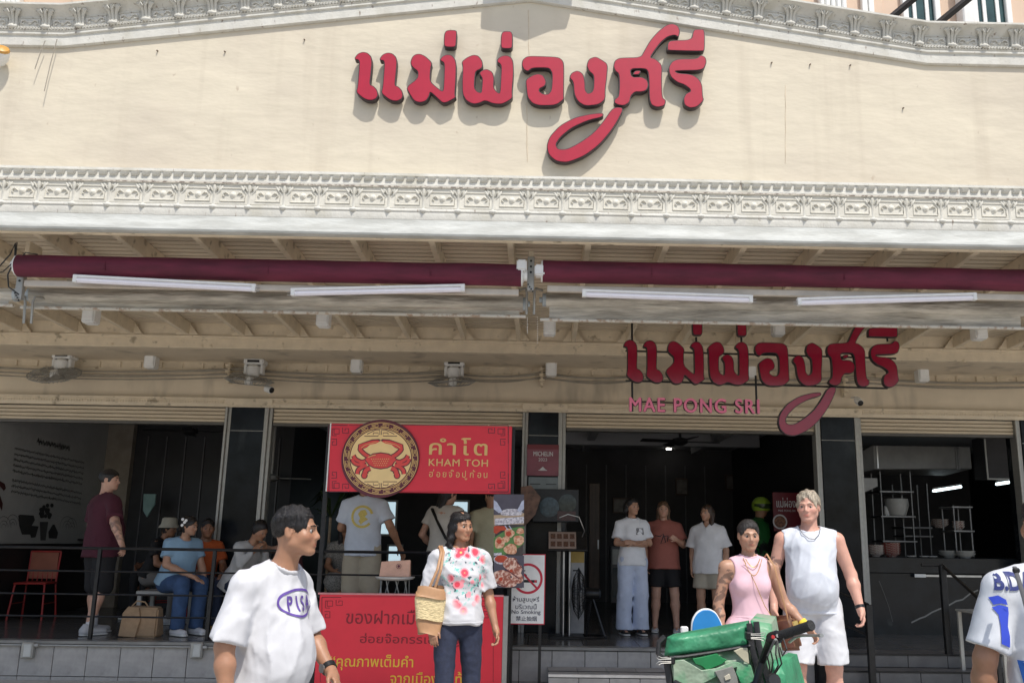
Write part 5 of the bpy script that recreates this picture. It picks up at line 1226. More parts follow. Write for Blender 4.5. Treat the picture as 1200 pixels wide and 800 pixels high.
sh = p.top(M_floral, 'blouse', sleeve=.84, hem=.90, e=.011, loose=.10, folds=.009, seed=9, flare=.018, neck=.082, neckdrop=.012)
M_jean = cloth('dark_denim', (.018, .024, .05), .2, .8, .5, 30)
p.bottoms(M_jean, 'jeans', 1, e=.008, flare=.002, folds=.004, seed=3); p.shoes(cloth('black_shoe', (.02, .02, .02)))
# straw bag
bagp = p.W(V(-.235, -.10, 1.02) * p.s)
bag = thing('straw_bag', 'woven straw tote with tan leather base and strap on the floral woman\'s shoulder', 'bag', tuple(map(float, bagp - V(0, 0, .17))))
M_straw = mat('woven_straw', (.62, .50, .28), .9, var=.25, scale=40, stretch=(1, 1, 3), bump=.8, bscale=50, bdist=.01)
M_leather = mat('tan_leather', (.40, .22, .11), .55, var=.12, scale=12)
def bagshape(z0, z1, mm, nm, w0, w1, d_=.065):
    m = MB(); seg = 28; vs = []; fs = []; c = Vector(map(float, bagp)); k_ = 7
    for i in range(k_):
        t = i / (k_ - 1); z = z0 + (z1 - z0) * t; w = w0 + (w1 - w0) * t
        for j in range(seg):
            a = 2 * math.pi * j / seg; cc_, ss_ = math.cos(a), math.sin(a); r = (abs(cc_) ** 3 + abs(ss_) ** 3) ** (-1 / 3)
            lx, ly = w * r * cc_, d_ * r * ss_ * (1 - .3 * t); f = p.face - .1
            vs.append(c + Vector((lx * math.cos(f) - ly * math.sin(f), lx * math.sin(f) + ly * math.cos(f), z + .012 * math.sin(a * 2 + i))))
    for i in range(k_ - 1):
        for j in range(seg): j2 = (j + 1) % seg; fs.append((i * seg + j, i * seg + j2, (i + 1) * seg + j2, (i + 1) * seg + j))
    fs.append(tuple(reversed(range(seg)))); m.add(vs, fs); return m.build(nm, mm, bag, smooth=1.2)
BK = .82
bagshape(-.17, -.075, M_leather, 'leather_base', .078, .096, .055); bagshape(-.0755, .075, M_straw, 'woven_body', .098, .112, .056); bagshape(.076, .15, M_leather, 'leather_rim', .111, .095, .055)
for o_ in (-.022, .022):
    q = [p.W(V(-.235 + o_, -.13, 1.16) * p.s), p.W(V(-.19 + o_ * .6, -.155, 1.30) * p.s), p.W(V(-.155 + o_ * .4, -.085, 1.43) * p.s), p.W(V(-.155 + o_ * .4, .0, 1.475) * p.s), p.W(V(-.19, .07, 1.40) * p.s)]
    MB().tube([Vector(map(float, v)) for v in q], .010, 8, flat=.6).build('strap', M_leather, bag)
# ---- man in white tank top
loc, H = top_of_head(946, 574, 7.45)
p = Person(loc, H, face=-.16, h=.0068, build=1.06, belly=.09, head_yaw=-.30, head_pitch=.02,
           joints=dict(elL=(.285, .02, 1.14), wrL=(.325, -.07, .905), elR=(-.27, .03, 1.14), wrR=(-.28, -.06, .90), anL=(.14, .02, .085), knL=(.13, -.02, .5), anR=(-.13, .0, .085), knR=(-.125, -.06, .5)),
           hands=dict(L=dict(curl=.6), R=dict(curl=.5)))
p.start('tall grey-haired man in white sleeveless shirt and white shorts standing on the street', S_pale, tattoo=[((-.24, -.02, 1.36), (-.27, -.02, 1.26), .09, 55)])
p.hair(HG, 'short', seed=8, vol=.004, rough=.006); p.brow(HG)
sh = p.top(C_white2, 'tank_top', sleeve=0, hem=.86, e=.014, loose=.12, folds=.0055, seed=11, neck=.085, neckdrop=.03, armhole=.012)
p.bottoms(cloth('white_shorts', (.60, .61, .64), rough=.6), 'shorts', .50, e=.018, flare=.035, folds=.006, seed=5); p.shoes(cloth('white_shoe', (.7, .7, .7)), socks=C_white)
ch = [p.W(V(*v) * p.s) for v in [(-.075, -.045, 1.47), (-.06, -.10, 1.43), (-.02, -.128, 1.395), (.02, -.13, 1.39), (.06, -.10, 1.43), (.075, -.045, 1.47)]]
MB().tube([Vector(map(float, v)) for v in ch], .003, 6).build('necklace', M_steel, p.root)
w, e_ = p.J['wrL'], p.J['elL']; d = unit(w - e_); MB().tube([Vector(map(float, p.W(w - d * .03))), Vector(map(float, p.W(w - d * .006)))], .034 * p.s, 16).build('wristband', M_blackm, p.root)
# ---- woman in pink dress
loc, H = top_of_head(876, 607.5, 6.6)
p = Person(loc, H, face=.06, h=.0065, fem=True, build=1.04, head_yaw=-.05, head_pitch=.10,
           joints=dict(elL=(.27, .03, 1.13), wrL=(.40, -.10, .96), elR=(-.235, .02, 1.12), wrR=(-.235, -.05, .87)), hands=dict(L=dict(curl=.5), R=dict(curl=.4)))
p.start('woman in a pale pink halter dress with tattooed arms, standing behind the green scooter box', S_mid,
        tattoo=[('shR', 'elR', .075, 60), ('elR', 'wrR', .06, 50), ((.12, -.02, 1.43), (.22, -.01, 1.40), .08, 60)])
p.hair(HD, 'short', seed=2, vol=.002, receding=.008, rough=.003, extra=[((0, .09, .05), (0, .12, .055), .03, .028)]); p.brow(HB, .003)
M_pink = cloth('pale_pink_knit', (.72, .47, .53), .04, .75, .3)
M_pinkband = M_pink
sh = p.top(M_pink, 'dress_top', sleeve=0, hem=1.02, e=.007, loose=.02, folds=.0022, seed=12, neck=.06, neckdrop=.005, armhole=.052)
p.bottoms(M_pink, 'skirt', .45, e=.012, flare=.03, folds=.005, seed=8, skirt=True, waist=1.04); p.shoes(cloth('black_sandal', (.02, .02, .02)), 'sandal')
z_ = .0
for (rx, rz_, drop, r_) in ((.055, 0, .06, .0032), (.07, 0, .12, .0025)):
    q = [p.W(V(x, -.105 - .02 * (1 - abs(x) / rx), 1.455 - drop * (1 - (x / rx) ** 2)) * p.s) for x in np.linspace(-rx, rx, 9)]
    MB().tube([Vector(map(float, v)) for v in q], r_, 6).build('necklace', mat('gold_chain', (.75, .50, .18), .25, .9), p.root)
q = [p.W(V(*v) * p.s) for v in [(-.06, -.06, 1.46), (.0, -.150, 1.28), (.07, -.135, 1.12), (.16, -.10, 1.0)]]
MB().tube([Vector(map(float, v)) for v in q], .0025, 6).build('bag_chain', MATS['gold_chain'], p.root)
w, e_ = p.J['wrL'], p.J['elL']; d = unit(w - e_); MB().tube([Vector(map(float, p.W(w - d * .065))), Vector(map(float, p.W(w - d * .01)))], [.036, .033], 18).build('wristband', mat('yellow_terry', (.80, .60, .06), .9, bump=.5, bscale=200), p.root)
hb = thing('shoulder_bag', 'brown leather shoulder bag with long tan strap on the pink dressed woman', 'bag', tuple(map(float, p.W(V(.28, .02, .9) * p.s))))
q = [p.W(V(*v) * p.s) for v in [(.12, .06, 1.44), (.135, -.02, 1.49), (.165, -.10, 1.40), (.20, -.12, 1.22), (.25, -.09, 1.05), (.27, -.05, .98)]]
MB().tube([Vector(map(float, v)) for v in q], .008, 8, flat=.5).build('strap', M_leather, hb)
c = p.W(V(.27, .0, .92) * p.s); R3 = Matrix.Rotation(-.25, 3, 'Y') @ Matrix.Rotation(.5, 3, 'Z')
MB().cbox(Vector(map(float, c)), (.07, .22, .24), R3).build('pouch', mat('brown_leather', (.16, .075, .04), .45, var=.2), hb, .03, seg=3, smooth=1)
MB().cbox(Vector(map(float, c)) + R3 @ Vector((-.0, -.112, .03)), (.05, .012, .10), R3).build('buckle', MATS['gold_chain'], hb, .004)
# ---- person in blue and white jersey at the right edge
loc, H = top_of_head(1222, 578, 3.45)
p = Person(loc, H, face=math.pi - .16, h=.0058, build=1.0, head_yaw=.1,
           joints=dict(elL=(.275, .02, 1.12), wrL=(.29, -.05, .87), elR=(-.275, .02, 1.12), wrR=(-.29, -.05, .87)))
p.start('person seen from behind in a white and blue football jersey at the right edge', S_thai)
p.hair(HB, 'short', seed=6)
M_jw = cloth('white_jersey', (.60, .62, .66), rough=.55); sh = p.top(M_jw, 'jersey', sleeve=.84, hem=.80, e=.014, loose=.12, folds=.004, seed=15, flare=.02, neck=.075)
p.bottoms(cloth('blue_shorts', (.03, .06, .3)), 'shorts', .48, flare=.02); p.shoes(C_white)
M_blue = mat('royal_blue_print', sr(45, 70, 190), .6, var=.05)
R = p.torsoR(); rt, upv, dv = -(p.M @ R[:, 0]), p.M @ R[:, 2], -(p.M @ R[:, 1])
def jd(poly, name, m=M_blue):
    """artwork given in photo pixels around the back of the jersey"""
    c0 = p.W(p.J['chest'] + R[:, 1] * .25); k = 3.2 / 1080
    pc_ = at(1228, 715, 3.3)
    me = bpy.data.meshes.new('d'); pts = [((x - 1228 + 9) * k, (715 - y) * k * 1.12) for x, y in poly]; me.from_pydata([(a, b_, 0) for a, b_ in pts], [], [tuple(range(len(pts)))])
    cc2 = V(float(pc_.x), 3.0, float(pc_.z)); p.decal_rc(sh, me, m, name, cc2, (rt[0], rt[1], 0), (0, 0, 1), (0, 1, 0))
Z5 = lambda L_: [(x / 5 + 1100, y / 5 + 640) for x, y in L_]
jd(Z5([(300, 150), (440, 120), (640, 120), (700, 120), (700, 20), (490, -30), (400, 30), (350, 80)]), 'yoke')
jd(Z5([(313, 345), (345, 320), (390, 308), (430, 330), (437, 358), (400, 350), (360, 358), (325, 378), (313, 392)]), 'number')
jd(Z5([(350, 372), (390, 358), (438, 368), (440, 400), (425, 470), (432, 520), (425, 580), (432, 605), (400, 640), (375, 645), (370, 560), (380, 470), (378, 410)]), 'number')
jd(Z5([(365, 655), (420, 660), (640, 655), (640, 715), (440, 712), (400, 700)]), 'number')
me = text_mesh('B.DA', .085, offset=.003, align='LEFT'); c = at(1182.5, 692, 3.3)
k = 3.2 / 1080; me.transform(Matrix.Diagonal((.72, 1.05, 1, 1)))
p.decal_rc(sh, me, mat('navy_print', sr(45, 55, 115), .6), 'lettering', V(float(c.x), 3.0, float(c.z)), (1, -.1, 0), (0, 0, 1), (0, 1, 0))
me = text_mesh('OP', .11, offset=.004, align='LEFT'); c = at(1186, 806, 3.3)
p.decal_rc(sh, me, mat('teal_print', sr(35, 90, 170), .6), 'lettering', V(float(c.x), 3.0, float(c.z)), (1, -.1, 0), (0, 0, 1), (0, 1, 0))
q = [at(1189, 664, 3.30), at(1190, 668, 3.27), at(1194, 680, 3.24), at(1200, 700, 3.22), at(1210, 740, 3.2)]
bp_ = thing('crossbody_bag', 'grey crossbody strap over the shoulder of the jersey at the right edge', 'bag', tuple(q[4]))
m = MB(); m.tube(q, .008, 8, flat=.4); m.build('strap', cloth('grey_webbing', (.10, .10, .105)), bp_, smooth=1); m = MB().cbox(q[1] + Vector((.0, -.005, 0)), (.026, .014, .018)); m.build('buckle', M_blackm, bp_, .005)
MB().cbox(at(1245, 860, 3.17), (.22, .07, .28)).build('pouch', MATS['grey_webbing'], bp_, .02, seg=2)
# ================================================================== WALL FANS, BOXES, CABLES
def wall_fan(px, py, label, tilt, yaw):
    Y = 11.2; top = at(px, py, Y); t = thing('wall_fan', label, 'fan', (top.x, PY_, top.z), group='white wall fans under the canopy')
    x, z = top.x, top.z
    m = MB(); m.box(x - .125, x + .125, Y, Y + .2, z - .05, z + .03); m.build('mount_box', M_plastic, t, .015, seg=2)
    MB().box(x - .075, x + .075, Y - .004, Y - .001, z - .025, z + .005).build('dark_slot', M_blackm, t)
    for s in (-1, 1): MB().box(x + s * .10 - .02, x + s * .10 + .02, Y + .02, Y + .12, z - .17, z - .051).build('side_bracket', M_plastic, t, .008)
    MB().lathe([(.03, -.09), (.07, -.07), (.085, -.02), (.08, .05), (.04, .08)], (x, Y + .03, z - .13), 16).build('motor', M_plastic, t)
    R3 = Matrix.Rotation(yaw, 3, 'Z') @ Matrix.Rotation(tilt, 3, 'X'); c = Vector((x, Y - .10, z - .27)); r = .30
    g = MB()
    for k in range(30):
        a = 2 * math.pi * k / 30; u = Vector((math.cos(a), math.sin(a), 0))
        g.tube([c + R3 @ (u * .05 + Vector((0, 0, -.055))), c + R3 @ (u * .2 + Vector((0, 0, -.05))), c + R3 @ (u * r)], .0035, 4)
        g.tube([c + R3 @ (u * .06 + Vector((0, 0, .05))), c + R3 @ (u * .2 + Vector((0, 0, .045))), c + R3 @ (u * r)], .0035, 4)
    for rr, zz in ((r, 0), (.15, -.053), (.15, .05)):
        g.tube([c + R3 @ Vector((rr * math.cos(a), rr * math.sin(a), zz)) for a in np.linspace(0, 2 * math.pi, 33)], .006 if rr == r else .003, 5, cap=False)
    tag(g.build('guard', M_frame, t), kind='stuff')
    for k in range(4):
        a = 2 * math.pi * k / 4 + .4; vs = []
        for (rr, da, zz) in [(.05, -.3, .0), (.25, -.42, -.02), (.27, .1, .0), (.22, .38, .02), (.05, .3, .01)]: vs.append(c + R3 @ Vector((rr * math.cos(a + da), rr * math.sin(a + da), zz)))
        vs2 = [v + R3 @ Vector((0, 0, .006)) for v in vs]; n = 5
        MB().add(vs + vs2, [tuple(range(n)), tuple(reversed(range(n, 2 * n)))] + [(i, (i + 1) % n, (i + 1) % n + n, i + n) for i in range(n)]).build('blade', mat('grey_blade', (.34, .33, .31), .5), t)
    MB().lathe([(.05, -.06), (.055, 0), (.04, .05)], c, 14, R3 @ Vector((0, 0, 1))).build('hub', M_plastic, t)
wall_fan(72, 415, 'round wall fan at the far left of the upper wall, tipped down towards the street', .50, .1)
wall_fan(297, 422, 'wall fan above the left pillar, seen nearly edge-on and turned right', .18, .5)
wall_fan(532, 424, 'wall fan left of the middle pillar, seen nearly edge-on and turned left', .16, -.4)
jb = MB().box(-.062, .062, -.05, .09, -.085, .085).mesh('box', (0, 0, 0), .012, seg=2)
jl = MB().box(-.045, .045, -.056, -.0505, -.055, .065).mesh('lid', (0, 0, 0), .003)
def jbox(px, py, Y, label, sc=1.):
    c = at(px, py, Y); t = thing('junction_box', label, 'junction box', c, group='white junction boxes under the canopy'); o = link('box', jb, M_plastic, t, c); o2 = link('lid', jl, M_whitep, t, c)
    for q in (o, o2): q.scale = (sc,) * 3
for a in [(106, 369, 8.6, 'white box hanging behind the grey roll, first from the left edge'), (379, 373, 8.7, 'white box hanging behind the grey roll, left of the awning bracket'),
          (644, 383, 9., 'white box hanging just below the joint of the two grey rolls'), (912, 384, 9.3, 'white box between the letters of the hanging sign and the right grey roll'),
          (1148, 388, 8.8, 'white box hanging behind the grey roll at the far right'), (177, 423, 11.2, 'white box on the upper wall between the first two wall fans'),
          (418, 428, 11.2, 'white box on the upper wall between the second and third wall fans'), (646, 432, 11.2, 'white box on the upper wall above the middle pillar'), (879, 434, 11.2, 'white box on the upper wall partly hidden by the hanging sign letters'), (1081, 439, 11.2, 'white box on the upper wall right of the hanging sign')]:
    jbox(a[0], a[1], a[2], a[3], 1.0 if a[2] < 10 else 1.1)
m = MB()
for k, (ya, yb, sag) in enumerate([(429, 447, 4), (432, 450, 7), (434, 452, 3), (427, 444, 6), (437, 456, 5)]):
    for (xa, xb) in ((-40, 280), (280, 520), (520, 636), (636, 760), (760, 1000), (1000, 1260)):
        y0 = ya + (yb - ya) * (xa + 40) / 1300; y1 = ya + (yb - ya) * (xb + 40) / 1300
        if k == 4 and xa > 500: continue
        m.tube([at(xa + (xb - xa) * u / 8, y0 + (y1 - y0) * u / 8 + sag * 4 * u / 8 * (1 - u / 8), 11.38) for u in range(9)], .009, 5)
tag(m.build('cable_bundle', M_gcable), 'bundle of slack grey cables running along the upper wall below the canopy', 'cable')
def insul(px, py, label):
    c = at(px, py, 11.36); t = thing('cable_insulator', label, 'insulator', c)
    MB().box(c.x - .015, c.x + .015, 11.36, 11.49, c.z - .13, c.z + .12).build('stem', M_tan, t, .004)
    for z in (-.07, .0, .07): MB().lathe([(.02, -.02), (.04, -.015), (.03, 0), (.04, .015), (.02, .02)], (c.x, 11.33, c.z + z), 10).build('spool', M_tan, t)
insul(635, 440, 'stack of cream cable insulators on the upper wall left of the middle white box')
insul(268, 436, 'cream cable insulators beside the second wall fan')
insul(990, 452, 'cable insulators on the upper wall behind the last hanging letter')
def cctv(px, py, label, d):
    c = at(px, py, 11.3); t = thing('security_camera', label, 'camera', c); d = Vector(d).normalized()
    MB().lathe([(.03, 0), (.045, .01), (.045, .10), (.038, .11)], c, 14, d).build('body', M_plastic, t)
    MB().lathe([(.036, 0), (.036, .008), (.02, .012)], c + d * .1105, 12, d).build('lens', M_blackm, t)
    MB().tube([c + Vector((0, .19, .05)), c + Vector((0, .03, .04)), c], .012, 6).build('arm', M_plastic, t)
cctv(312, 455, 'white security camera under the second wall fan', (.7, -.5, -.25)); cctv(1004, 468, 'small dome-like security camera right of the hanging sign tail', (.1, -.8, -.5))
# outlet boxes and conduit on the terrace face
m = MB(); cz_ = at(140, 756.5, TY - .02).z
m.tube([(-9, TY - .03, cz_), (at(258, 759, TY).x + .5, TY - .03, cz_)], .010, 8)
tag(m.build('conduit', M_frame), 'thin grey conduit running along the face of the tiled terrace', 'conduit')
for px, lab in ((33, 'grey weatherproof outlet box on the tiled terrace face at the far left'), (231, 'grey weatherproof outlet box on the tiled terrace face below the seated woman')):
    c = at(px, 762, TY - .05); t = thing('outlet_box', lab, 'outlet box', c)
    MB().box(c.x - .07, c.x + .055, TY - .07, TY - .004, c.z - .075, c.z + .085).build('back_box', M_frame, t, .01)
    MB().box(c.x - .035, c.x + .045, TY - .085, TY - .071, c.z - .06, c.z + .07).build('cover', mat('grey_plastic', (.45, .46, .44), .45), t, .008)
    MB().tube([(c.x + .06, TY - .05, cz_), (c.x + .10, TY - .05, cz_)], .02, 8).build('gland', M_frame, t)
# ================================================================== RAILINGS
rl = thing('terrace_railing', 'black steel railing with four horizontal bars along the terrace edge', 'railing', (-4, 10.15, TZ))
RY = 10.16
xr = at(505, 648, RY).x
for y in (641, 668, 695, 721):
    z = at(0, y, RY).z; z = (z + at(300, y + 3, RY).z) / 2
    MB().tube([(-8.5, RY, z), (xr, RY, z)], .016 if y == 641 else .010, 8).build('rail', M_blackm, rl)
zt2 = at(0, 641, RY).z
for px in (-180, 111, 247, 373, 500):
    x = at(px, 700, RY).x; MB().box(x - .018, x + .018, RY - .02, RY + .02, TZ, zt2).build('post', M_blackm, rl, .003)
hr = thing('stair_handrail', 'black steel handrail of the stairs beside the kitchen counter', 'handrail', at(1105, 765, 9.6))
def bar(pts, r, nm, par): return MB().tube(pts, r, 8).build(nm, M_blackm, par)
P_ = lambda x, y, Y: at(x, y, Y)
pa = P_(1104, 662, 9.75); MB().box(pa.x - .03, pa.x + .03, 9.72, 9.78, TZ, pa.z).build('post', M_blackm, hr, .004)
pb_ = Vector((pa.x + .12, 8.95, 0)); MB().box(pb_.x - .02, pb_.x + .02, 8.93, 8.97, 0, pa.z - .42).build('post', M_blackm, hr, .004)
for k, dz in enumerate((0, .24, .48)): bar([(pa.x - (.22 if k == 0 else 0), 9.75, pa.z - dz), (pa.x, 9.75, pa.z - dz), (pb_.x, 8.95, pa.z - dz - .42)], .016 if k == 0 else .011, 'rail', hr)
hr2 = thing('stair_handrail', 'black steel handrail post of the stairs right behind the man in the tank top', 'handrail', at(1022, 765, 9.3))
pa = P_(1014, 595, 9.3); pa = Vector((P_(1017, 700, 9.3).x, 9.3, P_(1017, 708, 9.3).z)); MB().box(pa.x - .03, pa.x + .03, 9.27, 9.33, .0, pa.z).build('post', M_blackm, hr2, .004)
bar([(pa.x, 9.3, pa.z), (pa.x - .45, 9.9, pa.z + .22)], .014, 'rail', hr2); bar([(pa.x, 9.3, pa.z - .3), (pa.x - .45, 9.9, pa.z - .08)], .011, 'rail', hr2)
# ================================================================== CEILING FANS
def ceil_fan(px, py, Y, label, rot=0, n=4):
    c = at(px, py, Y); t = thing('ceiling_fan', label, 'ceiling fan', (c.x, Y, CZ))
    MB().tube([(c.x, Y, CZ), (c.x, Y, c.z)], .02, 8).build('rod', M_black, t); MB().lathe([(.03, .06), (.11, .04), (.12, -.02), (.05, -.06)], c, 16).build('motor', M_black, t)
    for k in range(n):
        a = rot + 2 * math.pi * k / n; R3 = Matrix.Rotation(a, 3, 'Z') @ Matrix.Rotation(.18, 3, 'X'); MB().cbox(c + R3 @ Vector((.36, 0, 0)), (.5, .13, .012), R3).build('blade', M_black, t, .003)
ceil_fan(222, 505, 13.0, 'black ceiling fan in the left dining bay', .3); ceil_fan(797, 517, 13.6, 'black ceiling fan over the entrance bay', .2)
cf = at(318, 560, 13.2); t = thing('ceiling_fan', 'pale ceiling fan seen edge-on behind the second pillar bay', 'ceiling fan', (cf.x, 13.2, CZ))
MB().tube([(cf.x, 13.2, CZ), (cf.x, 13.2, cf.z)], .018).build('rod', M_frame, t); MB().lathe([(.03, .06), (.10, .03), (.11, -.02), (.05, -.05)], cf, 16).build('motor', M_frame, t)
for k in range(3):
    R3 = Matrix.Rotation(.2 + k * 2.09, 3, 'Z'); MB().cbox(cf + R3 @ Vector((.33, 0, 0)), (.44, .11, .01), R3).build('blade', M_frame, t, .003)
# ================================================================== MURAL
M_muralink = mat('mural_ink', (.035, .035, .035), .8); M_muralgrey = mat('mural_grey_ink', (.07, .07, .07), .8); M_muralred = mat('mural_dark_red', (.06, .015, .015), .8)
mw = [o for o in bld.children if o.name.startswith('mural_wall')][0]
MX = -6.895
def onwall(px, py):
    """photo pixel to the mural wall plane x = MX"""
    d = _f + _r * (px - CX) / CF - _u * (py - CY) / CF; t_ = (MX + .0) / d[0]; return (d[1] * t_, CH + d[2] * t_)
def wallpoly(pl, m, nm, off=.002):
    v = [(MX + off, *onwall(x, y)) for x, y in pl]; MB().add(v, [tuple(range(len(v)))]).build(nm, m, mw)
def wallrib(pts, w, m, nm, off=.002):
    vs, fs = ribbon([onwall(x, y) for x, y in pts], w); MB().add([(MX + off, v.x, v.y) for v in vs], fs).build(nm, m, mw)
rr_ = random.Random(3)
Zm = lambda x, y: (x / 4.707, y / 4.707 + 490)
lines = [((205, 125), (385, 165), .055)] + [((80 - i * 3, 165 + i * 31 + (20 if i > 4 else 0)), (465 - i * 3, 245 + i * 29 + (22 if i > 4 else 0)), .026) for i in range(8)]
for (a, b, hh) in lines:
    # scribbled handwriting: small loops along the line
    N = 150; pts = []
    for k in range(N):
        u = k / (N - 1); x = a[0] + (b[0] - a[0]) * u; y = a[1] + (b[1] - a[1]) * u; yy, zz = onwall(*Zm(x, y)); pts.append((yy + .6 * hh * math.sin(k * 2.1) * .6, zz + hh * 1.0 * math.sin(k * 2.6 + rr_.uniform(-.5, .5)) * rr_.uniform(.4, 1.1)))
    vs, fs = ribbon(pts, .009); MB().add([(MX + .002, v.x, v.y) for v in vs], fs).build('handwriting', M_muralgrey, mw)
Zp = lambda L_: [Zm(x, y) for x, y in L_]
wallpoly(Zp([(100, 535), (110, 530), (185, 535), (192, 560), (175, 590), (165, 640), (120, 640), (105, 590)]), M_muralink, 'painted_pot')
wallpoly(Zp([(162, 590), (212, 595), (205, 620), (195, 655), (170, 658), (160, 620)]), M_muralink, 'painted_pot', .003)
wallpoly(Zp([(218, 570), (265, 570), (250, 672), (222, 672)]), M_muralgrey, 'painted_vase', .003)
wallpoly(Zp([(290, 585), (300, 585), (320, 630), (312, 662), (268, 660), (266, 625)]), M_muralink, 'painted_vase')
for k in range(22):
    a = rr_.uniform(0, 6.28); r = rr_.uniform(0, 42); cx_, cy_ = 258 + r * math.cos(a), 515 + r * 1.1 * math.sin(a); wallpoly(Zp([(cx_ + 10 * math.cos(t), cy_ + 12 * math.sin(t)) for t in np.linspace(0, 6.28, 8)[:-1]]), M_muralink, 'painted_flower', .0025 + k * .0002)
for (x0, y0, w) in ((20, 600, 40), (70, 590, 36), (370, 600, 40), (395, 610, 30)):
    for q in (1, .6, .3): wallrib(Zp([(x0 + w * q * math.cos(t), y0 - 60 * q * math.sin(t)) for t in np.linspace(0, 3.14, 12)]), .006, M_muralgrey, 'painted_arch')
wallpoly(Zp([(-60, 340), (0, 345), (25, 360), (32, 385), (20, 400), (0, 375), (-60, 380)]), M_muralred, 'painted_leaf'); wallpoly(Zp([(-40, 420), (0, 425), (15, 470), (10, 510), (-5, 480), (-40, 450)]), M_muralred, 'painted_leaf')
# ================================================================== FURNITURE
M_redc = mat('red_chair_metal', (.34, .025, .022), .45, var=.1); M_brownc = mat('brown_chair_back', (.28, .09, .05), .6)
def chair(loc, rot, label):
    x, y, z = loc; t = thing('red_chair', label, 'chair', loc, group='red metal dining chairs'); 
    MB().box(x - .2, x + .2, y - .2, y + .2, z + .44, z + .465).build('seat', M_redc, t, .01)
    for sx in (-1, 1):
        MB().tube([(x + sx * .21, y - .22, z), (x + sx * .18, y - .18, z + .44)], .013, 8).build('leg', M_redc, t)
        MB().tube([(x + sx * .21, y + .24, z), (x + sx * .18, y + .18, z + .45), (x + sx * .185, y + .22, z + .85)], .013, 8).build('leg', M_redc, t)
        MB().tube([(x + sx * .195, y - .2, z + .2), (x + sx * .195, y + .21, z + .2)], .008, 6).build('stretcher', M_redc, t)
    for k in range(5): MB().tube([(x - .12 + .06 * k, y + .185, z + .47), (x - .12 + .06 * k, y + .215, z + .82)], .007, 6).build('back_bar', M_redc, t)
    MB().tube([(x - .185, y + .222, z + .85), (x + .185, y + .222, z + .85)], .014, 8).build('top_rail', M_redc, t)
    MB().box(x - .17, x + .17, y + .19, y + .2, z + .50, z + .84).build('back_panel', M_brownc, t, .003)
    t.rotation_euler = (0, 0, rot); return t
FZ = TZ + .001
ca = at(38, 712, 12.45); chair((ca.x, ca.y, FZ), .12, 'red metal chair with brown back at the far left table')
cb = atz(192, 722, FZ); chair((cb.x, cb.y, FZ), -.9, 'red metal chair under the seated person in the bucket hat')
cb = atz(262, 712, FZ + 0); chair((cb.x - .1, cb.y + .3, FZ), -.5, 'red metal chair behind the orange shirt by the left pillar')
M_tbl = mat('dark_table_top', (.03, .028, .027), .3)
def table(px, py, label, w=.65, h=.74):
    c = atz(px, py, FZ); t = thing('dining_table', label, 'table', (c.x, c.y, FZ))
    MB().box(c.x - w / 2, c.x + w / 2, c.y - .35, c.y + .35, FZ + h - .03, FZ + h).build('table_top', M_tbl, t, .006)
    MB().lathe([(.22, 0), (.21, .015), (.035, .03), (.03, h - .03)], (c.x, c.y, FZ), 18).build('pedestal', M_black, t); return c
tc1 = table(95, 712, 'dark dining table with condiments behind the man in maroon', .7, 1.02)
table(200, 705, 'dark dining table beside the seated diners in hat and blue shirt')
table(330, 705, 'dark dining table behind the second pillar')
cd = thing('condiment_set', 'small jars with paper napkins fanned in a holder on the dark table', 'condiments', (tc1.x - .1, tc1.y - .1, FZ + 1.02)); zt3 = FZ + 1.02
for k, (dx, dy, r, h, mm) in enumerate([(-.1, 0, .028, .09, M_whitep), (-.02, .04, .03, .07, M_steel), (.06, -.03, .026, .10, M_plastic), (.14, .02, .028, .085, M_whitep), (.21, -.02, .024, .13, M_plastic)]):
    MB().lathe([(r, 0), (r * 1.05, h * .2), (r, h * .8), (r * .6, h)], (tc1.x - .1 + dx, tc1.y - .1 + dy, zt3), 12).build('jar', mm, cd)
for k in range(6):
    a = -.6 + .24 * k; R3 = Matrix.Rotation(a, 3, 'Y'); MB().cbox(Vector((tc1.x - .12, tc1.y - .08, zt3 + .14)) + R3 @ Vector((0, 0, .05)), (.05, .004, .12), R3).build('napkin', M_whitep, cd)
# shield plaque
c = at(172, 590, 14.1); sh_ = thing('shield_plaque', 'small pale green shield plaque on the dark back partition', 'plaque', c)
MB().prism([(c.x - .09, c.z + .15), (c.x + .1, c.z + .15), (c.x + .1, c.z - .0), (c.x + .0, c.z - .2), (c.x - .07, c.z - .1)], 14.15, 14.19).build('plate', mat('pale_teal', (.22, .36, .34), .5), sh_, .006)
# stool under the blue woman and white stool leg
c = atz(200, 735, FZ); st = thing('white_bench', 'pale grey bench leg under the woman in the light blue polo', 'bench', (c.x, 10.95, FZ))
MB().box(c.x - .18, c.x + .50, 10.85, 11.3, FZ + .42, FZ + .46).build('seat', mat('pale_bench', (.35, .35, .34), .5), st, .006)
for x in (c.x - .15, c.x + .44):
    for y in (10.89, 11.26): MB().box(x - .02, x + .025, y - .02, y + .02, FZ, FZ + .42).build('leg', MATS['pale_bench'], st, .004)
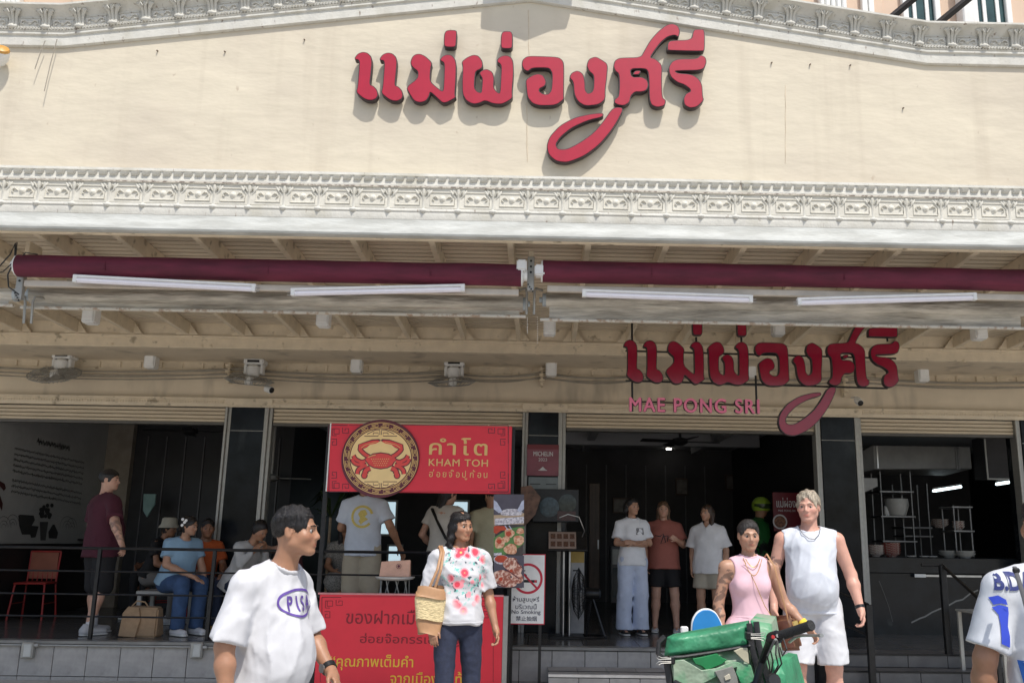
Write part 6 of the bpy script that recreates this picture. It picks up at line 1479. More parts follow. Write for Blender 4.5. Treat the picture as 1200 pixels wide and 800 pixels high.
# paper bag
c = atz(150, 746, FZ); pbg = thing('canvas_bag', 'brown canvas bag with folded flap standing beside the white sneakers', 'bag', (c.x, c.y + .15, FZ))
M_canvas = mat('brown_canvas', (.33, .22, .13), .85, var=.12, scale=12, bump=.4, bscale=60, bdist=.004)
w0, w1 = at(142, 740, c.y).x, at(184, 740, c.y).x; zt4 = at(165, 711, c.y).z
fr_m = MB(); fr_m.add([(w0, c.y, FZ), (w1, c.y - .03, FZ), (w1, c.y + .2, FZ), (w0 + .02, c.y + .22, FZ), (w0 + .03, c.y + .02, zt4), (w1 - .01, c.y, zt4 - .01), (w1 - .02, c.y + .16, zt4), (w0 + .04, c.y + .18, zt4 + .01)], [(0, 3, 2, 1), (4, 5, 6, 7), (0, 1, 5, 4), (1, 2, 6, 5), (2, 3, 7, 6), (3, 0, 4, 7)]); fr_m.build('body', M_canvas, pbg, .018, seg=2)
MB().add([(w0 - .02, c.y - .03, FZ + .01), (w0 + .17, c.y - .045, FZ + .0), (w0 + .20, c.y - .03, zt4 * .55 + FZ * .45), (w0 + .17, c.y - .015, zt4 + .0), (w0 + .05, c.y - .01, zt4 + .01), (w0 - .0, c.y - .02, zt4 * .8 + FZ * .2)] + [(w0 - .01, c.y + .01, FZ + .01), (w0 + .17, c.y - .005, FZ), (w0 + .2, c.y + .01, zt4 * .55 + FZ * .45), (w0 + .17, c.y + .01, zt4 - .01), (w0 + .05, c.y + .02, zt4), (w0, c.y + .01, zt4 * .8 + FZ * .2)],
         [(0, 1, 2, 3, 4, 5), (11, 10, 9, 8, 7, 6)] + [(k, (k + 1) % 6 + 0, (k + 1) % 6 + 6, k + 6) for k in range(6)]).build('flap', M_canvas, pbg, .006)
m = MB(); m.tube([(w0 + .05, c.y + .08, zt4), (w0 + .1, c.y + .08, zt4 + .06), (w0 + .19, c.y + .08, zt4 + .05), (w0 + .24, c.y + .08, zt4 - .01)], .008, 6); m.build('handle', M_canvas, pbg)
# ================================================================== ENTRANCE FITTINGS
# plaques on the middle pillar
c0_, c1_ = at(617, 557, PY_ - .05), at(655, 521, PY_ - .05); pl_ = thing('award_plaque', 'dusky red award plaque with white lettering on the middle pillar', 'plaque', c0_)
MB().box(c0_.x, c1_.x, PY_ - .06, PY_ - .035, c0_.z, c1_.z).build('plate', mat('dusky_red', sr(125, 60, 72), .35), pl_, .003)
MB().box(c0_.x, c1_.x, PY_ - .062, PY_ - .0605, c1_.z - .06, c1_.z - .002).build('top_band', mat('deep_red', sr(105, 20, 30), .4), pl_)
M_pw = mat('print_white', (.6, .58, .58), .5)
a = at(625, 534, PY_ - .06); b = at(648, 529, PY_ - .06); fit_text('MICHELIN', M_pw, pl_, a.x, b.x, a.z, b.z, PY_ - .0635, bold=.02)
a = at(631, 540, PY_ - .06); b = at(641, 536.5, PY_ - .06); fit_text('2023', M_pw, pl_, a.x, b.x, a.z, b.z, PY_ - .0635)
a = at(631, 551, PY_ - .06); b = at(641, 547, PY_ - .06)
MB().add([(a.x, PY_ - .0635, a.z), (b.x, PY_ - .0635, a.z), (b.x, PY_ - .0635, a.z + .008), (a.x, PY_ - .0635, a.z + .008)], [(0, 1, 2, 3)]).build('emblem_bar', M_pw, pl_)
MB().prism([((a.x + b.x) / 2 - .04, a.z + .01), ((a.x + b.x) / 2 + .04, a.z + .01), ((a.x + b.x) / 2 + .0, a.z + .05)], PY_ - .0638, PY_ - .061).build('emblem', M_pw, pl_)
c0_, c1_ = at(619, 574, PY_ - .05), at(654, 559, PY_ - .05); pl2 = thing('grey_plaque', 'grey glass plaque just below the red award plaque', 'plaque', c0_)
MB().box(c0_.x, c1_.x, PY_ - .05, PY_ - .035, c0_.z, c1_.z).build('plate', mat('grey_glass', (.14, .17, .18), .2), pl2, .003)
for k in range(2): MB().box(c0_.x + .02 + .2 * k, c0_.x + .15 + .2 * k, PY_ - .052, PY_ - .0505, (c0_.z + c1_.z) / 2 - .01, (c0_.z + c1_.z) / 2).build('print_line', M_blackm, pl2)
# television with pictures
TVY = 11.2; c0_, c1_ = at(624, 611, TVY), at(664, 573, TVY); tv = thing('display_screen', 'dark display screen showing plates of food beside the middle pillar', 'screen', (c0_.x, TVY, TZ))
MB().box(c0_.x, c1_.x + .15, TVY, TVY + .05, c0_.z, c1_.z).build('screen_case', M_blackm, tv, .006)
MB().lathe([(.12, 0), (.08, .004)], (c0_.x + .20, TVY - .001, (c0_.z + c1_.z) / 2 - .02), 20, (0, -1, 0)).build('dish_picture', mat('teal_picture', (.03, .055, .07), .3, scale=20, var=.4), tv)
MB().lathe([(.11, 0), (.07, .004)], (c0_.x + .42, TVY - .001, (c0_.z + c1_.z) / 2 + .03), 20, (0, -1, 0)).build('dish_picture', mat('green_picture', (.025, .035, .028), .3, scale=20, var=.4), tv)
MB().box(c0_.x + .3, c0_.x + .52, TVY - .006, TVY - .001, c0_.z + .02, c0_.z + .13).build('dish_picture', mat('red_picture', (.045, .01, .01), .3, scale=20, var=.4), tv)
MB().box(c0_.x + .35, c0_.x + .40, TVY + .02, TVY + .05, TZ, c0_.z).build('stand', M_blackm, tv)
pk = at(612, 590, 11.0); kp = thing('kraft_poster', 'kraft paper food picture peeking out right of the food banner', 'poster', pk)
MB().add([(pk.x - .02, 11.0, pk.z + .2), (pk.x + .1, 11.0, pk.z + .22), (pk.x + .22, 11.0, pk.z + .08), (pk.x + .16, 11.0, pk.z - .12), (pk.x - .02, 11.0, pk.z - .32)], [(0, 1, 2, 3, 4)]).build('sheet', mat('tan_picture', (.14, .075, .05), .5, scale=12, var=.4), kp)
# menu stand
c = at(665, 634, 10.9); ms = thing('menu_stand', 'black menu stand with an open picture menu lit by a small lamp', 'menu stand', (c.x, 10.9, TZ))
R3 = Matrix.Rotation(-.75, 3, 'X')
MB().cbox(c, (.46, .03, .30), R3).build('board', M_blackm, ms, .006); MB().cbox(c + R3 @ Vector((-.06, -.018, 0)), (.32, .004, .26), R3).build('menu_page', mat('menu_paper', (.32, .24, .20), .4), ms)
for i in range(4):
    for j in range(2): MB().cbox(c + R3 @ Vector((-.17 + .075 * i, -.0215, -.06 + .12 * j)), (.055, .003, .075), R3).build('menu_photo', mat('menu_photo', (.12, .06, .04), .4, scale=60, var=.6), ms)
for s in (-.04, .03): MB().tube([(c.x + s, 10.93, TZ + .03), (c.x + s, 10.93, c.z - .02)], .012, 8).build('pole', M_steel, ms)
MB().box(c.x - .2, c.x + .2, 10.75, 11.1, TZ, TZ + .03).build('base', M_blackm, ms, .006)
m = MB(); m.tube([c + Vector((.16, .05, .02)), c + Vector((.20, .0, .12)), c + Vector((.13, -.05, .28)), c + Vector((0, -.06, .31)), c + Vector((-.10, -.05, .27))], .006, 6); m.build('lamp_arm', M_steel, ms)
c = at(678, 680, 11.3); cab = thing('white_cabinet', 'narrow white cabinet with yellow panel behind the menu stand', 'cabinet', (c.x, 11.4, TZ))
q0, q1 = at(668, 720, 11.3), at(685, 645, 11.3); MB().box(q0.x, q1.x, 11.3, 11.6, TZ, q1.z).build('body', mat('dim_white', (.30, .30, .30), .5), cab, .006); MB().box(q0.x + .004, q1.x - .004, 11.285, 11.299, q1.z - .14, q1.z - .01).build('yellow_panel', mat('dull_yellow', (.32, .22, .05), .5), cab)
MB().box(q0.x + .03, q1.x - .05, 11.29, 11.299, q1.z - .24, q1.z - .225).build('handle', M_blackm, cab)
# floor fan
c = at(678, 695, 11.0); ff = thing('floor_fan', 'black floor fan turned sideways on the entrance terrace', 'fan', (c.x + .1, 11.0, TZ))
g = MB(); 
for zz, r in ((-.06, .19), (0, .29), (.06, .2), (.08, .06), (-.08, .06)):
    g.tube([c + Vector((zz * .9 + .0, r * math.cos(a), r * math.sin(a))) for a in np.linspace(0, 2 * math.pi, 29)], .005, 5, cap=False)
for k in range(26):
    a = 2 * math.pi * k / 26; g.tube([c + Vector((-.08, .06 * math.cos(a), .06 * math.sin(a))), c + Vector((-.055, .19 * math.cos(a), .19 * math.sin(a))), c + Vector((0, .29 * math.cos(a), .29 * math.sin(a))), c + Vector((.055, .2 * math.cos(a), .2 * math.sin(a))), c + Vector((.08, .06 * math.cos(a), .06 * math.sin(a)))], .003, 4)
g2 = g.build('guard', M_blackm, ff); tag(g2, kind='stuff')
for k in range(5):
    a = 1.256 * k; u = Vector((0, math.cos(a), math.sin(a))); v_ = Vector((0, -math.sin(a), math.cos(a))); MB().add([c + u * .05 + v_ * .03, c + u * .24 + v_ * .10 + Vector((.02, 0, 0)), c + u * .25 - v_ * .05, c + u * .05 - v_ * .03, c + u * .05 + v_ * .03 + Vector((.006, 0, 0)), c + u * .24 + v_ * .10 + Vector((.026, 0, 0)), c + u * .25 - v_ * .05 + Vector((.006, 0, 0)), c + u * .05 - v_ * .03 + Vector((.006, 0, 0))], [(0, 1, 2, 3), (7, 6, 5, 4), (0, 4, 5, 1), (1, 5, 6, 2), (2, 6, 7, 3), (3, 7, 4, 0)]).build('blade', M_black, ff)
MB().lathe([(.05, 0), (.07, .05), (.06, .18), (.03, .2)], c + Vector((.06, 0, 0)), 14, (1, 0, 0)).build('motor', M_blackm, ff); MB().box(c.x + .17, c.x + .23, 10.97, 11.03, c.z - .02, c.z + .03).build('tag', M_whitep, ff)
m = MB(); m.tube([c + Vector((.15, 0, 0)), Vector((c.x + .30, 10.9, TZ + .02))], .014, 7); m.tube([c + Vector((.15, 0, 0)), Vector((c.x + .1, 11.1, TZ + .02))], .014, 7); m.build('stand', M_blackm, ff)
m = MB(); m.tube([(c.x + .02 + .3 * math.cos(a), 10.98 + .22 * math.sin(a), TZ + .015) for a in np.linspace(0, 6.28, 25)], .013, 6, cap=False); m.build('base_ring', M_blackm, ff)
# red menu poster at the entrance
c0_, c1_ = at(907, 622, 12.6), at(941, 577, 12.6); mp_ = thing('menu_poster', 'maroon menu poster with white Thai lettering behind the tall man', 'poster', c0_)
MB().box(c0_.x, c1_.x, 12.6, 12.63, c0_.z, c1_.z).build('board', mat('poster_maroon', sr(105, 12, 28), .4), mp_, .003)
a = at(910, 594, 12.6); b = at(941, 583, 12.6); fit_text('แม่ผ่องศรี', M_pw, mp_, a.x, b.x, a.z, b.z, 12.597, bold=.01); a = at(912, 599, 12.6); b = at(932, 597, 12.6); fit_text('MAE PONG SRI', M_pw, mp_, a.x, b.x, a.z, b.z, 12.597)
pc = at(914, 611, 12.59); MB().lathe([(.10, 0), (.10, .004)], pc, 20, (0, -1, 0)).build('plate_print', M_pw, mp_); MB().lathe([(.08, .005), (.08, .006)], pc, 20, (0, -1, 0)).build('dish_print', mat('dish_print', (.20, .08, .04), .5, scale=40, var=.6), mp_)
MB().box(c0_.x + .2, c0_.x + .25, 12.631, 12.67, TZ, c0_.z + .2).build('stand', M_blackm, mp_)
# ================================================================== LIT WINDOWS AND LAMPS IN THE BACK
M_day = mat('daylit_glass', (.55, .72, .80), .3, emit=.75, var=.1, scale=1.5); M_day2 = mat('daylit_garden_glass', (.42, .50, .38), .3, emit=.9, var=.5, scale=4)
def backwin(x0, y0, x1, y1, label, m, Y=BY):
    a, b = at(x0, y1, Y - .03), at(x1, y0, Y - .03); t = MB().box(a.x - .04, b.x + .04, Y - .03, Y - .001, a.z - .04, b.z + .04).build('window', M_frame, bld); MB().box(a.x, b.x, Y - .036, Y - .0305, a.z, b.z).build('pane', m, t)
backwin(440, 588, 464, 625, '', M_day); backwin(528, 588, 548, 604, '', M_day); backwin(455, 640, 470, 660, '', M_day); backwin(379, 584, 398, 618, '', M_day2)
M_leaf2 = mat('palm_leaf', (.10, .16, .05), .5, var=.4, scale=8)
pc = at(385, 640, 13.2); pot = thing('palm_plant', 'small palm with daylit leaves between the stall post and the white shirted man', 'plant', (pc.x, 13.2, TZ))
MB().tube([(pc.x, 13.2, TZ), (pc.x, 13.2, pc.z + .4)], .02, 8).build('trunk', M_wood, pot); rp_ = random.Random(2)
for k in range(16):
    a = rp_.uniform(0, 6.28); L_ = rp_.uniform(.3, .55); up_ = rp_.uniform(.05, .5); c = Vector((pc.x, 13.2, pc.z + .4)); u = Vector((math.cos(a), math.sin(a), 0)); v_ = Vector((-u.y, u.x, 0)) * .03
    P3 = [c, c + u * L_ * .5 + Vector((0, 0, up_)), c + u * L_ + Vector((0, 0, up_ * .5))]; MB().add([P3[0] - v_ * .3, P3[0] + v_ * .3, P3[1] + v_, P3[2], P3[1] - v_], [(0, 1, 2, 3, 4)]).build('leaf', M_leaf2, pot)
M_tube = mat('lit_tube', (.8, .95, 1.), .3, emit=3.2, var=.01)
def littube(p0, p1, Y, label, dz=0):
    a, b = at(*p0, Y), at(*p1, Y + .6); t = thing('lit_tube_lamp', label, 'strip light', (a + b) / 2, group='lit strip lights in the kitchen'); MB().tube([a, b], .020, 10).build('tube', M_tube, t)
    MB().tube([a + Vector((0, 0, .03)), b + Vector((0, 0, .03))], .018, 4).build('housing', M_plastic, t)
littube((1094, 575), (1126, 570), 14.0, 'lit strip light in the middle of the kitchen'); littube((1168, 567), (1195, 563), 13.4, 'lit strip light at the right side of the kitchen')
for px, py, Y in ((784, 544, 17.2), (705, 534, 15.0), (362, 529, 14.5), (792, 534, 16.2)):
    c = at(px, py, Y); t = thing('downlight', 'small lit ceiling downlight ' + {784: 'over the entrance, the brightest', 705: 'left in the entrance bay', 362: 'behind the second pillar', 792: 'farthest back in the entrance bay'}[px], 'downlight', (c.x, Y, CZ))
    MB().lathe([(.05, 0), (.05, .02), (.03, .025)], (c.x, Y, CZ - .03), 12).build('lamp', mat('lit_downlight', (1, .95, .85), .3, emit=6., var=.01), t)
    MB().lathe([(.07, .025), (.07, .03)], (c.x, Y, CZ - .03), 14).build('ring', M_plastic, t)
# ================================================================== KITCHEN
KY = 11.85
kt = thing('kitchen_counter', 'dark marble kitchen counter with white veins behind the right opening', 'counter', (5.1, KY, TZ))
ktz = at(1080, 653, KY).z; kx0, kx1 = at(1012, 700, KY).x, 6.3
M_vein = mat('veined_black_marble', (.012, .015, .019), .2, var=.4, scale=3, spec=.3); overlay(M_vein, None, noise_mask(M_vein, 4, .66, .72, (1, 1, 1), detail=9), (.05, .055, .055))
MB().box(kx0, kx1, KY, KY + .6, TZ, ktz - .2).build('front_slab', M_vein, kt); MB().box(kx0, kx1, KY - .03, KY + .62, ktz - .195, ktz).build('counter_top', M_vein, kt, .006)
vs, fs = ribbon([(at(x, y, KY).x, at(x, y, KY).z) for x, y in [(1068, 729), (1078, 724), (1084, 722), (1092, 717), (1101, 713), (1108, 711), (1120, 704), (1128, 702), (1137, 695), (1146, 691)]], .018); MB().add([(v.x, KY - .003, v.y) for v in vs], fs).build('white_vein', mat('white_vein', (.22, .22, .21), .3), kt)
vs, fs = ribbon([(at(x, y, KY).x, at(x, y, KY).z) for x, y in [(1030, 680), (1036, 695), (1042, 712), (1046, 728)]], .007); MB().add([(v.x, KY - .003, v.y) for v in vs], fs).build('white_vein', mat('grey_vein', (.09, .09, .09), .3), kt)
a, b = at(1073, 674, KY - .05), at(1150, 675, KY - .05); MB().box(a.x, b.x, KY - .06, KY - .045, a.z - .012, a.z + .012).build('metal_rail', M_steel, kt); MB().box(a.x - .02, a.x + .12, KY - .075, KY - .061, a.z - .02, a.z + .02).build('label_strip', M_whitep, kt)
a, b = at(1082, 662, KY - .2), at(1120, 660, KY - .2)
M_rack = mat('rack_steel', (.20, .20, .20), .4, .7, var=.2, scale=14)
def rack(px0, px1, ys, Y, ytop, ybot, label, depth=.35):
    a = at(px0, ytop, Y); b = at(px1, ybot, Y); t = thing('steel_rack', label, 'rack', (a.x, Y, b.z))
    for x in (a.x, b.x):
        for y in (Y, Y + depth): MB().tube([(x, y, b.z), (x, y, a.z)], .011, 7).build('upright', M_rack, t)
    for yy in ys: z = at((px0 + px1) / 2, yy, Y).z; MB().box(a.x - .03, b.x + .03, Y - .03, Y + depth + .03, z - .012, z + .012).build('shelf', M_rack, t, .003)
    return t
rack(1031, 1073, (576, 605, 634), 12.9, 552, 652, 'tall steel rack with shelves at the left side of the kitchen'); rack(1117, 1141, (594, 622), 12.15, 592, 652, 'small steel shelf rack standing on the kitchen counter'); rack(1056, 1092, (628, 618), 13.3, 566, 652, 'steel rack in the back of the kitchen behind the bowls')
hd = thing('extractor_hood', 'grey steel extractor hood across the kitchen ceiling', 'hood', at(1080, 540, 12.8))
a, b = at(1024, 550, 12.7), at(1137, 523, 12.7); M_hood = mat('dull_hood_steel', (.16, .16, .155), .5, .5, var=.15, scale=3)
m = MB(); m.add([(a.x, 12.7, a.z), (b.x, 12.7, a.z + .03), (b.x, 13.6, a.z), (a.x, 13.6, a.z), (a.x, 12.7, b.z), (b.x, 12.7, b.z), (b.x, 13.6, b.z), (a.x, 13.6, b.z)], [(0, 3, 2, 1), (4, 5, 6, 7), (0, 1, 5, 4), (1, 2, 6, 5), (2, 3, 7, 6), (3, 0, 4, 7)]); m.build('duct', M_hood, hd, .01)
m = MB(); z0_ = a.z - .12; m.add([(a.x - .5, 12.4, z0_), (a.x, 12.66, a.z), (a.x, 13.5, a.z), (a.x - .5, 13.5, z0_), (a.x - .5, 12.4, b.z - .25), (a.x, 12.66, b.z), (a.x, 13.5, b.z), (a.x - .5, 13.5, b.z - .25)], [(0, 3, 2, 1), (4, 5, 6, 7), (0, 1, 5, 4), (1, 2, 6, 5), (2, 3, 7, 6), (3, 0, 4, 7)]); m.build('elbow', M_hood, hd, .01)
for x in (b.x - .22, b.x - .19, a.x + .05): MB().box(x, x + .02, 12.69, 12.70, a.z + .02, b.z - .01).build('seam_rib', M_steel, hd)
a, b = at(1010, 578, 12.3), at(1028, 560, 12.3); wp = thing('white_hood_panel', 'pale slanted panel under the hood at the left kitchen jamb', 'panel', a)
MB().prism([(a.x, a.z), (b.x, a.z + .10), (b.x, b.z), (a.x, b.z)], 12.3, 12.34).build('sheet', mat('pale_sheet', (.30, .30, .29), .5), wp)
a, b = at(1158, 560, 12.9), at(1190, 512, 12.9); ac = thing('wall_cabinet', 'dark wall cabinet with steel edge in the right of the kitchen', 'cabinet', a)
MB().box(a.x, b.x + .3, 12.9, 13.3, a.z, b.z).build('case', M_dark, ac); MB().box(a.x - .02, a.x, 12.88, 12.9, a.z, b.z).build('edge_strip', M_frame, ac); MB().box(a.x - .02, b.x + .3, 12.88, 12.899, a.z - .02, a.z - .001).build('edge_strip', M_frame, ac)
# bowls
M_bowl = mat('patterned_bowl', (.55, .52, .48), .35, scale=60, col2=(.20, .06, .04), ramp=(.42, .50)); M_bowl2 = mat('red_patterned_bowl', (.5, .45, .40), .35, scale=60, col2=(.26, .04, .03), ramp=(.50, .56)); M_bowlw = mat('plain_bowl', (.42, .42, .40), .35)
def bowl_stack(px, py, Y, n, r, mm, label, z=None, group=None):
    c = at(px, py, Y); z = ktz if z is None else z
    for k in range(n):
        b_ = MB().lathe([(r * .45, 0), (r * .5, .012), (r * .85, .035), (r, .062), (r * .96, .062), (r * .8, .036), (r * .4, .016)], (c.x, Y, z + k * .030), 20); o = b_.build('bowl', mm, smooth=1)
        tag(o, label % ['bottom', 'second', 'third', 'fourth', 'fifth', 'top'][k if k < n - 1 else 5], 'bowl', group)
    return c
bowl_stack(1025, 645, 12.15, 4, .125, M_bowl, '%s bowl of the white patterned stack at the left end of the counter', group='bowls on the kitchen counter')
bowl_stack(1044, 645, 12.15, 5, .125, M_bowl2, '%s bowl of the red patterned stack beside the white stack', group='bowls on the kitchen counter')
bowl_stack(1112, 648, 12.15, 2, .13, M_bowlw, '%s of two plain bowls left of the small shelf rack', group='bowls on the kitchen counter')
bowl_stack(1131, 648, 12.0, 2, .13, M_bowlw, '%s of two plain bowls in front of the small shelf rack', group='bowls on the kitchen counter')
bowl_stack(1101, 614, 13.4, 3, .13, M_bowl, '%s bowl of the stack on the rear kitchen rack', z=at(1101, 618, 13.4).z, group='bowls on the kitchen racks')
bowl_stack(1123, 614, 12.3, 3, .08, M_bowl, '%s bowl on the upper shelf of the small rack', z=at(1123, 621, 12.15).z, group='bowls on the kitchen racks')
c = at(1053, 605, 13.0); o = MB().lathe([(.12, 0), (.17, .15), (.16, .24), (.15, .24)], (c.x, 13.05, at(1052, 604, 12.9).z), 20).build('pot', M_bowlw); tag(o, 'large pale pot on the middle shelf of the tall steel rack', 'pot')
c = at(1041, 600, 13.0); o = MB().lathe([(.04, 0), (.04, .13), (.03, .15)], (c.x, 13.05, at(1041, 604, 12.9).z), 12).build('jar', M_whitep); tag(o, 'small white jar on the middle shelf of the tall steel rack', 'jar')
for px, lab in ((1068, 'small white dish near the middle of the kitchen counter'), (1093, 'flat white dish left of the plain bowls'), (1083, 'small steel ladle rest at the kitchen counter edge')):
    c = at(px, 650, 12.0); o = MB().lathe([(.03, 0), (.06, .015), (.055, .02), (.02, .006)], (c.x, 12.0, ktz), 14).build('dish', M_whitep); tag(o, lab, 'dish')
# steel table by the stairs
t = thing('steel_side_table', 'small pale steel table beside the stairs behind the jersey', 'table', at(1135, 780, 9.4)); a, b = at(1120, 713, 9.6), at(1180, 716, 9.3)
MB().box(a.x, b.x, 9.15, 9.62, a.z - .02, a.z).build('top', mat('pale_steel', (.45, .44, .40), .4, .3), t, .004)
for x, y in ((a.x + .03, 9.6), (a.x + .25, 9.17), (b.x - .03, 9.6), (b.x - .03, 9.17)): MB().box(x - .018, x + .018, y - .018, y + .018, .0, a.z - .021).build('leg', MATS['pale_steel'], t, .003)
MB().box(a.x + .27, b.x - .05, 9.16, 9.19, a.z - .14, a.z - .022).build('apron', MATS['pale_steel'], t, .003)
# things deep inside the entrance bay
def inner(px0, py0, px1, py1, Y, d, m, name, label, cat, trims=()):
    a, b = at(px0, py1, Y), at(px1, py0, Y); t = thing(name, label, cat, (a.x, Y, a.z)); MB().box(a.x, b.x, Y, Y + d, a.z, b.z).build('body', m, t, .006)
    for (u0, v0, u1, v1, mm, nm) in trims: MB().box(a.x + (b.x - a.x) * u0, a.x + (b.x - a.x) * u1, Y - .012, Y - .001, a.z + (b.z - a.z) * v0, a.z + (b.z - a.z) * v1).build(nm, mm, t)
    return t
M_dw = mat('dark_wood', (.06, .035, .022), .45, var=.3, scale=6, stretch=(3, 3, .5)); M_pg = mat('dim_grey_panel', (.10, .10, .105), .4, var=.2)
inner(716, 640, 736, 706, 15.5, .5, M_pg, 'drinks_fridge', 'dim grey drinks fridge deep in the entrance bay behind the folded arms', 'fridge', [(.1, .1, .9, .62, mat('fridge_glass', (.05, .07, .08), .15), 'door'), (.08, .68, .92, .95, M_frame, 'header')])
inner(690, 566, 703, 700, 14.6, .08, M_dw, 'inner_door', 'dark wooden door leaf left in the entrance bay with bright handle', 'door', [(.8, .42, .92, .5, M_steel, 'handle')])
inner(842, 690, 868, 708, 15.2, .5, M_dw, 'sideboard', 'low dark sideboard behind the long-haired woman in white', 'sideboard', [(.05, .5, .45, .9, M_pg, 'drawer'), (.55, .5, .95, .9, M_pg, 'drawer')])
for x0, y0, x1, y1, lab in ((718, 583, 738, 601, 'dim framed picture above the folded arms woman'), (792, 560, 806, 580, 'dim framed picture between the rust shirt and the white shirt'), (850, 556, 874, 574, 'dim framed picture left of the lime helmet')):
    inner(x0, y0, x1, y1, BY - .06, .05, M_dw, 'wall_picture', lab, 'picture', [(.08, .1, .92, .9, mat('dim_print', (.12, .11, .10), .4, scale=6, var=.5), 'print')])
for k, (px, Y) in enumerate(((700, 13.2), (860, 13.4))):
    a = at(px, 520, Y); MB().box(a.x - .06, a.x + .06, Y, Y + 3.5, CZ - .14, CZ - .001).build('ceiling_beam', M_ceil, bld)
MB().box(.35, 3.6, 14.9, 15.1, CZ - .2, CZ - .001).build('ceiling_beam', M_ceil, bld)
for i in range(8):
    x = .5 + i * .38; MB().box(x, x + .02, BY - .02, BY - .001, TZ, CZ - .3).build('wall_batten', M_pg, bld)
for i in range(9):
    x = -6.3 + i * .30; MB().box(x, x + .02, 14.675, 14.699, TZ, CZ - .2).build('wall_batten', M_pg, bld)
# ================================================================== SCOOTER WITH GREEN BOX
M_green = mat('green_vinyl', (.035, .22, .105), .5, var=.25, scale=7, bump=.9, bscale=11, bdist=.025, coat=.06)
M_green2 = mat('worn_green_vinyl', (.05, .30, .13), .45, scale=6, col2=(.28, .36, .26), ramp=(.42, .62), bump=.8, bscale=10, bdist=.03)
M_clear = mat('scuffed_film', (.38, .42, .35), .4, scale=7, col2=(.10, .30, .13), ramp=(.38, .60), bump=.6, bscale=14, bdist=.02)
M_trim = mat('black_trim_tape', (.02, .02, .022), .55, bump=.3, bscale=40)
SYc = 3.55
gb = thing('delivery_box', 'worn green vinyl delivery box with black trim and binder clips on the scooter', 'delivery box', at(850, 800, SYc))
P = lambda x, y, Y=SYc: at(x, y, Y)
def wrinkled(c4, depth, name, m, par, nx=26, nz=12, amp=.008, seed=0, thick=None):
    """closed, softly wrinkled slab through four front corners (tl, tr, br, bl)"""
    tl, tr_, br_, bl = c4; vs = []; fs = []; N = nx + 1
    for side in (0, 1):
        for j in range(nz + 1):
            for i in range(N):
                u, v = i / nx, j / nz; q = (tl * (1 - u) + tr_ * u) * (1 - v) + (bl * (1 - u) + br_ * u) * v
                rnd = (min(1, min(u, 1 - u) * 9) * min(1, min(v, 1 - v) * 5)) ** .5
                w = mnoise.noise((q.x * 9 + seed, q.z * 14, 1.7)) * amp + mnoise.noise((q.x * 26, q.z * 30 + seed, .7)) * amp * .45
                vs.append(q + (depth * 0 + Vector((0, -1, 0)) * (.028 * rnd + w) if side == 0 else depth))
    o = (nz + 1) * N
    for j in range(nz):
        for i in range(nx): a = j * N + i; fs += [(a, a + N, a + N + 1, a + 1), (o + a, o + a + 1, o + a + N + 1, o + a + N)]
    for i in range(nx): a = i; fs.append((a, a + 1, o + a + 1, o + a)); a = nz * N + i; fs.append((a, o + a, o + a + 1, a + 1))
    for j in range(nz): a = j * N; fs.append((a, o + a, o + a + N, a + N)); a = j * N + nx; fs.append((a, a + N, o + a + N, o + a))
    return MB().add(vs, fs).build(name, m, par, smooth=1.1)
D_ = Vector((.06, .24, -.01))
wrinkled((P(782, 746), P(876, 729), P(880, 757), P(778, 769)), D_, 'lid', M_green, gb, amp=.010, seed=1)
wrinkled((P(783, 772), P(878, 757), P(897, 850), P(796, 870)), D_, 'front_film', M_clear, gb, amp=.012, seed=4)
# green cloth patches and the torn opening
def patch(pl, Y, m, nm):
    pts = [P(x, y, Y) for x, y in pl]; n = len(pts); MB().add(pts + [q + Vector((0, .012, 0)) for q in pts], [tuple(range(n)), tuple(reversed(range(n, 2 * n)))] + [(k, (k + 1) % n, (k + 1) % n + n, k + n) for k in range(n)]).build(nm, m, gb, .002)
Z6 = lambda L_: [(x / 8 + 760, y / 8 + 700) for x, y in L_]
patch(Z6([(410, 570), (520, 550), (640, 520), (690, 560), (740, 580), (690, 620), (620, 650), (545, 680), (500, 640), (440, 620)]), SYc - .040, mat('inside_green', (.01, .20, .06), .5, var=.2), 'torn_hole')
patch(Z6([(230, 590), (330, 580), (400, 620), (500, 680), (640, 660), (780, 600), (900, 600), (870, 640), (760, 670), (600, 760), (480, 820), (240, 830)]), SYc - .050, M_green2, 'torn_flap')
patch(Z6([(840, 610), (960, 630), (1010, 800), (1010, 840), (880, 840), (820, 700)]), SYc - .052, M_green2, 'side_patch')
patch(Z6([(620, 690), (790, 640), (830, 740), (850, 840), (700, 840)]), SYc - .058, mat('grey_film', (.22, .22, .20), .4, var=.2, scale=12), 'grey_patch')
patch(Z6([(710, 740), (760, 710), (775, 760), (720, 780)]), SYc - .064, mat('beige_scrap', (.5, .46, .36), .6), 'beige_scrap')
patch(Z6([(800, 500), (870, 470), (930, 470), (945, 620), (900, 600)]), SYc - .060, mat('beige_cloth', (.45, .42, .30), .7, var=.2), 'beige_tape')
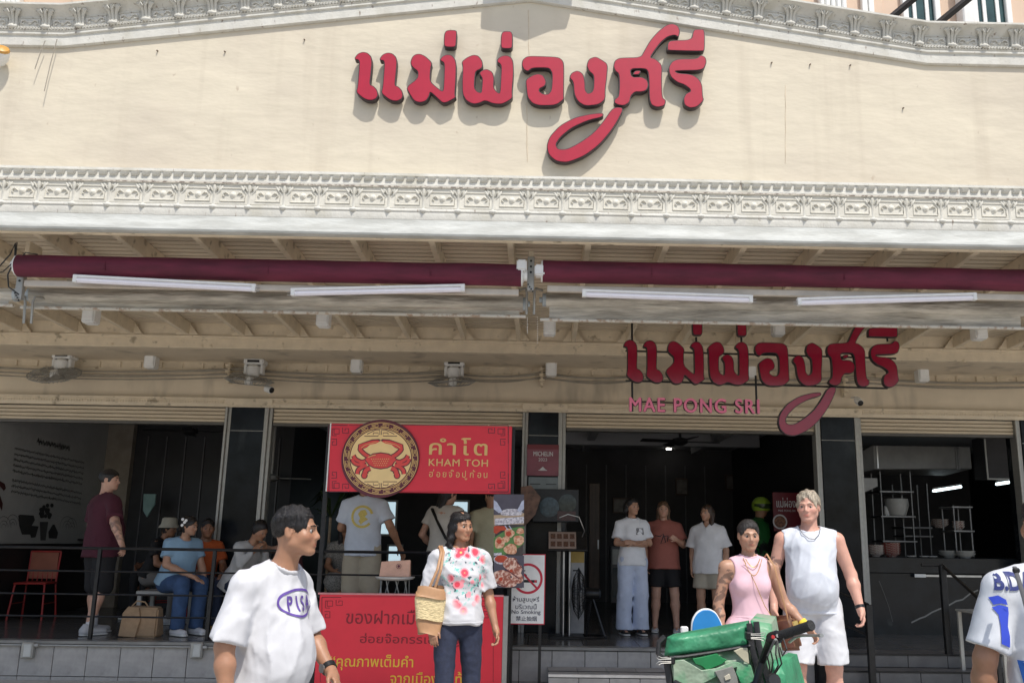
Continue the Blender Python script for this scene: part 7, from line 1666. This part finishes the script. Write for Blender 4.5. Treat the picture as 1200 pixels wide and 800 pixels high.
# black trim
for pts, r in (([(777, 770), (800, 769), (840, 763), (879, 756)], .010), ([(781, 772), (785, 800), (790, 850)], .014), ([(878, 730), (881, 757), (892, 800), (903, 850)], .012), ([(886, 728), (889, 755), (901, 800), (912, 850)], .012), ([(779, 745), (772, 752), (771, 765), (778, 772)], .016)):
    MB().tube([P(x, y, SYc - .03) for x, y in pts], r, 7, flat=.6).build('trim', M_trim, gb)
wrinkled((P(879, 727), P(904, 731), P(925, 850), P(903, 850)), Vector((.12, .4, .0)), 'side_wall', M_green2, gb, nx=8, amp=.006, seed=7)
wrinkled((P(884, 727, SYc + .1), P(902, 731, SYc + .1), P(905, 745, SYc + .1), P(886, 742, SYc + .1)), Vector((.1, .3, 0)), 'clear_corner', mat('clear_corner_film', (.35, .40, .38), .25), gb, nx=6, nz=4, amp=.004)
wrinkled((P(905, 775, SYc - .1), P(916, 777, SYc - .1), P(935, 850, SYc - .1), P(905, 850, SYc - .1)), Vector((.14, .3, 0)), 'green_fairing_cloth', M_green, gb, nx=8, amp=.008, seed=3)
def clip(px, py, s, label):
    c = P(px, py, SYc - .075); t = thing('binder_clip', label, 'clip', c)
    for z in (-.016, .016):
        MB().tube([c + Vector((-s * .034, -.01, z * .5)), c + Vector((s * .0, -.012, z * .6)), c + Vector((s * .012, -.014, z * .95)), c + Vector((s * .020, -.014, z * .7)), c + Vector((s * .012, -.014, z * .25)), c + Vector((-s * .034, -.01, z * .25))], .0016, 6).build('wire_handle', M_frame, t)
    MB().box(c.x - .012 - s * .038, c.x + .012 - s * .038, c.y - .008, c.y + .03, c.z - .014, c.z + .014).build('clamp', M_blackm, t, .004)
clip(775, 773, -1, 'silver binder clip on the left corner of the green box'); clip(890, 745, 1, 'silver binder clip on the right corner of the green box')
# blue rounded lid with white rim behind the box
bl_ = thing('blue_board', 'blue rounded board with white rim sticking up behind the green box', 'board', P(830, 740, SYc + .55))
Yb = SYc + .45; c = P(829, 740, Yb)
pl = [(-.075, -.12), (-.078, .03), (-.072, .07), (-.05, .10), (-.02, .115), (.015, .115), (.045, .10), (.07, .06), (.085, .0), (.10, -.12)]
pl = [(x * .88, z - .02) for x, z in smooth2d(pl, 2)]; MB().prism([(c.x + x, c.z + z) for x, z in pl], Yb, Yb + .02).build('rim', M_whitep, bl_, .003)
MB().prism([(c.x + x * .95, c.z + z * .96 - .002) for x, z in pl], Yb - .006, Yb - .001).build('blue_face', mat('blue_foam', (.02, .22, .55), .6, var=.1), bl_, .002)
MB().box(c.x - .11, c.x - .08, Yb, Yb + .03, c.z - .1, c.z + .02).build('side_block', M_whitep, bl_, .004)
# scooter
sc = thing('motor_scooter', 'dark motor scooter with black grip and silver brake lever, carrying the green box', 'scooter', (at(890, 800, 3.3).x, 3.4, 0))
G0, G1 = P(913, 745, 3.25), P(951, 732, 3.12)
MB().tube([G0.lerp(G1, u) for u in (-.0, .1, .5, .9, .96, 1.)], [.0155, .0165, .016, .016, .0185, .017], 14).build('grip', mat('black_rubber', (.018, .018, .018), .7, bump=.5, bscale=200), sc)
MB().tube([G0.lerp(G1, u) for u in (-.28, -.22, -.04)], [.020, .023, .022], 12).build('switch_housing', M_blackm, sc)
for k, (dx, dz) in enumerate(((-.012, .018), (.004, .022), (-.004, .008))): MB().lathe([(.007, 0), (.006, .008)], G0.lerp(G1, -.16) + Vector((dx, -.03, dz - .012)), 8, (0, -1, .1)).build('button', M_frame if k else mat('red_button', (.4, .02, .02), .4), sc)
q = [P(925, 752, 3.2), P(932, 746, 3.15), P(940, 744, 3.1), P(955, 744, 3.05), P(963, 744, 3.02)]
MB().tube(q, [.006, .007, .007, .006, .009], 8, flat=.7).build('brake_lever', M_steel, sc)
MB().tube([G0.lerp(G1, -.3), P(900, 757, 3.35), P(893, 775, 3.4), P(886, 800, 3.4), P(870, 812, 3.4)], .014, 10).build('handlebar', M_blackm, sc)
hx = at(850, 800, 3.4).x
MB().tube([P(870, 812, 3.4), P(820, 815, 3.4), P(790, 800, 3.45)], .014, 10).build('handlebar', M_blackm, sc)
for k, off_ in enumerate(((0, 0), (6, 4), (-4, 6), (10, 2))):
    MB().tube([P(908 + off_[0] * .3, 750, 3.22), P(903 + off_[0], 762 + off_[1], 3.2), P(906 + off_[0], 775 + off_[1], 3.22), P(901, 800, 3.3)], .0028, 6).build('cable', M_cable, sc)
MB().tube([P(918, 748, 3.2), P(922, 760, 3.17), P(917, 768, 3.18), P(914, 758, 3.2)], .0028, 6).build('cable', M_cable, sc)
# body below the frame: front shield, wheels, seat
x = hx + .05
m = MB(); m.add([(x - .18, 3.1, .55), (x + .18, 3.1, .55), (x + .22, 3.2, .95), (x - .22, 3.2, .95), (x - .15, 3.35, .3), (x + .15, 3.35, .3), (x + .18, 3.5, .9), (x - .18, 3.5, .9)], [(0, 1, 2, 3), (7, 6, 5, 4), (0, 4, 5, 1), (1, 5, 6, 2), (2, 6, 7, 3), (3, 7, 4, 0)]); m.build('front_shield', M_blackm, sc, .04, seg=3)
for y in (2.85, 4.15):
    w = MB().lathe([(.20, -.05), (.27, -.04), (.285, 0), (.27, .04), (.20, .05)], (x, y, .285), 28, (1, 0, 0), cap=False).build('wheel', mat('tyre_rubber', (.02, .02, .02), .8), sc); MB().lathe([(.20, -.03), (.06, -.02), (.05, -.05), (.05, .05), (.06, .02), (.20, .03)], (x, y, .285), 20, (1, 0, 0)).build('rim', M_steel, w)
MB().tube([(x, 2.85, .285), (x, 3.0, .6), (x, 3.3, .98)], .03, 8).build('fork', M_steel, sc)
MB().box(x - .13, x + .13, 3.35, 4.2, .25, .42).build('floorboard', M_blackm, sc, .04, seg=2); MB().box(x - .15, x + .15, 3.75, 4.45, .42, .72).build('seat', M_blackm, sc, .06, seg=3)
MB().lathe([(.020, 0), (.024, .02), (.018, .03)], P(905, 798, 3.15), 12, (0, -1, .3)).build('mirror_stub', M_blackm, sc)
# ================================================================== DINERS AND STAFF ON THE TERRACE
FL = TZ + .003
def seated(pt, seat=.44, H=1.65, face=0., lean=.0, knees=.0, h=.0085, **kw):
    """sitting figure: pelvis over pt, thighs forward, shins down"""
    s = H / 1.75; sz = (seat + .10) / s; f = lean
    J = dict(pelvis=(0, 0, sz), waist=(0, -.03 - f * .15, sz + .13), chest=(0, -.03 - f * .38, sz + .32), neck=(0, -.02 - f * .62, sz + .50), head=(0, -.06 - f * .80, sz + .665),
             shL=(.175, -.01 - f * .56, sz + .455), shR=(-.175, -.01 - f * .56, sz + .455), elL=(.23, -.10 - f * .5, sz + .19), elR=(-.23, -.10 - f * .5, sz + .19), wrL=(.17, -.33 - f * .3, sz + .13), wrR=(-.17, -.33 - f * .3, sz + .13),
             hipL=(.09, -.02, sz - .02), hipR=(-.09, -.02, sz - .02), knL=(.12 + knees, -.43, sz + .0), knR=(-.12 - knees, -.43, sz + .0), anL=(.12 + knees, -.40, .085), anR=(-.12 - knees, -.40, .085))
    J.update(kw.pop('joints', {})); return Person(pt, H, face=face, h=h, joints=J, **kw)
# man in maroon T-shirt
loc, H = top_of_head(129, 549, 10.62, FL)
p = Person(loc, H, face=2.45, h=.0085, build=1.22, belly=.07, head_yaw=-.9, head_pitch=.0,
           joints=dict(elR=(-.37, .06, 1.17), wrR=(-.52, .04, .96), elL=(.27, .0, 1.14), wrL=(.27, -.15, .93), anL=(.13, -.08, .085), knL=(.12, -.05, .5), anR=(-.12, .08, .085)), hands=dict(R=dict(palm=(0, .2, -1), curl=.5)))
p.start('large man in a maroon T-shirt and black shorts with one hand on the railing', S_light, tattoo=[('elR', 'wrR', .07, 70), ('shR', 'elR', .08, 60)])
p.hair(HB, 'short', seed=4, vol=.004); p.brow(HB)
p.top(cloth('maroon_cotton', (.060, .008, .020)), 'shirt', sleeve=.85, hem=.80, e=.018, loose=.14, folds=.006, seed=21, flare=.02)
p.bottoms(cloth('black_cotton', (.010, .010, .012)), 'shorts', .53, e=.02, flare=.03); p.shoes(cloth('white_sneaker', (.45, .45, .46)), socks=C_white)
# woman in light blue polo, seated
loc = atz(207, 722, FL); loc = (at(196, 700, 10.8).x, 10.9, FL)
p = seated(loc, .46, 1.66, face=.9, lean=.25, fem=True, build=1.22, head_yaw=.45, head_pitch=.15, belly=.05,
           joints=dict(wrR=(-.02, -.50, .66), elR=(-.22, -.20, .80), wrL=(.20, -.36, .64)), hands=dict(R=dict(palm=(0, 0, -1), curl=.2, spread=.6)))
p.start('woman in light blue polo and jeans sitting by the railing, white flowers in her hair', S_mid)
p.hair(HB, 'bob', seed=5, extra=[((0, .07, .0), (0, .11, -.05), .05, .04)]); p.brow(HB, .003)
p.top(cloth('light_blue_pique', (.24, .38, .52)), 'polo_shirt', sleeve=.62, hem=.93, e=.012, folds=.004, seed=22)
p.bottoms(cloth('blue_denim', (.035, .075, .17), .2), 'jeans', 1, e=.014, flare=.02, folds=.004); p.shoes(cloth('white_clog', (.60, .60, .62)), 'clog')
fl_ = p.W(p.P(-.075, .03, .06))
for k in range(5):
    a = k * 1.257; MB().lathe([(.001, 0), (.018, .006), (.014, .010), (.001, .008)], Vector(map(float, fl_)) + Vector((.022 * math.cos(a), -.03, .022 * math.sin(a) - (k % 2) * .04)), 8, (0, -1, .2)).build('hair_flower', M_whitep, p.root)
# man in orange
p = seated((at(232, 700, 11.35).x, 11.35, FL), .44, 1.66, face=.6, lean=.12, build=1.1, head_yaw=-.2, head_pitch=.05)
p.start('man in an orange T-shirt sitting beside the woman in light blue', S_dark); p.hair(HB, 'short', seed=6); p.brow(HB)
p.top(cloth('orange_cotton', (.45, .09, .02)), 'shirt', sleeve=.7, hem=.88, folds=.004, seed=23); p.bottoms(cloth('dark_blue_trousers', (.02, .03, .06)), 'trousers', 1); p.shoes(cloth('tan_yellow_shoe', (.50, .30, .08)))
# person in white shirt with head bowed
p = seated((at(272, 700, 11.1).x, 11.1, FL), .44, 1.62, face=1.0, lean=.45, head_pitch=.55, head_yaw=.1, joints=dict(wrL=(.10, -.42, 1.02), elL=(.2, -.34, .83), wrR=(-.08, -.43, 1.0), elR=(-.2, -.34, .82)))
p.start('person in a white long-sleeved shirt bowing the head over clasped hands by the pillar', S_thai); p.hair(HB, 'bob', seed=7)
p.top(cloth('off_white_shirt', (.42, .42, .42)), 'shirt', hem=.88, long=True, folds=.006, seed=24, e=.014); p.bottoms(MATS['dark_blue_trousers'], 'trousers', 1); p.shoes(MATS['black_shoe'])
# person reaching from behind the man in the PISA shirt
p = seated((at(345, 700, 11.15).x, 11.2, FL), .46, 1.66, face=-1.2, lean=.15, fem=True, head_yaw=.3, joints=dict(wrR=(-.14, -.56, 1.04), elR=(-.22, -.30, .98)))
p.start('long-haired person stretching an arm over the table, mostly hidden by the PISA shirt man', S_light); p.hair(HB, 'long', seed=8, extra=[((.07, .03, -.02), (.09, .03, -.22), .04, .03), ((-.07, .03, -.02), (-.09, .03, -.22), .04, .03)]); p.brow(HB)
p.top(cloth('patterned_red', (.12, .03, .04), .4, scale=60), 'blouse', hem=.9, sleeve=.5, seed=25); p.bottoms(MATS['dark_denim'], 'jeans', 1); p.shoes(MATS['black_shoe'])
w, e_ = p.J['wrR'], p.J['elR']; d = unit(w - e_); MB().tube([Vector(map(float, p.W(w - d * .035))), Vector(map(float, p.W(w - d * .01)))], .030, 14).build('watch', M_whitep, p.root)
# bucket hat diner
p = seated((at(170, 700, 11.95).x, 12.0, FL), .46, 1.62, face=1.5, lean=.2, fem=True, head_pitch=.2)
p.start('diner in a pale bucket hat and dark top seated behind the man in maroon', S_thai); p.hair(HB, 'bob', seed=9)
p.top(cloth('black_top', (.012, .012, .014)), 'top', hem=.95, sleeve=.6, seed=26); p.bottoms(cloth('grey_trousers', (.16, .15, .14)), 'trousers', 1); p.shoes(MATS['white_sneaker'])
c = Vector(map(float, p.W(p.P(0, .02, .05)))); hat = thing('bucket_hat', 'pale cream bucket hat on the diner behind the man in maroon', 'hat', c)
MB().lathe([(.135, -.045), (.10, .005), (.092, .07), (.07, .085), (.001, .088)], c, 22, (0, 0, 1), cap=False).build('crown', cloth('cream_canvas', (.42, .40, .33)), hat, smooth=1)
p = seated((at(190, 700, 12.8).x, 12.9, FL), .46, 1.66, face=-.6)
p.start('dim diner in black at the table behind the hat, barely visible in the shade', S_dark); p.hair(HB, 'short', seed=10); p.top(MATS['black_top'], 'top', hem=.9, seed=27); p.bottoms(MATS['black_cotton'], 'trousers', 1); p.shoes(MATS['black_shoe'])
# people behind the stall
sx_ = at(425, 640, 10.75)
p = Person((sx_.x, 10.75, FL), 1.84, face=math.pi - .10, h=.0085, build=1.08, head_yaw=.2, joints=dict(elR=(-.30, .02, 1.16), wrR=(-.38, -.14, .93), elL=(.27, -.06, 1.14), wrL=(.18, -.26, 1.10)), hands=dict(R=dict(palm=(0, 0, -1))))
p.start('man seen from behind in a white T-shirt with yellow back print and beige shorts', S_thai); p.hair(HB, 'short', seed=11)
C_bluew = cloth('cool_white_cotton', (.55, .60, .68)); sh = p.top(C_bluew, 'shirt', sleeve=.72, hem=.84, e=.02, loose=.12, folds=.005, seed=28, flare=.02)
p.bottoms(cloth('beige_cotton', (.42, .37, .28)), 'shorts', .52, e=.02, flare=.03, folds=.005); p.shoes(MATS['white_sneaker'])
M_yel = mat('faded_yellow_print', (.62, .50, .14), .8, scale=60, var=.1); me = bpy.data.meshes.new('d'); v2, f2 = ribbon([(.115 * math.cos(t), .115 * math.sin(t)) for t in np.linspace(.3, 5.6, 30)], .028)
me.from_pydata([(v.x, v.y, 0) for v in v2], [], f2); cc = (float(sx_.x) - .0, 10.3, float(at(427, 605, 10.6).z)); p.decal_rc(sh, me, M_yel, 'back_print', cc, (1, 0, 0), (0, 0, 1), (0, 1, 0))
me = bpy.data.meshes.new('d'); pl = [(-.02, .07), (.03, .08), (.06, .03), (.03, .0), (.07, -.03), (.02, -.06), (-.01, -.09), (-.04, -.05), (-.02, -.02), (-.05, .03)]; me.from_pydata([(a, b, 0) for a, b in pl], [], [tuple(range(len(pl)))]); p.decal_rc(sh, me, M_yel, 'back_print', cc, (1, 0, 0), (0, 0, 1), (0, 1, 0))
sx_ = at(514, 640, 10.9)
p = Person((sx_.x + .05, 10.9, FL), 1.74, face=math.pi - .35, h=.0085, fem=True, build=1.08, head_yaw=-.5, head_pitch=.25, joints=dict(elL=(.27, .02, 1.14), wrL=(.20, -.22, .95), elR=(-.24, -.05, 1.14), wrR=(-.2, -.25, 1.0), neck=(0, -.06, 1.45), head=(0, -.12, 1.61), shL=(.175, -.04, 1.405), shR=(-.175, -.04, 1.405)))
p.start('woman seen from behind in a white T-shirt with a black crossbody strap at the stall', S_light); p.hair(HB, 'long', seed=12, extra=[((-.02, .08, .0), (-.03, .10, -.26), .055, .03), ((.03, .08, 0), (.03, .09, -.22), .05, .03)])
sh = p.top(cloth('cream_white_cotton', (.55, .53, .49)), 'shirt', sleeve=.55, hem=.93, e=.012, folds=.004, seed=29); p.bottoms(cloth('khaki_cotton', (.25, .19, .13)), 'trousers', 1, e=.012); p.shoes(MATS['black_shoe'])
R = p.torsoR(); q = [p.W(p.J['chest'] + R @ V(*v)) for v in [(.15, .04, .17), (.10, .115, .13), (.0, .140, -.02), (-.10, .128, -.18), (-.17, .03, -.27)]]
o = MB().tube([Vector(map(float, v)) for v in q], .020, 6, flat=.3).build('crossbody_strap', M_blackm); tag(o, 'black crossbody strap over the back of the woman at the stall', 'strap')
sx_ = at(574, 640, 11.0)
p = Person((sx_.x, 11.1, FL), 1.72, face=math.pi + .2, h=.0085, build=1.1, head_yaw=.2, head_pitch=.2); p.start('person seen from behind in a pale olive shirt at the right side of the stall', S_thai); p.hair(HB, 'short', seed=13)
p.top(cloth('pale_olive_cotton', (.42, .40, .28)), 'shirt', sleeve=.7, hem=.86, folds=.005, seed=30, e=.018); p.bottoms(MATS['black_cotton'], 'trousers', 1); p.shoes(MATS['black_shoe'])
p = seated((at(392, 700, 11.6).x, 11.9, FL), .46, 1.62, face=.4, fem=True, lean=.2); p.start('seated dark-haired woman in grey patterned dress behind the stall post', S_thai); p.hair(HB, 'long', seed=14, extra=[((-.06, .05, 0), (-.08, .04, -.25), .045, .03), ((.06, .05, 0), (.08, .04, -.25), .045, .03)])
p.top(cloth('grey_patterned', (.25, .24, .22), .5, scale=70), 'dress_top', hem=.9, seed=31); p.bottoms(MATS['grey_patterned'], 'skirt', .45, skirt=True, flare=.02); p.shoes(MATS['black_shoe'])
p = seated((at(560, 700, 12.3).x, 12.5, FL), .60, 1.66, face=0, fem=True); p.start('dark-haired person in black behind the stall counter, between the two seen from behind', S_dark); p.hair(HB, 'bob', seed=15); p.top(MATS['black_top'], 'top', hem=.9, seed=32); p.bottoms(MATS['black_cotton'], 'trousers', 1); p.shoes(MATS['black_shoe'])
# trio at the entrance
loc = atz(741, 739, FL); loc = (loc.x, 11.35, FL); H = at(739, 582, 11.35).z - FL
p = Person((at(741, 660, 11.35).x, 11.35, FL), H, face=.18, h=.008, fem=True, build=.98, head_yaw=.35, head_pitch=.05,
           joints=dict(elR=(-.225, -.04, 1.15), wrR=(.04, -.20, 1.13), elL=(.225, -.04, 1.15), wrL=(-.05, -.175, 1.16)), hands=dict(R=dict(palm=(0, .6, .5), curl=.5), L=dict(palm=(0, .8, -.2), curl=.5)))
p.start('woman in white T-shirt and wide pale trousers standing with folded arms in the entrance', S_mid); p.hair(HB, 'bob', seed=16, extra=[((-.05, .05, -.01), (-.08, .05, -.06), .05, .04), ((.05, .05, -.01), (.08, .05, -.06), .05, .04)]); p.brow(HB, .003)
sh = p.top(cloth('white_tee', (.72, .73, .76)), 'shirt', sleeve=.75, hem=.86, e=.014, folds=.005, seed=33, flare=.02)
p.bottoms(cloth('pale_blue_linen', (.50, .56, .70)), 'trousers', 1, e=.018, flare=.045, folds=.006); p.shoes(MATS['black_shoe'], 'sandal')
ctr = p.W(p.J['chest'] + V(.03, -.3, .03)); me = bpy.data.meshes.new('d'); me.from_pydata([(-.05, -.04, 0), (.05, -.04, 0), (.045, .04, 0), (-.045, .04, 0)], [], [(0, 1, 2, 3)]); p.decal_rc(sh, me, mat('grey_print2', (.12, .12, .13), .7, scale=90, col2=(.4, .4, .42), ramp=(.45, .5)), 'chest_print', ctr, (1, 0, 0), (0, 0, 1), (0, 1, 0))
H = at(775, 586, 11.75).z - FL
p = Person((at(778, 660, 11.75).x, 11.75, FL), H, face=-.15, h=.008, fem=True, build=1.18, head_yaw=.1, joints=dict(elL=(.27, -.02, 1.15), wrL=(.17, -.24, 1.22), elR=(-.26, .02, 1.12), wrR=(-.24, -.08, .88), anR=(-.13, 0, .085), anL=(.16, -.03, .085), knL=(.14, -.03, .5)), hands=dict(L=dict(palm=(-.3, .8, 0), curl=.8)))
p.start('woman in a rust T-shirt and black shorts standing in the middle of the entrance trio', S_light); p.hair(hairm('light_brown_hair', (.10, .055, .03)), 'long', seed=17, extra=[((-.065, .03, -.02), (-.08, .02, -.15), .035, .025), ((.065, .03, -.02), (.08, .02, -.15), .035, .025)]); p.brow(HBr, .003)
sh = p.top(cloth('rust_cotton', (.33, .11, .085)), 'shirt', sleeve=.75, hem=.82, e=.018, folds=.005, seed=34, flare=.02); p.bottoms(MATS['black_cotton'], 'shorts', .42, e=.014, flare=.02); p.shoes(MATS['white_sneaker'], 'sandal')
ctr = p.W(p.J['chest'] + V(.02, -.3, -.03)); v2, f2 = ribbon([(-.10, .03), (-.04, .02), (0, .05), (.03, -.05), (-.03, -.07), (.0, .02), (.06, .03), (.05, -.04)], .012); me = bpy.data.meshes.new('d'); me.from_pydata([(v.x, v.y, 0) for v in v2], [], f2); p.decal_rc(sh, me, M_blackm, 'scribble_print', ctr, (1, 0, 0), (0, 0, 1), (0, 1, 0))
H = at(824, 590, 11.45).z - FL
p = Person((at(830, 660, 11.45).x, 11.45, FL), H, face=-.45, h=.008, fem=True, build=1.08, head_yaw=-.35, joints=dict(elR=(-.23, .03, 1.12), wrR=(-.22, -.05, .87), elL=(.25, .03, 1.12), wrL=(.25, -.06, .87)))
p.start('long-haired woman in white shirt and beige shorts at the right of the entrance trio', S_mid); p.hair(HBr, 'long', seed=18, extra=[((.06, .03, -.02), (.09, -.02, -.30), .045, .025), ((-.03, .08, -.02), (-.02, .08, -.28), .05, .03)]); p.brow(HB, .003)
p.top(cloth('oxford_white', (.64, .64, .66)), 'shirt', sleeve=.85, hem=.80, e=.022, loose=.14, folds=.006, seed=35, flare=.035, vneck=.05); p.bottoms(cloth('beige_shorts', (.38, .34, .27)), 'shorts', .40, e=.016, flare=.03); p.shoes(MATS['white_sneaker'])
# rider with green helmet
H = at(884, 583, 13.0).z - FL
p = Person((at(893, 660, 13.0).x, 13.0, FL), H - .02, face=.9, h=.009, build=1.1, head_yaw=.2, head_pitch=.2); p.start('rider in a green and black jacket with a lime helmet, deep in the entrance', S_thai)
p.top(mat('green_black_jacket', (.02, .13, .03), .5, scale=4, col2=(.01, .01, .01), ramp=(.48, .52)), 'jacket', hem=.88, long=True, seed=36, e=.025); p.bottoms(MATS['black_cotton'], 'trousers', 1); p.shoes(MATS['black_shoe'])
c = Vector(map(float, p.W(p.P(0, .0, .02)))); hm = thing('rider_helmet', 'lime green motorcycle helmet worn by the rider in the entrance', 'helmet', c)
MB().lathe([(.118, -.06), (.138, -.01), (.135, .05), (.10, .11), (.05, .137), (.001, .142)], c, 24, cap=False).build('shell', mat('lime_shell', (.28, .42, .04), .25, coat=.5), hm, smooth=1)
f_ = Vector((math.sin(1.1), -math.cos(1.1), 0)); MB().lathe([(.128, -.03), (.144, .0), (.143, .035)], c + f_ * .012, 24, cap=False).build('visor', mat('dark_visor', (.03, .05, .02), .1), hm, smooth=1)
